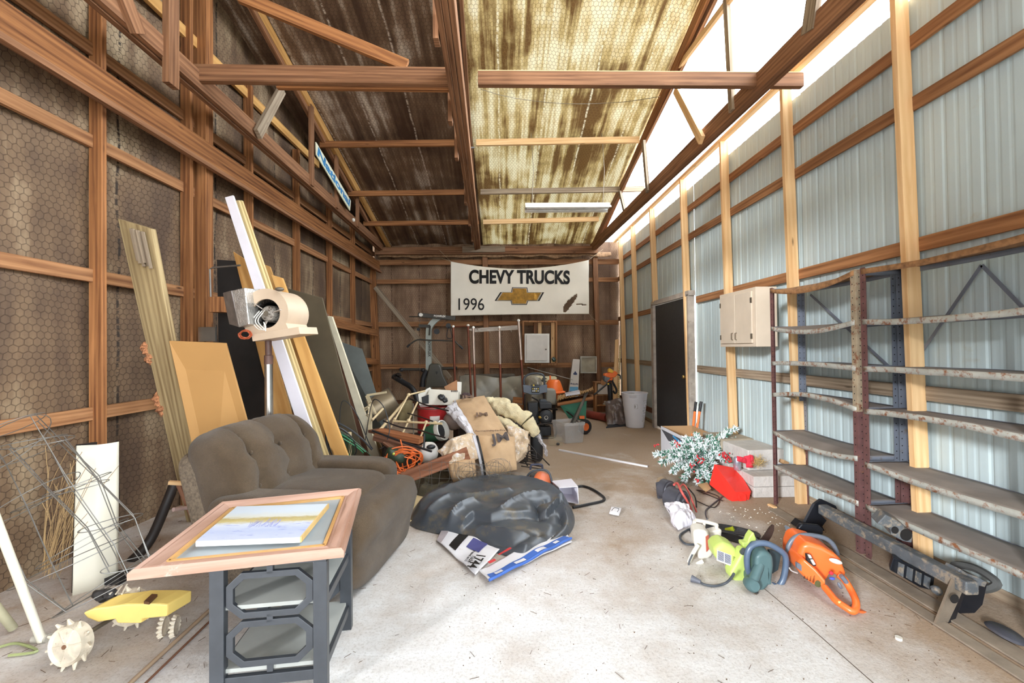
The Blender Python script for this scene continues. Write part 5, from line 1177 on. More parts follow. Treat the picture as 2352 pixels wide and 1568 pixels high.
for (a_, b_, h_, w_, Y_, lab, mt_) in (((345, 790), (1060, 935), .055, .12, 4.35, 'reddish board lying uppermost in front of the pipe frame', wood('reddish_board', S(172, 112, 72), S(124, 72, 44))), ((330, 870), (1010, 1075), .05, .15, 4.30, 'wide reddish board under the uppermost reddish board', W_DARK), ((300, 760), (620, 830), .03, .2, 4.6, 'short board behind the reddish boards', W_DARK), ((480, 960), (720, 1140), .02, .1, 4.2, 'splintered board end by the orange cord', W_DARK)):
    M().beam(PY(*zp5(*a_), Y_+.15), PY(*zp5(*b_), Y_), w_, h_, (0, 0, 1)).build('loose_board', mt_, label=lab, cat='board', bevel=.003)
for pts, Y_, r_, lab, mt_ in ((((430, 615), (720, 720), (980, 755), (1220, 830), (1440, 890)), (4.5, 4.2), .0085, 'bent dark iron rod running across the pipe frame', BLKM), (((860, 250), (1100, 345), (1240, 385), (1500, 450)), (5.0, 4.7), .0085, 'dark iron rod in front of the white carton', BLKM),
        (((830, 490), (1020, 545), (1240, 620)), (4.8, 4.5), .007, 'short dark rod in front of the red drum', BLKM), (((250, 775), (720, 950), (1220, 1115)), (4.4, 4.1), .011, 'long black square rod under the reddish boards', BLKP), (((1105, 830), (1095, 1090)), (4.25, 4.2), .009, 'short upright black rod above the white helmet', BLKP),
        (((920, 330), (925, 860)), (5.0, 4.9), .008, 'thin grey upright rod behind the pipe frame', wire_m)):
    M().curve([PY(*zp5(*p), Y_[0]+(Y_[1]-Y_[0])*i/(len(pts)-1)) for i, p in enumerate(pts)], r_, 8, 5).build('iron_rod', mt_, label=lab, cat='rod')
# cords and hoses
cz = lambda L_: [zp5(x, y) for x, y in L_]
t = thing('orange_extension_cord', PY(930, 1080, 4.1), 'tangled orange extension cord beside the armchair arm', 'cord')
cpx(cz([(710, 920), (745, 1080), (740, 1300), (790, 1480), (880, 1490), (940, 1440), (830, 1360), (850, 1200), (1000, 1150), (1040, 1180), (1000, 1260), (900, 1320)]), (4.2, 4.05), .0065, ORC, None, None, 'cord_loop', parent=t)
cpx(cz([(1010, 1150), (850, 1140), (700, 1190), (650, 1330), (640, 1520), (680, 1560), (650, 1440), (700, 1560), (800, 1400)]), (4.12, 3.98), .0065, ORC, None, None, 'cord_loop', parent=t)
cpx(cz([(560, 1568), (640, 1480), (760, 1560), (860, 1440), (820, 1260), (960, 1160)]), (4.0, 4.1), .006, ORC, None, None, 'cord_loop', parent=t)
z6 = lambda L_: [(740+x/4.2, 840+y/4.2) for x, y in L_]
cpx(z6([(165, 640), (175, 420), (205, 335), (280, 390), (360, 520), (450, 740), (490, 800)]), (4.3, 4.3), .005, BLKP, 'thin black cable arching over the paint chipped board', 'cable', 'black_cable')
cpx(z6([(415, 720), (440, 560), (480, 360), (525, 325), (590, 390), (630, 500), (650, 620), (610, 760), (555, 800)]), (4.5, 4.3), .005, BLKP, 'thin black cable looping in front of the metal bucket', 'cable', 'black_cable')
cpx(z6([(70, 860), (35, 680), (60, 570), (130, 545), (250, 600), (380, 700), (480, 810)]), (3.8, 4.0), .008, BLKP, 'thick black cable coiled behind the armchair', 'cable', 'black_cable')
cpx(z6([(100, 870), (60, 720), (120, 590), (260, 660), (330, 800), (300, 880)]), (3.8, 3.95), .007, BLKP, 'inner loop of black cable behind the armchair', 'cable', 'black_cable')
t = thing('green_garden_hose', PY(800, 1030, 3.9), 'thin green hoses bunched behind the armchair', 'hose')
GRN = plain('green_hose', S(52, 142, 92), .4); DGR = plain('dark_green_hose', S(40, 66, 46), .5)
for k, L_ in enumerate(([(60, 600), (150, 640), (280, 720), (420, 830)], [(80, 620), (200, 700), (330, 780), (400, 840)], [(70, 650), (150, 740), (260, 860), (330, 960)], [(90, 600), (230, 660), (400, 800), (480, 880)])): cpx(z6(L_), (3.85, 3.95), .005, GRN if k < 3 else DGR, None, None, 'hose_strand', parent=t)
for k in range(7): cpx(z6([(60+12*k, 700+20*k), (130+18*k, 620+10*k), (220+14*k, 760), (180+20*k, 880)]), (3.9, 4.0), .005, DGR, None, None, 'hose_strand', parent=t)
M().tube([PY(*z6([(265, 640)])[0], 4.1), V((PY(*z6([(262, 870)])[0], 4.1).x, 4.1, .0))], .018, 12).build('cream_pipe_stub', PVC, label='short cream upright pipe among the green hoses', cat='pipe')
t = thing('green_power_tool', PY(905, 1045, 4.0), 'dark green machine with a yellow dot beside the armchair arm', 'machine')
M().blob(PY(910, 1045, 4.1), (.20, .12, .10), (0, .4, 0), nz=.012, sc=14, sq=.6).build('housing', plain('dark_green_paint', S(42, 58, 40), .5), t, True); M().blob(PY(904, 1042, 4.03), (.024, .02, .024)).build('yellow_cap', plain('yellow_cap', S(206, 210, 90), .4), t, True)
for k, (s0, rr) in enumerate(((0, 34), (2, 26), (4, 40), (5, 22))):
    P_ = [PY(928+rr*math.cos(i*.8+s0)+6*math.sin(i*1.7+s0), 1060+(.75*rr)*math.sin(i*.8+s0)+5*math.cos(i*1.1), 4.1+.05*math.sin(i+s0)) for i in range(16)]; M().curve(P_, .006, 6, 5).build('cord_loop', ORC, bpy.data.objects['orange_extension_cord'], True)
# wire cage in front of the bags
t = thing('wire_basket_cage', PY(1050, 1110, 3.8), 'thin wire cage lying in front of the kraft bags', 'wire cage')
for k, (xa, xb) in enumerate(((962, 1150), (968, 1190), (958, 1180), (965, 1170), (975, 1160))):
    y_ = 1062+17*k; cpx([(xa, y_), ((xa+xb)/2, y_+4*math.sin(k)), (xb, y_+10-4*k)], (3.86, 3.8), .0018, CW, None, None, 'wire', parent=t)
for k in range(14):
    x_ = 965+15.5*k; cpx([(x_+(4 if k % 2 else -6), 1058), (x_+6*math.sin(k*2), 1095), (x_-8+5*math.sin(k), 1135)], (3.84, 3.8), .0016, CW, None, None, 'wire', parent=t)
t = thing('tangled_wire', PY(1140, 1090, 3.9), 'tangle of springy fence wire in front of the standing kraft bag', 'wire')
for c_ in ((1075, 1085), (1140, 1075), (1095, 1100)):
    m = M(); P_ = [PY(c_[0]+(22+6*math.sin(i*1.3))*math.cos(i*.7)+8*math.sin(i*.31), c_[1]+(18+5*math.cos(i))*math.sin(i*.7), 3.86+.03*math.sin(i)) for i in range(60)]; m.curve(P_, .0013, 3, 3); m.build('wire_coil', CW, t, True)
# ---------------- black rack with rods right of the pile
t = thing('iron_rack', PZ(1225, 1065), 'dark iron rod rack lying on the floor right of the kraft bags', 'rack')
for k in range(6): cpx([(1182+3*k, 1030+8*k), (1232+4*k, 1048+6*k)], (4.5, 4.45), .006, BLKM, None, None, 'rod', parent=t)
cpx([(1205, 1012), (1225, 1030), (1232, 1045), (1228, 1066)], (4.6, 4.5), .007, BLKM, None, None, 'bent_rod', parent=t); cpx([(1212, 1070), (1205, 1050), (1225, 1035), (1262, 1068)], (4.5, 4.6), .007, BLKM, None, None, 'bent_rod', parent=t)
cpx([(1175, 985), (1210, 996), (1232, 1006)], (4.9, 4.9), .010, BLKP, 'black bar under the cream glass wool', 'bar', 'black_bar')
# ---------------- generic little chainsaw behind the tarpaulin
ORS = plain('orange_saw_plastic', S(222, 112, 66), .4, var=.1, spec=.6)
GRS = plain('dark_grey_saw_plastic', S(66, 70, 76), .45, var=.1)
t = thing('chainsaw', PZ(1255, 1128), 'small orange chainsaw behind the charcoal tarpaulin', 'chainsaw')
zl = lambda x, y: (1000+x/5.345, 1080+y/5.345)
Yq = 3.85
M().blob(PY(*zl(1310, 140), Yq+.06), (.17, .22, .12), (.3, .45, -.2), sq=.75).build('engine_cover', ORS, t, True)
M().blob(PY(*zl(1260, 110), Yq+.16), (.16, .2, .11), sq=.6).build('crankcase', GRS, t, True)
cpx([zl(1105, 130), zl(1150, 40), zl(1230, 0), zl(1340, -5), zl(1400, 40), zl(1430, 150), zl(1435, 230)], (Yq+.1, Yq), .010, GRS, None, None, 'front_handle', 8, parent=t)
cpx([zl(1165, -10), zl(1175, -60), zl(1200, -72), zl(1290, -72), zl(1310, -60), zl(1315, -15)], (Yq+.2, Yq+.2), .010, plain('navy_grey_guard', S(60, 64, 84), .5), None, None, 'hand_guard', 8, parent=t)
cpx([zl(930, 60), zl(1020, 80), zl(1110, 110)], (Yq+.3, Yq+.12), .012, BLKM, None, None, 'guide_bar', 8, parent=t)
t = thing('white_plastic_bin', PZ(1305, 1155), 'small square white bin lying on its side by the orange chainsaw', 'bin')
A = [PY(1284, 1120, 3.62), PY(1327, 1117, 3.60), PY(1329, 1157, 3.62), PY(1292, 1150, 3.66)]; Bk = [PY(1267, 1104, 3.88), PY(1312, 1099, 3.88), PY(1315, 1135, 3.88), PY(1275, 1132, 3.9)]
m = M(); m.v = A+Bk; 
for i in range(4): m.face((i, (i+1) % 4, 4+(i+1) % 4, 4+i))
m.face((7, 6, 5, 4)); m.build('bin_wall', plain('white_bin_plastic', S(232, 228, 236), .4, var=.03), t, True, solid=.005)
cpx([(1316, 1120), (1338, 1116), (1362, 1124), (1386, 1141), (1384, 1150), (1350, 1158), (1316, 1165)], 0, .0115, BLKP, 'black bent tube handle lying beyond the white bin', 'tube', 'bent_tube', 10, z=.012)
M().beam(PZ(1284, 1033, .01), PZ(1488, 1071, .01), .022, .018).build('white_strip', plain('white_trim', S(232, 230, 234), .5, var=.03), label='long white trim strip lying across the bare floor', cat='strip')
t = thing('crumpled_packet', PZ(1413, 1178), 'small crumpled white and black packet alone on the floor', 'packet')
pillow([PZ(1404, 1163, .03), PZ(1427, 1166, .03), PZ(1421, 1184, .012), PZ(1399, 1180, .012)], .03, .006, 20, 14, 10).build('wrapper', WV, t, True)
cpx([(1405, 1172), (1411, 1166), (1421, 1168), (1418, 1175)], 0, .0022, BLK, None, None, 'black_print', parent=t, z=.055)
# ================================================================ rear: exercise machine, rack, machines
GYM = plain('pale_grey_gym_steel', S(168, 172, 162), .4, .2, var=.06); GYD = plain('dark_gym_steel', S(70, 66, 60), .45, .3)
Yg = 8.5
t = thing('home_gym', (PY(985, 900, Yg).x, Yg, 0), 'grey home gym tower with a pulldown bar and black padded back', 'exercise machine')
M().curve([V((PY(985, 900, Yg).x, Yg, .05)), PY(985, 835, Yg), PY(985, 770, Yg), PY(987, 752, Yg), PY(997, 738, Yg), PY(1010, 728, Yg)], .075, 4, 6).build('mast', GYM, t, True)
M().beam(PY(960, 723, Yg-.1), PY(1046, 731, Yg-.1), .07, .085).build('top_beam', GYD, t, True, bevel=.01)
M().beam(PY(962, 748, Yg-.05), PY(988, 749, Yg-.05), .05, .06).build('cross_arm', GYD, t, True)
M().tube([PY(940, 727, Yg), PY(965, 727, Yg)], .01, 6).build('pin', GYD, t, True)
M().lathe([(0, -.03), (.035, -.03), (.035, .03), (0, .03)], TR(*PY(967, 723, Yg-.2)) @ RX(90), 16).build('white_pulley', WHT, t, True)
for c in ((1003, 761, .055), (1030, 748, .05), (961, 756, .03)): M().lathe([(0, -.02), (c[2], -.02), (c[2]*.85, 0), (c[2], .02), (0, .02)], TR(*PY(c[0], c[1], Yg-.15)) @ RX(90), 16).build('pulley', BLKP, t, True)
cpx([(935, 797), (945, 788), (960, 780), (985, 781), (1040, 783), (1050, 789), (1063, 801)], Yg-.2, .014, GYD, None, None, 'pulldown_bar', 8, parent=t)
for a_ in ((935, 797, 941, 791), (1056, 794, 1063, 801)): M().tube([PY(a_[0], a_[1], Yg-.2), PY(a_[2], a_[3], Yg-.2)], .02, 8).build('grip', BLKP, t, True)
cpx([(1030, 750), (1026, 774), (1038, 775), (1033, 750)], Yg-.2, .008, BLKP, None, None, 'stirrup_handle', parent=t); cpx([(988, 748), (986, 770)], Yg-.15, .018, GYD, None, None, 'black_hook', parent=t)
cpx([(1003, 761), (1028, 733)], Yg-.12, .004, wire_m, None, None, 'cable', parent=t); cpx([(964, 780), (964, 880)], Yg-.1, .004, wire_m, None, None, 'cable', parent=t); cpx([(966, 727), (962, 756)], Yg-.12, .004, wire_m, None, None, 'cable', parent=t)
VN = plain('dark_olive_vinyl', S(74, 70, 60), .35, var=.1, spec=.6)
bo = [(985, 838), (990, 835), (1006, 835), (1012, 840), (1018, 862), (1028, 882), (1030, 890), (975, 890), (978, 872), (983, 850)]
pxprism(bo, Yg-.35, .10).build('padded_back', VN, t, True, bevel=.025)
m = M(); c_ = PY(1003, 859, Yg-.365)
for a_ in (-.5, 0, .5): m.beam(c_, c_+V((math.sin(a_)*.045, 0, .055*math.cos(a_))), .008, .006)
m.build('pad_logo', BLK, t, True)
cpx([(980, 850), (972, 868), (970, 888)], Yg-.3, .05, BLKP, None, None, 'side_housing', 8, parent=t)
M().tube([PY(918, 848, Yg), PY(975, 848, Yg)], .028, 8).build('press_arm', GYD, t, True); M().tube([PY(1010, 846, Yg), PY(1050, 845, Yg)], .028, 8).build('press_arm', GYD, t, True)
for c in ((922, 849), (972, 850)): M().blob(PY(*c, Yg-.05), (.09, .08, .08)).build('joint', BLKP, t, True)
cpx([(903, 864), (925, 877), (948, 893), (960, 925)], (Yg-.4, Yg-.6), [.03]*18+[.05], BLKP, None, None, 'rower_arm', 8, parent=t) if False else cpx([(903, 864), (925, 877), (948, 893), (960, 925)], (Yg-.4, Yg-.6), .05, BLKP, None, None, 'rowing_arm', 8, parent=t)
for c in ((908, 866), (915, 860), (918, 870)): M().blob(PY(*c, Yg-.45), (.12, .1, .07), nz=.02, sc=14).build('clamp', BLKM, t, True)
for x_ in (918, 932, 938): cpx([(x_, 850), (x_+4, 880), (x_-2, 910)], Yg-.3, .0035, wire_m, None, None, 'cable', parent=t)
text('BOWFLEX', .05, basis(PY(1010, 726, Yg-.16), (1, 0, -.05), (0, 0, 1)), WHT, t, off=.002)
o = text('BOWFLEX', .07, basis(PY(986, 800, Yg-.085), (0, 0, -1), (1, 0, 0)), GYD, t, off=.002)

t = thing('garment_rack', (PY(1120, 900, 7.3).x, 7.3, 0), 'tall copper brown tube rack with a wire top shelf', 'rack')
posts = [((1041, 750), (1046, 905), 7.45), ((1075, 747), (1083, 930), 7.4), ((1087, 752), (1092, 930), 7.1), ((1147, 752), (1151, 940), 7.1), ((1191, 736), (1206, 955), 7.0)]
for (a_, b_, Y_) in posts:
    A_, B_ = PY(*a_, Y_), PY(*b_, Y_); B_ = A_+(B_-A_)*((A_.z-.01)/(A_.z-B_.z)); Mx = A_.lerp(B_, .36)
    p_ = M().tube([A_, B_], .020, 10).build('post', RUSTR, t, True)
    if a_[0] in (1087, 1147, 1191): M().tube([A_+V((0, -.001, 0)), Mx+V((0, -.001, 0))], .0213, 10).build('chrome_section', plain('worn_chrome', S(190, 168, 152), .3, .6), p_, True)
    M().blob(A_, (.05, .05, .05)).build('end_cap', WHT, p_, True)
for f_ in range(7):
    u = f_/6; M().tube([PY(1075, 756, 7.4).lerp(PY(1087, 762, 7.1), u), PY(1191, 747, 7.4).lerp(PY(1191, 756, 7.0), u)], .006, 6).build('shelf_wire', GW, t, True)
M().tube([PY(1041, 751, 7.45), PY(1075, 749, 7.4)], .01, 6).build('shelf_wire', RUSTR, t, True)
for x_ in (1100, 1125, 1150, 1175): M().tube([PY(x_, 762, 7.1), PY(x_-4, 753, 7.4)], .006, 6).build('shelf_wire', GW, t, True)

FILM = plain('dusty_clear_plastic_film', S(142, 134, 118), .35, var=.25, sc=3, spec=.6, alpha=.88, dirt=(S(176, 164, 142), .6))
m = M()
def fl(u, v):
    p = PY(1055+192*u, 862-3*math.sin(u*9)+0*v, 8.05); q = PY(1062+190*u, 942, 7.85); r = p.lerp(q, v); return r+V((0, -.10*abs(noise.noise(r*2.5))-.22*abs(math.sin((u+v*.5)*5))*v*(1-v), -.04*abs(noise.noise(r*3))))
m.grid(fl, 70, 40); m.build('plastic_sheet', FILM, label='dusty grey plastic film draped over things behind the tube rack', cat='plastic sheet', solid=.003)
M().box((PY(1110, 930, 7.9).x+.1, 8.4, .42), (1.0, .36, .84)).build('covered_chest', plain('dark_chest', S(84, 74, 62), .8, var=.3), label='dark chest hidden under the dusty plastic film', cat='chest', bevel=.02)
M().beam(PY(1210, 883, 7.2), PY(1252, 910, 7.2), .03, .04).build('wood_strip', W_OLD, label='wood strip beneath the pressure washer handle', cat='board') if False else None
pillow([PY(1203, 862, 7.6), PY(1240, 866, 7.6), PY(1262, 925, 7.4), (PY(1215, 935, 7.3))], .35, .03, 6, seed=21).build('wrapped_bundle', FILM, label='lump wrapped in clear plastic behind the pressure washer', cat='bundle')
for (x0, y0, x1, y1) in ((1178, 918, 1200, 920), (1180, 935, 1202, 937)): M().beam(PY(x0, y0, 7.0), PY(x1, y1, 7.0), .03, .10).build('crate_slat', W_OLD, label='pale crate slat beside the rack post, %s one' % ('upper' if y0 == 918 else 'lower'), cat='slat')

# pressure washer
Yw = 6.45; t = thing('pressure_washer', (PY(1238, 950, Yw).x, Yw, 0), 'black petrol pressure washer with a grey control panel and loop handle', 'pressure washer')
PG = plain('grey_panel_plastic', S(96, 104, 116), .45, var=.08)
cpx([(1207, 893), (1203, 876), (1206, 866), (1216, 859), (1232, 857), (1246, 860), (1250, 868), (1251, 893)], Yw+.1, .016, GRS, None, None, 'loop_handle', 8, parent=t)
pxprism([(1201, 884), (1215, 886), (1240, 886), (1257, 883), (1257, 901), (1246, 903), (1238, 906), (1218, 906), (1210, 903), (1202, 901)], Yw+.06, .12).build('control_panel', PG, t, True, bevel=.012)
lp = pxprism([(1221, 889), (1239, 889), (1239, 902), (1221, 902)], Yw+.048, .01).build('black_label', BLK, t, True)
for i in range(4):
    for j in range(2): M().slab(pyrect(1223+4*i, 891+5*j, 1225.5+4*i, 894+5*j, Yw+.044), .003).build('label_mark', plain('yellow_mark', S(220, 190, 60), .5) if (i+j) % 3 == 0 else WHT, lp, True)
for i in range(5): M().lathe([(0, 0), (.014, 0), (.014, .03), (0, .03)], TR(*PY(1221+4.6*i, 884.5, Yw+.06)) @ RX(90), 10).build('nozzle_plug', plain('yellow_plug', S(220, 190, 60), .4) if i == 1 else BLKP, t, True)
for x_ in (1205, 1250): 
    A_ = PY(x_, 905, Yw+.12); M().tube([A_, V((A_.x, A_.y, .1))], .013, 8).build('frame_upright', BLKM, t, True)
ENG = plain('black_engine', S(44, 44, 46), .45, .2, var=.3, sc=14)
for pts, Y_, d_, nm in (([(1212, 925), (1236, 924), (1237, 946), (1231, 960), (1216, 958), (1213, 945)], Yw-.04, .2, 'engine_block'), ([(1238, 923), (1268, 926), (1268, 938), (1240, 940)], Yw-.08, .22, 'fuel_tank'), ([(1216, 945), (1238, 945), (1240, 973), (1222, 976)], Yw, .2, 'crankcase')):
    pxprism(pts, Y_, d_).build(nm, ENG, t, True, bevel=.014)
mt_ = TR(*PY(1254, 958, Yw-.08)) @ RX(90)
M().lathe([(0, .03), (.03, .032), (.032, .024), (.075, .03), (.108, .01), (.112, -.03), (.112, -.16), (0, -.16)], mt_, 28).build('recoil_starter', ENG, t, True)
M().lathe([(.022, .034), (.028, .036), (.026, .030)], mt_, 20).build('starter_badge', WHT, t, True)
M().blob(PY(1240, 958, Yw-.12), (.05, .03, .035), (0, .5, 0)).build('yellow_valve', plain('yellow_valve', S(200, 160, 60), .4), t, True)
pxprism([(1240, 918), (1254, 917), (1258, 924), (1240, 924)], Yw, .12).build('air_filter', GRS, t, True, bevel=.01)
for dy in (0, .24): cpx([(1235, 975), (1262, 972), (1273, 975), (1278, 990), (1274, 1003), (1260, 1006), (1236, 1004)], Yw-.1+dy, .014, BLKM, None, None, 'base_loop', 8, parent=t)
pxprism([(1240, 980), (1266, 980), (1266, 1000), (1240, 1002)], Yw-.05, .15).build('base_plate', ENG, t, True, bevel=.01)
# orange mixer behind
OR2 = plain('orange_machine_paint', S(244, 118, 48), .4, var=.06)
Ym = 7.35; t = thing('orange_hopper', (PY(1272, 900, Ym).x, Ym, 0), 'orange domed machine hood behind the pressure washer', 'machine')
mt_ = TR(PY(1272, 900, Ym).x, Ym, 0)
z_ = lambda y: PY(1272, y, Ym).z
M().lathe([(.0, z_(871)), (.09, z_(872)), (.115, z_(876)), (.16, z_(893)), (.162, z_(897)), (.20, z_(899)), (.20, z_(901)), (.10, z_(903)), (.09, z_(916)), (.0, z_(916))], mt_, 28).build('hood', OR2, t, True)
M().tube([V((mt_.translation.x-.06, Ym, z_(873))), V((mt_.translation.x-.06, Ym, z_(862)))], .014, 8).build('lug', OR2, t, True)
M().tube([V((mt_.translation.x, Ym, z_(916))), V((mt_.translation.x, Ym, .0))], .03, 8).build('stand', BLKM, t, True)
t = thing('welder_box', PY(1250, 880, 7.75), 'cream machine box with dark letters behind the orange hood', 'box')
M().slab(pyrect(1228, 866, 1279, 925, 7.7), .3).build('case', plain('cream_case', S(226, 216, 176), .5), t, True, bevel=.004); text('LINC', .09, basis(PY(1243, 873, 7.68), (1, 0, 0), (0, 0, 1)), BLK, t, off=.004)
pxprism([(1254, 893), (1276, 894), (1278, 904), (1279, 930), (1254, 930)], 6.95, .25).build('grey_canister', plain('dusty_grey_green', S(150, 146, 134), .6, var=.1), label='dusty grey canister between the orange hood and the wheelbarrow', cat='canister', bevel=.03)
cpx([(1222, 912), (1245, 925), (1262, 938), (1280, 940)], (6.8, 6.6), .014, BLKM, 'black wheelbarrow like handle bar behind the pressure washer', 'handle bar', 'black_bar')
# wheelbarrow
Yh = 6.75; t = thing('wheelbarrow', (PY(1318, 960, Yh).x, Yh, 0), 'green wheelbarrow loaded with a straw mat behind the clear bin', 'wheelbarrow')
GB = plain('green_barrow_plastic', S(74, 142, 118), .5, var=.08)
A_ = [PY(1283, 925, Yh-.25), PY(1347, 918, Yh-.2), PY(1347, 918, Yh+.35), PY(1283, 925, Yh+.35)]; B_ = [PY(1308, 962, Yh-.05), PY(1345, 966, Yh-.05), PY(1345, 962, Yh+.2), PY(1308, 958, Yh+.2)]
m = M(); m.v = [V(p) for p in A_+B_]
for i in range(4): m.face((i, (i+1) % 4, 4+(i+1) % 4, 4+i))
m.face((4, 5, 6, 7)); m.build('tray', GB, t, True, solid=.01)
c_ = PY(1344, 985, Yh-.12); R_ = .11
wo = M().lathe([(.06, -.03), (.085, -.035), (.11, -.02), (.118, 0), (.11, .02), (.085, .035), (.06, .03), (.06, -.03)], TR(c_.x, c_.y, .118) @ RZ(25) @ RX(90), 28).build('wheel', BLKP, t, True)
M().lathe([(0, -.02), (.06, -.022), (.06, .022), (0, .02)], TR(c_.x, c_.y, .118) @ RZ(25) @ RX(90), 16).build('hub', plain('orange_hub', S(226, 110, 50), .5), wo, True)
M().slab(pyrect(1331, 955, 1343, 962, Yh-.16), .05).build('orange_fender', OR2, t, True, bevel=.004)
cpx([(1294, 938), (1318, 958), (1340, 985)], Yh-.15, .012, BLKM, None, None, 'frame_tube', parent=t); cpx([(1350, 915), (1335, 960), (1330, 990)], Yh+.1, .012, BLKM, None, None, 'frame_tube', parent=t)
q = [PY(1281, 917, Yh+.38), PY(1361, 905, Yh+.4), PY(1363, 910, Yh-.28), PY(1280, 925, Yh-.3)]
M().slab(q, .05, (0, 0, -1)).build('wooden_tray', W_OLD, label='shallow wooden tray lying across the green wheelbarrow', cat='tray', bevel=.004)
m = M(); q2 = [p+V((0, 0, .02)) for p in q]
def mat_(u, v): p = q2[0].lerp(q2[1], u).lerp(q2[3].lerp(q2[2], u), v); return p+V((0, 0, .03+.018*math.sin(u*90)*math.sin(v*30)+.05*noise.noise(p*4)+.05*u))
m.grid(mat_, 90, 24); m.build('straw_mat', plain('straw_and_shells', S(186, 146, 96), .9, var=.6, sc=40, bmp=.8), label='rough straw coloured mat heaped on the wooden tray', cat='mat', solid=.01)
q3 = [PY(1297, 909, Yh-.1), PY(1331, 902, Yh-.1), PY(1332, 908, Yh-.3), PY(1299, 913, Yh-.32)]
M().slab([p+V((0, 0, .05)) for p in q3], .03, (0, 0, -1)).build('clear_tray', plain('clear_grey_plastic', S(196, 194, 198), .25, var=.04), label='small clear ribbed tray lying on the straw mat', cat='tray', bevel=.003)
# clear storage bin with levelling bar
Yk = 6.15; t = thing('storage_bin', (PY(1305, 1010, Yk).x, Yk, 0), 'empty clear plastic storage bin on the floor before the wheelbarrow', 'bin')
CLR = plain('frosted_clear_plastic', S(214, 212, 210), .3, var=.04, alpha=.20, spec=.5)
T_ = [PY(1268, 957, Yk+.12), PY(1297, 972, Yk-.18), PY(1343, 965, Yk-.10), PY(1320, 951, Yk+.25)]; 
zt = T_[1].z; T_ = [V((p.x, p.y, zt)) for p in T_]; cc = sum(T_, V())/4; G_ = [V((cc.x+(p.x-cc.x)*.86, cc.y+(p.y-cc.y)*.86, .005)) for p in T_]
m = M(); m.v = T_+G_
for i in range(4): m.face((i, (i+1) % 4, 4+(i+1) % 4, 4+i))
m.face((4, 5, 6, 7)); m.build('bin_wall', CLR, t, True, solid=.005)
m = M()
for i in range(4): m.beam(T_[i]-V((0, 0, .02)), T_[(i+1) % 4]-V((0, 0, .02)), .018, .04)
m.build('rim', CLR, t, True, bevel=.003)
M().beam(PY(1348, 900, 6.55), PY(1319, 970, 6.12), .035, .02).build('silver_bar', plain('silver_black_bar', S(120, 120, 118), .3, .6), label='silver bar standing in the clear storage bin', cat='bar')
M().beam(PY(1338, 925, 6.5), PY(1313, 972, 6.14), .045, .02).build('black_bar', BLKP, label='black flat bar leaning beside the silver bar in the bin', cat='bar')
t = thing('clear_case', PZ(1280, 1024), 'small clear plastic case on the floor in front of the storage bin', 'case')
a_ = PZ(1278, 1024); M().box((a_.x, a_.y+.08, .05), (.19, .16, .09)).build('case_body', plain('clear_case_plastic', S(206, 190, 160), .3, var=.05, alpha=.22), t, True, bevel=.004); M().blob((a_.x+.02, a_.y-.01, .03), (.05, .03, .035)).build('dark_latch', BLKP, t, True)
# string trimmer, cabinet, blower, sticks, bag, pipe, hamper
Yt = 7.6; t = thing('string_trimmer', PY(1385, 900, Yt), 'orange and yellow string trimmer leaning over the small wooden cabinet', 'trimmer')
cpx([(1403, 873), (1390, 885), (1365, 906)], (Yt, Yt-.2), .016, BLKP, None, None, 'shaft', 8, parent=t); M().tube([PY(1406, 868, Yt), PY(1397, 878, Yt)], .024, 10).build('orange_sleeve', OR2, t, True)
pxprism([(1388, 858), (1398, 856), (1406, 850), (1416, 853), (1420, 858), (1414, 866), (1404, 868), (1396, 866), (1388, 863)], Yt-.05, .1).build('motor_head', OR2, t, True, bevel=.015)
pxprism([(1397, 850), (1401, 845), (1411, 852), (1407, 857), (1397, 854)], Yt-.08, .08).build('yellow_housing', plain('yellow_plastic', S(240, 184, 60), .4), t, True, bevel=.01)
cpx([(1418, 860), (1424, 862), (1425, 870)], Yt, .01, BLKP, None, None, 'trigger_cord', parent=t); M().slab(pyrect(1396, 880, 1399, 883, Yt-.12), .03).build('yellow_band', plain('yellow_band', S(236, 200, 60), .5), t, True)
Yc2 = 8.75; t = thing('small_wooden_cabinet', (PY(1385, 950, Yc2).x, Yc2, 0), 'small pine display cabinet with a white arched panel at the rear', 'cabinet')
PN = wood('pine_cabinet', S(190, 142, 100), S(150, 104, 68), grain=.4)
for q_, d_, nm, mt_ in (((1367, 878, 1371, 953), .2, 'side', PN), ((1400, 878, 1404, 953), .2, 'side', PN), ((1366, 877, 1405, 880), .22, 'top', PN), ((1371, 906, 1400, 908), .2, 'shelf', PN), ((1371, 930, 1400, 932), .2, 'shelf', PN), ((1371, 949, 1400, 953), .2, 'bottom', PN)): M().slab(pyrect(*q_, Yc2), d_).build(nm, mt_, t, True, bevel=.002)
M().slab(pyrect(1371, 880, 1400, 949, Yc2+.18), .02).build('back', PN, t, True); M().slab(pyrect(1373, 882, 1399, 905, Yc2+.01), .01).build('white_panel', plain('white_washed_panel', S(206, 196, 184), .6), t, True); M().lathe([(0, 0), (.06, 0), (.06, .02), (0, .02)], TR(*PY(1386, 878, Yc2)) @ RX(90), 20).build('crest', PN, t, True)
for i, (x_, y_) in enumerate(((1388, 921), (1393, 922), (1386, 926), (1392, 927))): M().slab(pyrect(x_, y_, x_+5, y_+4, Yc2+.08), .04).build('trinket', WHT if i % 2 == 0 else plain('gold_trinket', S(214, 196, 130), .4), label='small pale trinket on the cabinet shelf, number %d from the left' % (i+1) if False else ['palest trinket, upper left on the cabinet shelf', 'gilt trinket, upper right on the cabinet shelf', 'white trinket below on the cabinet shelf, to the left', 'gilt trinket below on the cabinet shelf, to the right'][i], cat='trinket')
t = thing('leaf_blower', PY(1402, 880, 8.3), 'grey leaf blower with a black hose standing by the pine sticks', 'leaf blower')
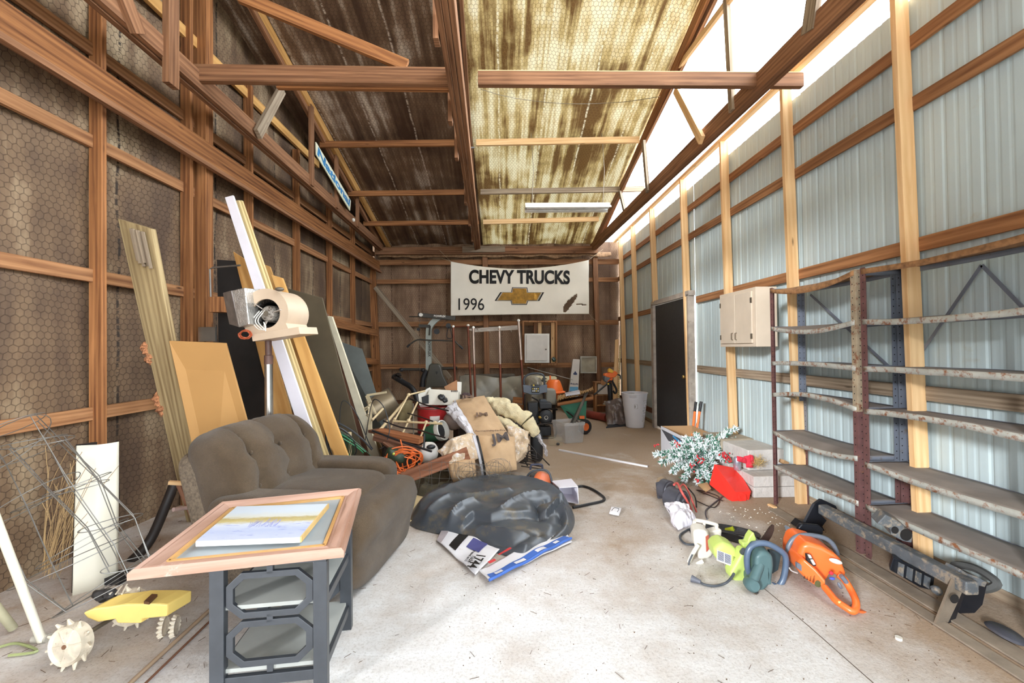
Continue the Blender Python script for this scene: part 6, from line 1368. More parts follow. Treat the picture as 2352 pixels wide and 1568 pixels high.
pxprism([(1388, 864), (1398, 862), (1404, 866), (1405, 878), (1396, 880), (1388, 874)], 8.25, .15).build('motor_case', plain('blue_grey_plastic', S(120, 128, 134), .5), t, True, bevel=.02); cpx([(1404, 872), (1411, 884), (1416, 896), (1413, 903), (1408, 897)], 8.2, .02, BLKP, None, None, 'hose', 8, parent=t); cpx([(1400, 880), (1402, 915), (1404, 950)], (8.3, 8.3), .045, BLKP, None, None, 'nozzle_tube', 10, parent=t)
M().slab([PY(1413, 780, 9.1), PY(1421, 778, 9.1), PY(1420, 950, 8.6), PY(1407, 950, 8.6)], .04).build('pine_plank', W_NEW, label='upright pine plank leaning in the rear right corner', cat='plank')
t = thing('measuring_stick', PY(1421, 938, 8.5), 'yellow measuring stick with black ticks beside the pine plank', 'measuring stick')
qs = [PY(1423, 793, 8.9), PY(1426, 793, 8.9), PY(1422.5, 936, 8.5), PY(1418.5, 936, 8.5)]; M().slab(qs, .015).build('stick', plain('pale_yellow_stick', S(232, 206, 150), .5), t, True)
m = M()
for k in range(34):
    p = qs[0].lerp(qs[3], k/34).lerp(qs[1].lerp(qs[2], k/34), .35)+V((0, -.003, 0)); m.box(p, (.012, .002, .012))
m.build('tick_marks', BLK, t, True)
pillow([PZ(1402, 976)+V((0, .35, .36)), PZ(1440, 970)+V((-.03, .2, .42)), PZ(1438, 978)+V((0, 0, .02)), PZ(1394, 978)+V((0, 0, .02))], .22, .04, 9, seed=31).build('rubbish_bag', plain('grey_brown_plastic_bag', S(108, 92, 86), .35, var=.4, sc=10, spec=.7), label='crumpled grey brown plastic bag next to the white hamper', cat='bag')
M().slab([PZ(1408, 968), PZ(1445, 966), PZ(1446, 978), PZ(1392, 983)], -.02, (0, 0, -1)).build('black_mat', plain('black_rubber_mat', S(58, 58, 62), .7), label='dark rubber mat under the crumpled plastic bag', cat='mat')
M().tube([PZ(1345, 962)+V((0, .3, .07)), PZ(1404, 975)+V((0, .3, .07))], .07, 12).build('red_cylinder', plain('rusty_red_paint', S(150, 66, 54), .6, var=.4), label='rusty red cylinder lying at the foot of the small cabinet', cat='cylinder')
# hamper
Ya = 7.2; t = thing('laundry_hamper', (PZ(1459, 980).x, Ya, 0), 'tall white plastic laundry hamper by the metal wall', 'laundry hamper'); c0 = ROOTM[t.name].translation
HW = plain('white_hamper_plastic', S(226, 226, 232), .4, var=.03)
m = M(); H_ = .575; na, nh = 72, 40
def hp(a, z): r = .145+.065*(z/H_); return c0+V((r*math.cos(a), r*math.sin(a), z))
for j in range(nh):
    for i in range(na):
        a0, a1 = 2*PI*i/na, 2*PI*(i+1)/na; z0, z1 = H_*j/nh, H_*(j+1)/nh; am = (a0+a1)/2; d_ = math.degrees(am)
        hole = 300 < d_ < 345 and 6 <= j < 32 and (i+j//3) % 2 == 0 and j % 3 != 0
        hole |= (232 < d_ < 262 and 35 <= j < 38) or (75 < d_ < 110 and 35 <= j < 38)
        if hole: continue
        b = len(m.v); m.v += [hp(a0, z0), hp(a1, z0), hp(a1, z1), hp(a0, z1)]; m.face((b, b+1, b+2, b+3), None, True)
m.build('hamper_wall', HW, t, True, solid=.004, merge=True); M().lathe([(.205, H_-.012), (.222, H_-.006), (.222, H_+.004), (.205, H_+.006), (.203, H_-.012)], TR(*c0), 48).build('rim', HW, t, True); M().lathe([(0, .004), (.145, .004)], TR(*c0), 40).build('base', HW, t, True)
m = M()
for (a_, z0_, z1_) in ((-1.90, .33, .40), (-1.62, .33, .40)): m.beam(hp(a_, z0_)*1.0+V((0, -.003, 0)), hp(a_, z1_)+V((0, -.003, 0)), .003, .002)
for z_1 in (.33, .40): m.beam(hp(-1.90, z_1)+V((0, -.003, 0)), hp(-1.62, z_1)+V((0, -.003, 0)), .003, .002)
m.beam(hp(-1.84, .345)+V((0, -.003, 0)), hp(-1.84, .385)+V((0, -.003, 0)), .010, .002)
m.build('moulded_square_mark', wire_m, t, True)
# ================================================================ bolt cutters, carton, greenery, blocks
t = thing('bolt_cutters', PX(1600, 985, 2.45), 'orange handled bolt cutters standing behind the open carton', 'bolt cutters')
for a_, b_ in (((1590, 1000), (1596, 945)), ((1598, 1000), (1607, 945))):
    A_, B_ = PX(*a_, 2.42), PX(*b_, 2.5); M().tube([A_, B_], .016, 8).build('orange_handle', OR2, t, True)
    B2 = B_+(B_-A_).normalized()*.13; M().tube([B_, B2], .019, 8).build('black_grip', BLKP, t, True)
t = thing('open_carton', (2.25, 5.0, 0), 'open white and blue printed cardboard carton by the metal wall', 'box')
zc_ = .335; X0, X1, Y0_, Y1_ = 2.02, 2.42, 4.80, 5.45
CBR = plain('brown_carton_inside', S(176, 140, 100), .85, var=.05); CW_ = plain('white_carton_print', S(206, 206, 212), .6, var=.05)
m = M(); m.box((X0, (Y0_+Y1_)/2, zc_/2), (.008, Y1_-Y0_, zc_)); m.box(((X0+X1)/2, Y0_, zc_/2), (X1-X0, .008, zc_)); m.build('outer_wall', CW_, t, True)
m = M(); m.box((X0+.008, (Y0_+Y1_)/2, zc_/2), (.006, Y1_-Y0_, zc_)); m.box(((X0+X1)/2, Y1_, zc_/2), (X1-X0, .008, zc_)); m.box((X1, (Y0_+Y1_)/2, zc_/2), (.008, Y1_-Y0_, zc_)); m.box(((X0+X1)/2, (Y0_+Y1_)/2, .01), (X1-X0, Y1_-Y0_, .008)); m.build('inner_wall', CBR, t, True)
M().slab([(X0-.006, Y1_-.02, .30), (X0-.006, Y0_, .30), (X0-.006, Y0_, .24), (X0-.006, Y1_-.25, .20)], .001, (1, 0, 0)).build('dark_print', plain('dark_grey_print', S(72, 72, 78), .6), t, True)
M().slab([(X0-.007, Y0_+.26, .30), (X0-.007, Y0_, .27), (X0-.007, Y0_, .225), (X0-.007, Y0_+.26, .28)], .001, (1, 0, 0)).build('blue_print', plain('blue_print', S(62, 150, 206), .5), t, True)
# flocked greenery
random.seed(11)
t = thing('flocked_garland', (2.0, 4.35, 0), 'snow flocked christmas greenery with red berries slumped over the carton', 'christmas garland')
FLK = plain('flocking_white', S(226, 232, 232), .9, var=.12, sc=20); GNL = plain('garland_green', S(66, 122, 98), .8, var=.4, sc=30); BER = plain('red_berry', S(196, 34, 44), .25, spec=.8, var=.1)
root = PY(1612, 1062, 4.4)
tips = [(1506, 1044, 4.5), (1520, 1062, 4.4), (1545, 1082, 4.3), (1570, 1102, 4.2), (1604, 1108, 4.1), (1628, 1100, 4.1), (1548, 1020, 4.6), (1575, 1008, 4.6), (1600, 1000, 4.6), (1632, 1003, 4.6), (1656, 1005, 4.6), (1672, 990, 4.6), (1690, 985, 4.55), (1678, 1020, 4.5), (1692, 1012, 4.5), (1650, 1040, 4.3), (1670, 1056, 4.25), (1590, 1040, 4.2), (1560, 1050, 4.25), (1618, 1075, 4.1), (1580, 1075, 4.1), (1640, 1070, 4.15), (1540, 1040, 4.4), (1615, 1030, 4.3)]
for k, tp_ in enumerate(tips):
    e = PY(*tp_); e.z = max(.02, e.z); p0 = root.lerp(e, .1); P_ = spline([p0, p0.lerp(e, .5)+V((0, 0, .05)), e], 7)
    mg, mw = M(), M()
    for p, pn in zip(P_[:-1], P_[1:]):
        ax = (pn-p).normalized()
        for q_ in range(34):
            pp = p.lerp(pn, random.random()); d_ = V((random.uniform(-1, 1), random.uniform(-1, 1), random.uniform(-.6, 1))).normalized(); d_ = (d_+ax*.9).normalized(); ln = random.uniform(.022, .062); s_ = d_.orthogonal().normalized()*random.uniform(.005, .010); h_ = d_.cross(s_).normalized()*.003
            tgt = mw if random.random() < .64 else mg; tipn = pp+d_*ln; md = pp+d_*ln*.55; b = len(tgt.v)
            tgt.v += [pp, md+s_+h_, tipn, md-s_+h_, md-h_*2]; tgt.face((b, b+1, b+4)); tgt.face((b+1, b+2, b+4)); tgt.face((b, b+4, b+3)); tgt.face((b+3, b+4, b+2)); tgt.face((b, b+3, b+2, b+1))
    br = M().tube(P_, .004, 5).build('branch', GNL, t, True)
    if mw.f: mw.build('flocked_needles', FLK, br, True, kind='stuff')
    if mg.f: mg.build('green_needles', GNL, br, True, kind='stuff')
for (bx, by, bY, n_, sp) in ((1510, 1022, 4.55, 6, 8), (1555, 1020, 4.3, 9, 8), (1660, 1043, 4.15, 16, 10), (1672, 1053, 4.12, 20, 9), (1606, 1052, 4.12, 8, 9), (1590, 1072, 4.05, 7, 8), (1603, 1103, 4.05, 5, 6), (1612, 1060, 4.1, 6, 8)):
    for q_ in range(n_): M().blob(PY(bx+random.gauss(0, sp*.5), by+random.gauss(0, sp*.5), bY+random.uniform(-.03, .03)), (.017, .017, .017), nu=8, nv=6).build('berry', BER, t, True)
BLKC = plain('concrete_block', S(196, 190, 184), .9, var=.15, sc=6, bmp=.7, dirt=(S(150, 136, 118), .68)); BLKD = plain('brown_dusty_block', S(166, 152, 132), .95, var=.2, sc=6, bmp=.8)
random.seed(5)
for r_, (z_0, lab) in enumerate(((0, 'lowest'), (.096, 'second'))):
    for j in range(2):
        M().box((2.42, 3.87+.205*j, z_0+.048), (.40, .198, .092), (0, 0, .01*r_)).build('concrete_paver', BLKC, label='%s grey concrete paver of the stack by the red tub, %s row' % (lab, ('near', 'far')[j]), cat='paver', group='stacked concrete pavers', bevel=.004)
M().box((2.42, 4.31, .095), (.40, .22, .19)).build('concrete_block', BLKC, label='full height concrete block behind the stacked pavers', cat='block', bevel=.006)
for (x_, y_, z_1, lab) in ((2.44, 4.16, .192+.095, 'grey concrete block on top of the stack beside the soda can'), (2.44, 4.62, .095+.19, 'brown dusty block behind the topmost grey block')):
    t = thing('concrete_block', (x_, y_, z_1-.095), lab, 'block'); m = M(); o_ = [(-.19, -.10), (.19, -.10), (.19, .10), (-.19, .10)]
    M().box((x_, y_, z_1), (.36, .38 if y_ > 4.5 else .42, .19), (0, 0, .06)).build('block_body', BLKD if y_ > 4.5 else BLKC, t, True, bevel=.012)
M().box((2.42, 4.66, .095), (.38, .36, .19)).build('concrete_block', BLKD, label='lower brown block supporting the dusty block', cat='block', bevel=.008)
M().beam(PX(1795, 1058, 2.45), PX(1806, 1064, 2.5), .05, .03).build('brick_chip', CBR, label='small tan brick chip on the pavers near the shelf', cat='chip')
t = thing('soda_can', PY(1693, 1045, 3.98), 'silver soda can standing on the pavers', 'can'); c_ = PY(1693, 1048, 3.98); c_.z = .19
M().lathe([(0, 0), (.026, 0), (.033, .008), (.033, .105), (.027, .118), (.025, .115), (0, .113)], TR(*c_), 20).build('can_body', plain('can_aluminium', S(186, 192, 206), .25, .7, var=.2, sc=60), t, True)
# bow and straw on the pavers
RDB = plain('red_felt', S(206, 44, 62), .8); t = thing('red_bow', PY(1715, 1072, 3.9), 'limp red fabric bow lying on the pavers', 'bow')
for c4 in (((1692, 1046), (1716, 1052), (1716, 1066), (1692, 1058)), ((1708, 1048), (1724, 1044), (1730, 1062), (1718, 1066)), ((1722, 1043), (1730, 1045), (1734, 1064), (1722, 1066)), ((1712, 1058), (1730, 1058), (1730, 1074), (1714, 1074))): pillow([PY(*p, 3.85) for p in c4], .025, .008, 18, 14, 10, seed=c4[0][0]).build('ribbon_fold', RDB, t, True)
m = M()
for i in range(140):
    p0 = PY(1742+random.gauss(0, 6), 1064+random.gauss(0, 5), 3.85+random.uniform(-.04, .04)); p0.z = max(p0.z, .2); d_ = V((random.uniform(-1, 1), random.uniform(-1, 1), random.uniform(0, .9))).normalized(); m.tube([p0, p0+d_*random.uniform(.03, .07)], .0012, 3)
m.build('straw_tuft', plain('gold_straw', S(196, 166, 104), .7), kind='stuff', label='tuft of pale straw beside the red bow')
# red tapered tub
RT = plain('bright_red_plastic', S(236, 54, 44), .4, var=.04, dirt=(S(206, 90, 74), .72)); t = thing('red_plastic_tub', PZ(1690, 1155), 'bright red tapered square tub lying on its side by the pavers', 'tub')
E_ = [PY(1689, 1130, 3.72), PY(1724, 1128, 3.74), PY(1718, 1156, 3.73), PY(1681, 1153, 3.70)]; Fr = [PY(1641, 1066, 4.06), PY(1693, 1075, 4.10), PY(1698, 1112, 4.12), PY(1630, 1112, 4.02)]
m = M(); m.v = E_+Fr
for i in range(4): m.face((i, (i+1) % 4, 4+(i+1) % 4, 4+i))
m.face((3, 2, 1, 0)); m.build('tub_wall', RT, t, True, solid=.005)
c_ = sum(E_, V())/4; n_ = (E_[1]-E_[0]).cross(E_[3]-E_[0]).normalized(); n_ = -n_ if n_.dot(c_-CAMLOC) > 0 else n_
Rn = n_.to_track_quat('Z', 'Y').to_matrix().to_4x4(); M().lathe([(0, .004), (.018, .004), (.02, .010), (.040, .010), (.042, .003)], TR(*(c_+n_*.004)) @ Rn, 24).build('moulded_ring', RT, t, True)
pillow([PY(1600, 1112, 4.0), PY(1625, 1108, 4.0), PY(1634, 1122, 3.9), PY(1622, 1130, 3.85)], .02, .006, 18, 12, 8).build('paper_scrap', CBR, label='curled tan card scrap beside the red tub', cat='card')
# pump/winch
DKM = plain('dusty_black_casting', S(78, 78, 86), .5, .2, var=.25, sc=12, dirt=(S(120, 112, 100), .66))
t = thing('electric_winch', PZ(1545, 1182), 'dusty black winch motor with red cables on the floor', 'winch')
for (cx, cy, Y_, r_, dp, nm) in ((1532, 1128, 3.78, .085, .09, 'end_drum'), (1556, 1160, 3.52, .088, .16, 'motor_drum')):
    c_ = PY(cx, cy, Y_); c_.z = max(r_, c_.z); mt_ = TR(*c_) @ RZ(30) @ RX(90)
    M().lathe([(0, dp*.5), (r_*.35, dp*.5), (r_*.4, dp*.42), (r_*.8, dp*.42), (r_*.86, dp*.3), (r_, dp*.28), (r_, -dp*.5), (0, -dp*.5)], mt_, 28).build(nm, DKM, t, True)
pxprism([(1508, 1110), (1514, 1108), (1548, 1112), (1552, 1142), (1512, 1148)], 3.80, .03).build('square_flange', DKM, t, True, bevel=.004); pxprism([(1524, 1138), (1576, 1140), (1578, 1175), (1528, 1180)], 3.62, .03).build('square_flange', DKM, t, True, bevel=.004)
M().tube([PY(1520, 1105, 3.95), PY(1550, 1150, 3.6)], .05, 12).build('spool', plain('dust_brown', S(140, 120, 96), .8), t, True)
RCB = plain('faded_red_cable', S(206, 92, 84), .5)
cpx([(1548, 1113), (1556, 1110), (1566, 1130), (1578, 1150), (1588, 1172)], 0, .010, RCB, None, None, 'red_cable', 8, parent=t, z=[.2, .2, .17, .1, .02]); cpx([(1562, 1118), (1570, 1112), (1580, 1126), (1590, 1150), (1600, 1176)], 0, .007, RCB, None, None, 'red_cable', 8, parent=t, z=[.16, .17, .14, .08, .01]); cpx([(1580, 1120), (1596, 1140), (1600, 1165)], 0, .006, BLKP, None, None, 'black_cable', 8, parent=t, z=[.12, .08, .01])
pillow([PZ(1531, 1186)+V((0, .05, .10)), PZ(1590, 1190)+V((0, .05, .09)), PZ(1600, 1210)+V((0, 0, .02)), PZ(1556, 1222)+V((0, 0, .02))], .12, .035, 11, 40, 30, seed=44).build('plastic_bag', plain('white_shopping_bag', S(226, 222, 230), .4, var=.1, sc=14, spec=.6), label='crumpled white plastic shopping bag by the winch', cat='bag')
# ================================================================ wall cabinet on the metal wall
t = thing('wall_cabinet', (2.42, 4.2, 1.34), 'dusty cream two door cabinet hung on the metal wall', 'cabinet')
CC = plain('dusty_cream_paint', S(206, 190, 170), .7, var=.08, sc=4, dirt=(S(178, 156, 128), .68)); yA, yB, zA, zB = 3.92, 4.58, 1.345, 1.905
M().box(((2.36+2.56)/2, (yA+yB)/2, (zA+zB)/2), (.20, yB-yA, zB-zA)).build('body', CC, t, True, bevel=.003)
for k in range(2):
    y0 = yA+.045+k*.29; dr = M().box((2.350, y0+.142, (zA+zB)/2+.0), (.018, .283, zB-zA-.07)).build('door', CC, t, True, bevel=.003)
    yh = yA+.335+(-.035 if k == 0 else .035); m = M().tube([(2.338, yh, zA+.07), (2.322, yh, zA+.075), (2.322, yh, zA+.135), (2.338, yh, zA+.14)], .004, 6); m.build('handle', wire_m, dr, True)
    for zz in (zA+.10, zB-.12): M().box((2.342, y0+(.005 if k == 0 else .278), zz), (.008, .022, .05)).build('hinge', wire_m, dr, True)
# ================================================================ steel shelving
XF, XBk, Z0s = 2.31, 2.585, 0
RUM = plain('rusty_purple_steel', S(112, 78, 76), .6, .2, var=.3, sc=14, dirt=(S(140, 96, 66), .6)); RCM = plain('flaking_cream_steel', S(166, 150, 126), .6, .1, var=.25, sc=10, dirt=(S(124, 76, 52), .52))
SB = plain('blue_grey_steel', S(122, 128, 140), .5, .2, var=.2, sc=6, dirt=(S(110, 100, 92), .6)); SHD = plain('dust_covered_shelf', S(142, 132, 124), .85, var=.2, sc=5); UND = plain('rusty_shelf_underside', S(150, 108, 70), .85, var=.45, sc=30)
LIPM = plain('chipped_shelf_lip', S(176, 176, 168), .55, .1, var=.2, sc=12, dirt=(S(134, 88, 60), .50))
HOLE = plain('hole_black', S(20, 16, 14), .9)
def upright(t, x, y, fx, fy, zs=1.85, mats=(RUM, RCM), split=.92):   # L angle with rows of holes; fx, fy give the side each flange runs to
    for (z0, z1, mt_) in ((0, split, mats[0]), (split, zs, mats[1])):
        m = M(); m.box((x+fx*.019, y, (z0+z1)/2), (.038, .0025, z1-z0)); m.box((x, y+fy*.019, (z0+z1)/2), (.0025, .038, z1-z0)); u_ = m.build('upright', mt_, t, True)
        m = M(); n_ = int((z1-z0)/.045)
        for k in range(n_):
            z = z0+.025+k*.045
            m.lathe([(0, .0018), (.0042, .0018)], TR(x+fx*.024, y, z) @ RX(90), 6); m.lathe([(0, .0018), (.0042, .0018)], TR(x+fx*.024, y, z) @ RX(-90), 6)
            m.lathe([(0, .0018), (.0042, .0018)], TR(x, y+fy*.022, z) @ RY(-90), 6)
        m.build('punched_hole', HOLE, u_, True, kind='stuff')
def shelf(t, y0, y1, z, sag, seed, top=False):
    def sg(x, y): v = (y-y0)/(y1-y0); return -sag*math.sin(PI*v)*(1.0 if x < XF+.05 else .2)+.004*noise.noise(V((x*6, y*5, seed)))
    m = M(); m.grid(lambda u, v: V((XF+(XBk-XF)*u, y0+(y1-y0)*v, z+sg(XF+(XBk-XF)*u, y0+(y1-y0)*v))), 6, 24); b = m.build('shelf_plate', UND if top else SHD, t, True, solid=.002)
    for x in (XF, XBk):
        m = M(); m.grid(lambda u, v: V((x+(-.002 if x == XF else .002), y0+.004+(y1-y0-.008)*v, z+sg(x, y0+(y1-y0)*v)+.004-.034*u)), 1, 24); m.build('shelf_lip', (UND if top else LIPM) if x == XF else SB, b, True, solid=.0025)
    for y in (y0+.003, y1-.003):
        m = M(); m.grid(lambda u, v: V((XF+(XBk-XF)*v, y, z+sg(XF+(XBk-XF)*v, y)+.004-.034*u)), 1, 6); m.build('shelf_lip', SB, b, True, solid=.0025)
ZS = (1.84, 1.515, 1.215, .945, .625, .335)
for k, (ya, yb, lab) in enumerate(((2.74, 3.63, 'narrower rusty steel shelving unit with bent shelves, farther from the camera'), (1.79, 2.70, 'rusty steel shelving unit at the right edge, nearer unit of the pair'))):
    t = thing('steel_shelving', ((XF+XBk)/2, (ya+yb)/2, 0), lab, 'shelving')
    upright(t, XF, ya, 1, 1); upright(t, XF, yb, 1, -1, mats=(RUM, RUM)); upright(t, XBk, ya, -1, 1, mats=(RUM, SB), split=.5); upright(t, XBk, yb, -1, -1, mats=(RUM, SB), split=.5)
    for i, z in enumerate(ZS):
        zz = z-(.02*(k == 1) if i == 4 else 0); shelf(t, ya+.004, yb-.004, zz, (.055, .045, -.012, -.045, .04, .012)[i]*(1 if k == 0 else .35), i+k*7, i == 0)
    m = M(); m.beam((XBk+.006, ya, 1.15), (XBk+.006, (ya+yb)/2 if k else yb-.1, 1.78), .018, .004, (1, 0, 0)); m.build('cross_brace', SB, t, True)
    if k: M().beam((XBk+.006, yb, 1.15), (XBk+.006, (ya+yb)/2, 1.78), .018, .004, (1, 0, 0)).build('cross_brace', SB, t, True)
M().beam(PX(1795, 908, 2.40), PX(1828, 914, 2.42), .02, .012).build('steel_scrap', RCM, label='small bent steel scrap on a farther shelf', cat='scrap')
# ================================================================ trailer hitch
HT = plain('scuffed_black_steel', S(98, 102, 106), .55, .15, var=.3, sc=10, dirt=(S(150, 138, 122), .50)); HB = plain('glossy_black_steel', S(34, 36, 42), .3, .3)
t = thing('trailer_hitch', (2.2, 2.5, 0), 'heavy black trailer hitch bar lying along the steel shelving', 'trailer hitch')
XH = 2.235; A_ = PX(1889, 1168, XH); B_ = PX(2235, 1352, XH); M().beam(A_, B_, .066, .066, (0, 0, 1)).build('square_tube', HT, t, True, bevel=.008)
pxz = lambda L_: [(1800+x/3.5, 1120+y/3.5) for x, y in L_]
pxprism(pxz([(250, 130), (305, 90), (420, 145), (430, 170), (345, 165), (300, 215), (345, 262), (310, 310), (170, 285)]), 2.98, .012, dv=(-.01, .012, 0)).build('end_plate', HB, t, True)
pxprism(pxz([(170, 285), (310, 310), (330, 345), (130, 330)]), 2.95, .1).build('end_foot', HB, t, True)
pxprism(pxz([(750, 290), (820, 215), (900, 255), (965, 300), (975, 330), (1040, 372), (1030, 445), (960, 430), (865, 380), (860, 330)]), 2.30, .10, dv=(.05, .10, 0)).build('receiver_bracket', HT, t, True, bevel=.006)
for c in ((895, 340, .018), (985, 378, .03)):
    c_ = PY(*pxz([(c[0], c[1])])[0], 2.295); M().lathe([(0, .0), (c[2], 0), (c[2]*1.05, .002), (c[2]*1.05, -.002)], TR(*c_) @ RX(90), 18).build('bolt_hole', HOLE, t, True)
pxprism(pxz([(880, 560), (960, 590), (1215, 710), (1200, 830), (1090, 800), (850, 660)]), 2.33, .05, dv=(.04, .05, 0)).build('lower_bracket', HB, t, True, bevel=.006)
for c in (950, 1020, 1090, 1160): pxprism(pxz([(c, 610+.5*(c-950)), (c+22, 618+.5*(c-950)), (c+12, 720+.45*(c-950)), (c-10, 705+.45*(c-950))]), 2.31, .03).build('bracket_rib', HT, t, True)
M().blob(PY(*pxz([(1228, 822)])[0], 2.2), (.045, .05, .045), nz=.004, sc=30).build('bolt_head', HT, t, True)
pl_ = pxprism(pxz([(1365, 740), (1462, 775), (1262, 1232), (1185, 1195)]), [2.02, 2.08], .012).build('mounting_plate', plain('dusty_plate', S(140, 126, 110), .6, .2, var=.3, sc=9), t, True)
pxprism(pxz([(1462, 775), (1480, 780), (1345, 1160), (1300, 1245), (1262, 1232)]), [2.03, 2.09], .03).build('plate_edge', HB, t, True)
for c in ((1366, 888),): M().lathe([(0, 0), (.022, 0)], TR(*(PY(*pxz([c])[0], 2.02)+V((0, -.004, 0)))) @ RX(90), 18).build('bolt_hole', HOLE, pl_, True)
pxprism(pxz([(1480, 690), (1560, 715), (1640, 760), (1600, 940), (1400, 1152), (1352, 1150), (1420, 960)]), 2.12, .012).build('gusset_plate', HB, t, True, bevel=.002)
pxprism(pxz([(1420, 650), (1480, 690), (1560, 715), (1640, 760), (1620, 800), (1540, 780), (1440, 740), (1390, 700)]), 2.1, .07).build('gusset_flange', HT, t, True, bevel=.004)
t = thing('round_lid', PZ(2310, 1470), 'dusty black round lid on the floor in the corner near the shelving', 'lid'); c_ = PZ(2310, 1460); M().lathe([(0, .012), (.03, .013), (.034, .009), (.06, .010), (.064, .006), (.07, .0), (0, 0)], TR(c_.x, c_.y, .012) @ RX(10) @ RY(12), 32).build('disc', DKM, t, True)
m = M(); m.curve([PX(2190, 1300, 2.45), PX(2240, 1305, 2.47), PX(2290, 1340, 2.47), PX(2240, 1350, 2.44)], .02, 6, 6, True); m.build('tire_tube', plain('grey_rubber', S(84, 84, 82), .6), label='grey rubber loop behind the near end of the trailer hitch', cat='rubber loop')
# ================================================================ saws on the floor
zs = lambda x, y: (1500+x/4.523, 1140+y/4.523)
def P(L_): return [zs(x, y) for x, y in L_]
OS = plain('orange_chainsaw_plastic', S(238, 110, 46), .35, var=.06, spec=.6, dirt=(S(186, 116, 74), .72)); GS = plain('grey_saw_plastic', S(104, 112, 124), .4, var=.08, spec=.6)
t = thing('chainsaw', PZ(1900, 1340), 'large orange petrol chainsaw with a grey loop handle, nearest the trailer hitch', 'chainsaw')
pxprism(P([(1545, 500), (1620, 480), (1760, 520), (1900, 600), (1965, 660), (2015, 800), (2020, 860), (1950, 850), (1860, 800), (1800, 900), (1690, 850), (1600, 850), (1500, 720), (1510, 600)]), [2.40, 2.30], .20, dv=(.05, .22, .0)).build('engine_cover', OS, t, True, bevel=.03)
pxprism(P([(1500, 690), (1560, 640), (1700, 760), (1800, 880), (1800, 960), (1700, 940), (1600, 870), (1510, 780)]), [2.36, 2.26], .18, dv=(.05, .2, 0)).build('starter_cover', OS, t, True, bevel=.015)
m = M()
for i in range(4):
    for j in range(7): x_, y_ = 1592+30*i+4*j*-1, 765+14*i+13*j; q_ = P([(x_, y_), (x_+18, y_+4), (x_+16, y_+9), (x_-2, y_+5)]); m.slab([PY(*p, 2.335-.012*i) for p in q_], .004)
m.build('cooling_slot', HOLE, t, True, kind='stuff')
pxprism(P([(1500, 690), (1530, 700), (1585, 755), (1570, 800), (1500, 745)]), 2.345, .02).build('grey_panel', GS, t, True, bevel=.003)
pxprism(P([(1600, 600), (1640, 605), (1700, 720), (1640, 732), (1612, 700)]), 2.335, .02).build('black_recess', BLKP, t, True, bevel=.003)
for q_ in ([(1612, 608), (1636, 608), (1652, 640), (1628, 642)], [(1640, 662), (1662, 655), (1690, 705), (1668, 712)]): pxprism(P(q_), 2.328, .01).build('white_stripe', WHT, t, True)
m = M(); c_ = PY(*zs(1880, 680), 2.30); M().blob(c_+V((0, -.012, .01)), (.075, .02, .03), (.5, .35, 0)).build('pale_badge', WHT, t, True)
c_ = PY(*zs(1712, 905), 2.285); M().lathe([(0, .006), (.016, .006), (.018, 0)], TR(*c_) @ RX(90), 18).build('round_badge', plain('olive_badge', S(90, 92, 60), .4), t, True)
M().blob(PY(*zs(1850, 795), 2.26), (.022, .02, .02)).build('red_button', RDB, t, True); M().blob(PY(*zs(1860, 850), 2.25), (.03, .02, .014)).build('blue_switch', plain('blue_switch', S(66, 92, 190), .4), t, True)
cpx(P([(1920, 810), (1985, 860), (2060, 980), (2105, 1080), (2105, 1160), (2070, 1190), (2000, 1150), (1900, 1080), (1840, 1010), (1780, 940)]), [2.28, 2.26, 2.22, 2.16, 2.13, 2.12, 2.14, 2.18, 2.22, 2.26], .017, OS, None, None, 'rear_handle', 10, parent=t)
M().beam(PY(*zs(2070, 1175), 2.13), PY(*zs(2185, 1192), 2.16), .03, .012).build('handle_foot', OS, t, True, bevel=.003)
cpx(P([(1950, 820), (2000, 880), (2050, 960)]), (2.25, 2.24), .012, GS, None, None, 'grip_inlay', 8, parent=t)
M().blob(PY(*zs(1940, 925), 2.25), (.018, .02, .04), (0, -.5, 0)).build('trigger', GS, t, True); M().blob(PY(*zs(1940, 1105), 2.16), (.022, .02, .022), sq=.6).build('yellow_tag', plain('pale_yellow_tag', S(236, 214, 130), .5), t, True)
cpx(P([(1410, 720), (1400, 600), (1410, 510), (1470, 430), (1570, 400), (1700, 410), (1800, 440), (1870, 500), (1915, 600)]), (2.50, 2.48), .0135, GS, None, None, 'loop_handle', 10, parent=t)
pxprism(P([(1525, 470), (1560, 430), (1760, 450), (1800, 520), (1700, 520), (1600, 490)]), 2.56, .05).build('muffler_side', plain('dusty_grey', S(140, 136, 130), .6), t, True, bevel=.01)
pxprism(P([(1510, 330), (1545, 285), (1730, 300), (1775, 345), (1770, 405), (1640, 385), (1520, 385)]), 2.62, .03).build('hand_guard', HB, t, True, bevel=.01)
gb = pxprism(P([(1368, 310), (1385, 300), (1420, 320), (1500, 400), (1440, 440), (1400, 400)]), 2.85, .006).build('guide_bar', plain('bar_steel', S(160, 170, 184), .3, .6), t, True)
m = M()
for k in range(9): p0 = PY(*zs(1400-2*k, 470+22*k), 2.58); m.prism([(0, 0), (-.022, .006), (0, .012)], .004, basis(p0, (1, 0, 0), (0, 0, 1)))
m.build('spike_teeth', wire_m, t, True)
cpx(P([(1415, 740), (1440, 770), (1500, 795)]), 2.40, .004, plain('pale_wire', S(206, 204, 200), .4), None, None, 'pull_cord', parent=t)

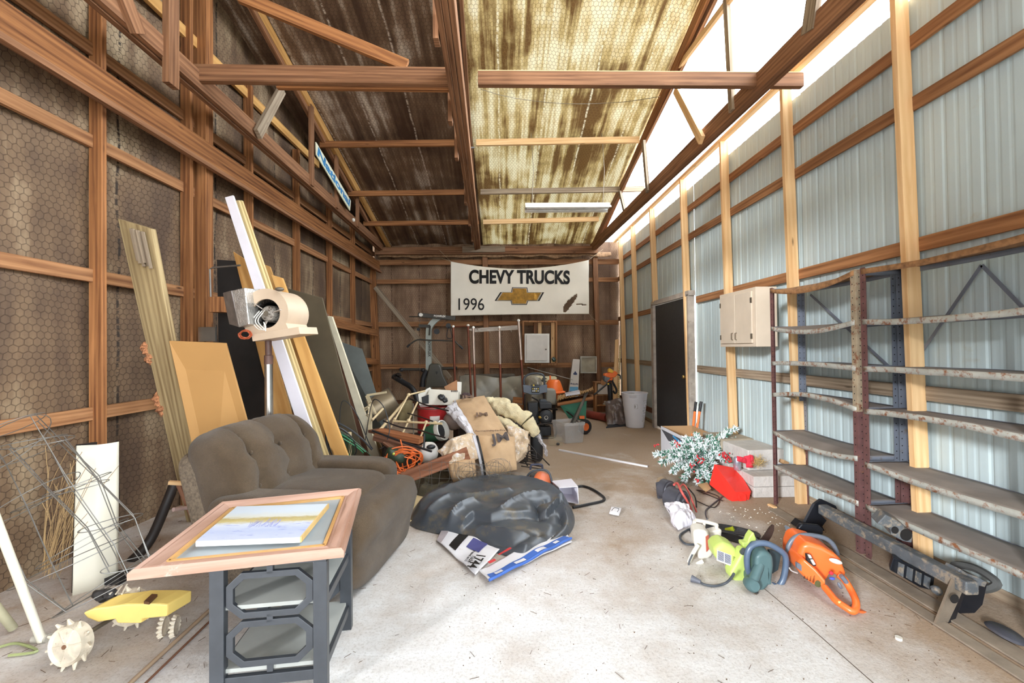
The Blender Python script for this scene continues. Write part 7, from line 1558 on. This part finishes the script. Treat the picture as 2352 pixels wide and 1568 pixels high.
TL_ = plain('teal_grey_plastic', S(78, 104, 106), .45, var=.1, dirt=(S(130, 128, 110), .70)); BLG = plain('blue_grey_handle', S(84, 100, 122), .35, spec=.6)
t = thing('electric_chainsaw', PZ(1760, 1362), 'teal electric chainsaw with a big blue grey loop handle and serrated dark bar', 'chainsaw')
pxprism(P([(1070, 620), (1120, 580), (1180, 575), (1255, 620), (1262, 720), (1240, 900), (1150, 1000), (1050, 1000), (1000, 930), (1010, 870), (1060, 800)]), 2.36, .22, dv=(.05, .24, 0)).build('motor_body', TL_, t, True, bevel=.03)
cpx(P([(1110, 700), (1070, 800), (1040, 880)]), (2.38, 2.34), .026, TL_, None, None, 'rear_grip', 10, parent=t); M().lathe([(0, .02), (.026, .02), (.036, .008), (.038, -.02), (.03, -.05)], TR(*PY(*zs(1040, 920), 2.33)) @ RX(80), 22).build('round_cap', TL_, t, True)
pxprism(P([(1175, 720), (1222, 730), (1235, 920), (1190, 920)]), 2.36, .05).build('side_rib', TL_, t, True, bevel=.008)
M().blob(PY(*zs(1117, 718), 2.37), (.014, .012, .014)).build('orange_button', OS, t, True); pxprism(P([(1210, 560), (1250, 560), (1330, 600), (1300, 760), (1240, 800)]), 2.45, .02).build('dark_side_plate', plain('dark_teal', S(50, 62, 66), .5), t, True)
cpx(P([(1020, 840), (985, 760), (975, 640), (1000, 540), (1070, 490), (1180, 488), (1290, 540), (1370, 610), (1378, 720), (1350, 860), (1300, 930), (1240, 920)]), (2.42, 2.42), .0165, BLG, None, None, 'loop_handle', 10, parent=t)
bar_ = pxprism(P([(1110, 470), (1165, 395), (1215, 320), (1245, 292), (1260, 300), (1258, 350), (1235, 410), (1190, 480), (1150, 500)]), 2.62, .01).build('guide_bar', plain('dark_chain_bar', S(66, 54, 48), .5, .3), t, True)
m = M()
for k in range(12): a0 = V((1118+11*k, 470-15*k, 0)); m.slab([PY(*zs(a0.x-8, a0.y-10), 2.61), PY(*zs(a0.x+2, a0.y-12), 2.61), PY(*zs(a0.x+4, a0.y), 2.61), PY(*zs(a0.x-4, a0.y+4), 2.61)], .006)
m.build('chain_teeth', plain('chain_steel', S(74, 58, 50), .5, .4), bar_, True)
cpx(P([(1010, 960), (1040, 985), (1090, 998)]), 2.33, .006, BLKP, None, None, 'cord_retainer', parent=t); cpx(P([(1030, 990), (1080, 1020), (1120, 1040)]), 2.32, .003, wire_m, None, None, 'wire_end', parent=t)

LM = plain('lime_plastic', S(190, 208, 112), .45, var=.04, dirt=(S(176, 178, 110), .74)); t = thing('electric_chainsaw', PZ(1700, 1335), 'lime green electric chainsaw with a white instruction label', 'chainsaw')
c_ = PY(*zs(640, 600), 2.62); d_ = PY(*zs(900, 640), 2.52)
pxprism(P([(640, 560), (680, 495), (760, 490), (880, 540), (900, 600), (880, 730), (800, 740), (650, 670)]), 2.50, .14, dv=(.02, .15, 0)).build('motor_housing', LM, t, True, bevel=.035)
pxprism(P([(810, 790), (940, 560), (1000, 560), (1060, 540), (1110, 520), (1110, 600), (990, 760), (1000, 870), (960, 895), (860, 890), (820, 850)]), 2.46, .08).build('rear_housing', LM, t, True, bevel=.015)
pxprism(P([(930, 480), (985, 480), (1000, 430), (1040, 370), (1052, 380), (1075, 440), (1060, 510), (1000, 560), (935, 520)]), 2.50, .05).build('hand_guard', LM, t, True, bevel=.008)
lab_ = pxprism(P([(668, 555), (815, 610), (812, 722), (662, 665)]), 2.494, .004).build('paper_label', WHT, t, True)
m = M()
for i in range(9):
    for j in range(2): x_, y_ = 674+72*j, 566+10.5*i+27*j; m.slab([PY(*p, 2.49) for p in P([(x_, y_), (x_+62, y_+22), (x_+62, y_+27), (x_, y_+5)])], .002)
m.build('small_print', NAV, lab_, True)
M().lathe([(0, .012), (.014, .012), (.015, 0), (.015, -.02)], TR(*PY(*zs(938, 565), 2.45)) @ RX(40), 16).build('oil_cap', GRS, t, True)
m = M()
for i in range(6): m.slab([PY(*p, 2.49) for p in P([(836, 625+16*i), (856, 632+16*i), (854, 640+16*i), (834, 633+16*i)])], .003)
m.build('vent_slot', plain('olive_slot', S(120, 130, 60), .6), t, True)
cpx(P([(840, 800), (800, 860), (740, 905), (640, 928), (540, 915), (490, 890)]), 0, .007, GRS, None, None, 'power_cord', 8, parent=t, z=[.10, .05, .015, .01, .01, .012]); M().tube([PZ(*zs(495, 888), .016), PZ(*zs(400, 850), .02)], [.010, .020], 12).build('plug', plain('grey_plug', S(92, 94, 104), .5), t, True)

IV = plain('ivory_plastic', S(224, 218, 206), .45, var=.05, dirt=(S(176, 166, 150), .74)); t = thing('electric_chainsaw', PZ(1610, 1290), 'ivory electric chainsaw with a square top handle, farthest of the row', 'chainsaw')
cpx(P([(440, 245), (540, 262), (650, 290), (660, 310), (650, 390), (560, 370), (520, 350), (435, 320), (432, 250)]), (2.85, 2.85), .0125, IV, None, None, 'top_handle', 8, parent=t); cpx(P([(535, 265), (520, 350)]), 2.85, .010, IV, None, None, 'handle_post', 8, parent=t)
pxprism(P([(415, 360), (480, 345), (560, 360), (585, 400), (580, 520), (630, 560), (620, 620), (560, 665), (470, 660), (460, 560), (430, 500)]), 2.72, .10, dv=(.03, .12, 0)).build('motor_body', IV, t, True, bevel=.025)
pxprism(P([(590, 370), (700, 340), (715, 350), (705, 480), (600, 470)]), 2.82, .06).build('gear_cover', IV, t, True, bevel=.012)
pxprism(P([(550, 420), (578, 400), (582, 545), (556, 575)]), 2.712, .006).build('red_label', plain('brown_red_label', S(176, 88, 70), .5), t, True)
cpx(P([(470, 500), (420, 580), (385, 650), (375, 700), (410, 740), (460, 700), (520, 670)]), (2.70, 2.66), .013, IV, None, None, 'rear_handle', 8, parent=t); cpx(P([(410, 600), (375, 680), (372, 745), (400, 765), (435, 745)]), (2.66, 2.62), .005, GRS, None, None, 'cord', parent=t)
cpx(P([(430, 500), (340, 490), (285, 440), (290, 390), (370, 340)]), 0, .0075, GRS, None, None, 'cord_loop', 8, parent=t, z=.012)
# black extension cable with lime end
t = thing('black_extension_cable', PZ(1690, 1230), 'flattened coil of black extension cable behind the lime chainsaw', 'cable')
for k in range(9): cpx(P([(430+8*k, 400-9*k), (380+6*k, 340-4*k), (460, 300+4*k), (700, 290+10*k), (1000+10*k, 350+9*k), (1110-6*k, 410+8*k), (950, 480-6*k), (720, 430-8*k), (560, 420-5*k)]), 0, .0055, BLKP, None, None, 'cable_loop', 6, parent=t, z=.008+.004*k)
cpx(P([(560, 230), (545, 170), (570, 120), (720, 0)]), 0, .006, GRS, None, None, 'cable_tail', 6, parent=t, z=.01)
mt_ = TR(*PZ(*zs(795, 350), .03)) @ RZ(-30) @ RY(68); M().lathe([(.014, -.03), (.020, -.025), (.020, .02), (.024, .03), (.020, .032), (.016, .02), (0, .015)], mt_, 18).build('lime_connector', plain('lime_yellow_rubber', S(176, 186, 40), .4), t, True)
# bits by the winch and on the dust
t = thing('putty_knife', PZ(1783, 1170), 'small putty knife with a pale wooden handle at the foot of the shelving', 'putty knife')
M().beam(PZ(1766, 1158, .012), PZ(1782, 1166, .012), .03, .016).build('wooden_handle', W_NEW, t, True, bevel=.003); M().slab([PZ(1782, 1164, .01), PZ(1785, 1162, .01), PZ(1794, 1175, .004), PZ(1780, 1172, .004)], .002, (0, 0, -1)).build('blade', plain('blade_steel', S(150, 150, 156), .3, .8), t, True)
m = M()
for i in range(90): x_, y_ = random.uniform(1.75, 2.25), random.uniform(2.9, 3.6); s_ = random.uniform(.004, .008); m.box((x_, y_, s_/2+.001), (s_, s_*1.3, s_*.6), (0, 0, random.random()*3))
m.build('white_crumbs', WHT, kind='stuff', label='white crumbs scattered on the dust before the shelving')
m = M(); m.curve([PZ(1600, 1150, .01), PZ(1640, 1165, .01), PZ(1650, 1140, .01), PZ(1600, 1125, .015), PZ(1660, 1150, .012)], .004, 5, 6); m.build('dark_twine', BLKM, label='dark twine tangle between the winch and the red tub', cat='twine')
for (x_, y_, s_, lab, mt_) in ((2064, 1468, .014, 'small white plastic cap on the dusty floor near the hitch', WHT), (1133, 1391, .012, 'tiny white cap alone on the floor before the armchair', WHT)):
    c_ = PZ(x_, y_); M().lathe([(0, 0), (s_, 0), (s_, s_*.8), (0, s_*.8)], TR(c_.x, c_.y, 0), 12).build('plastic_disc', mt_, label=lab, cat='cap')
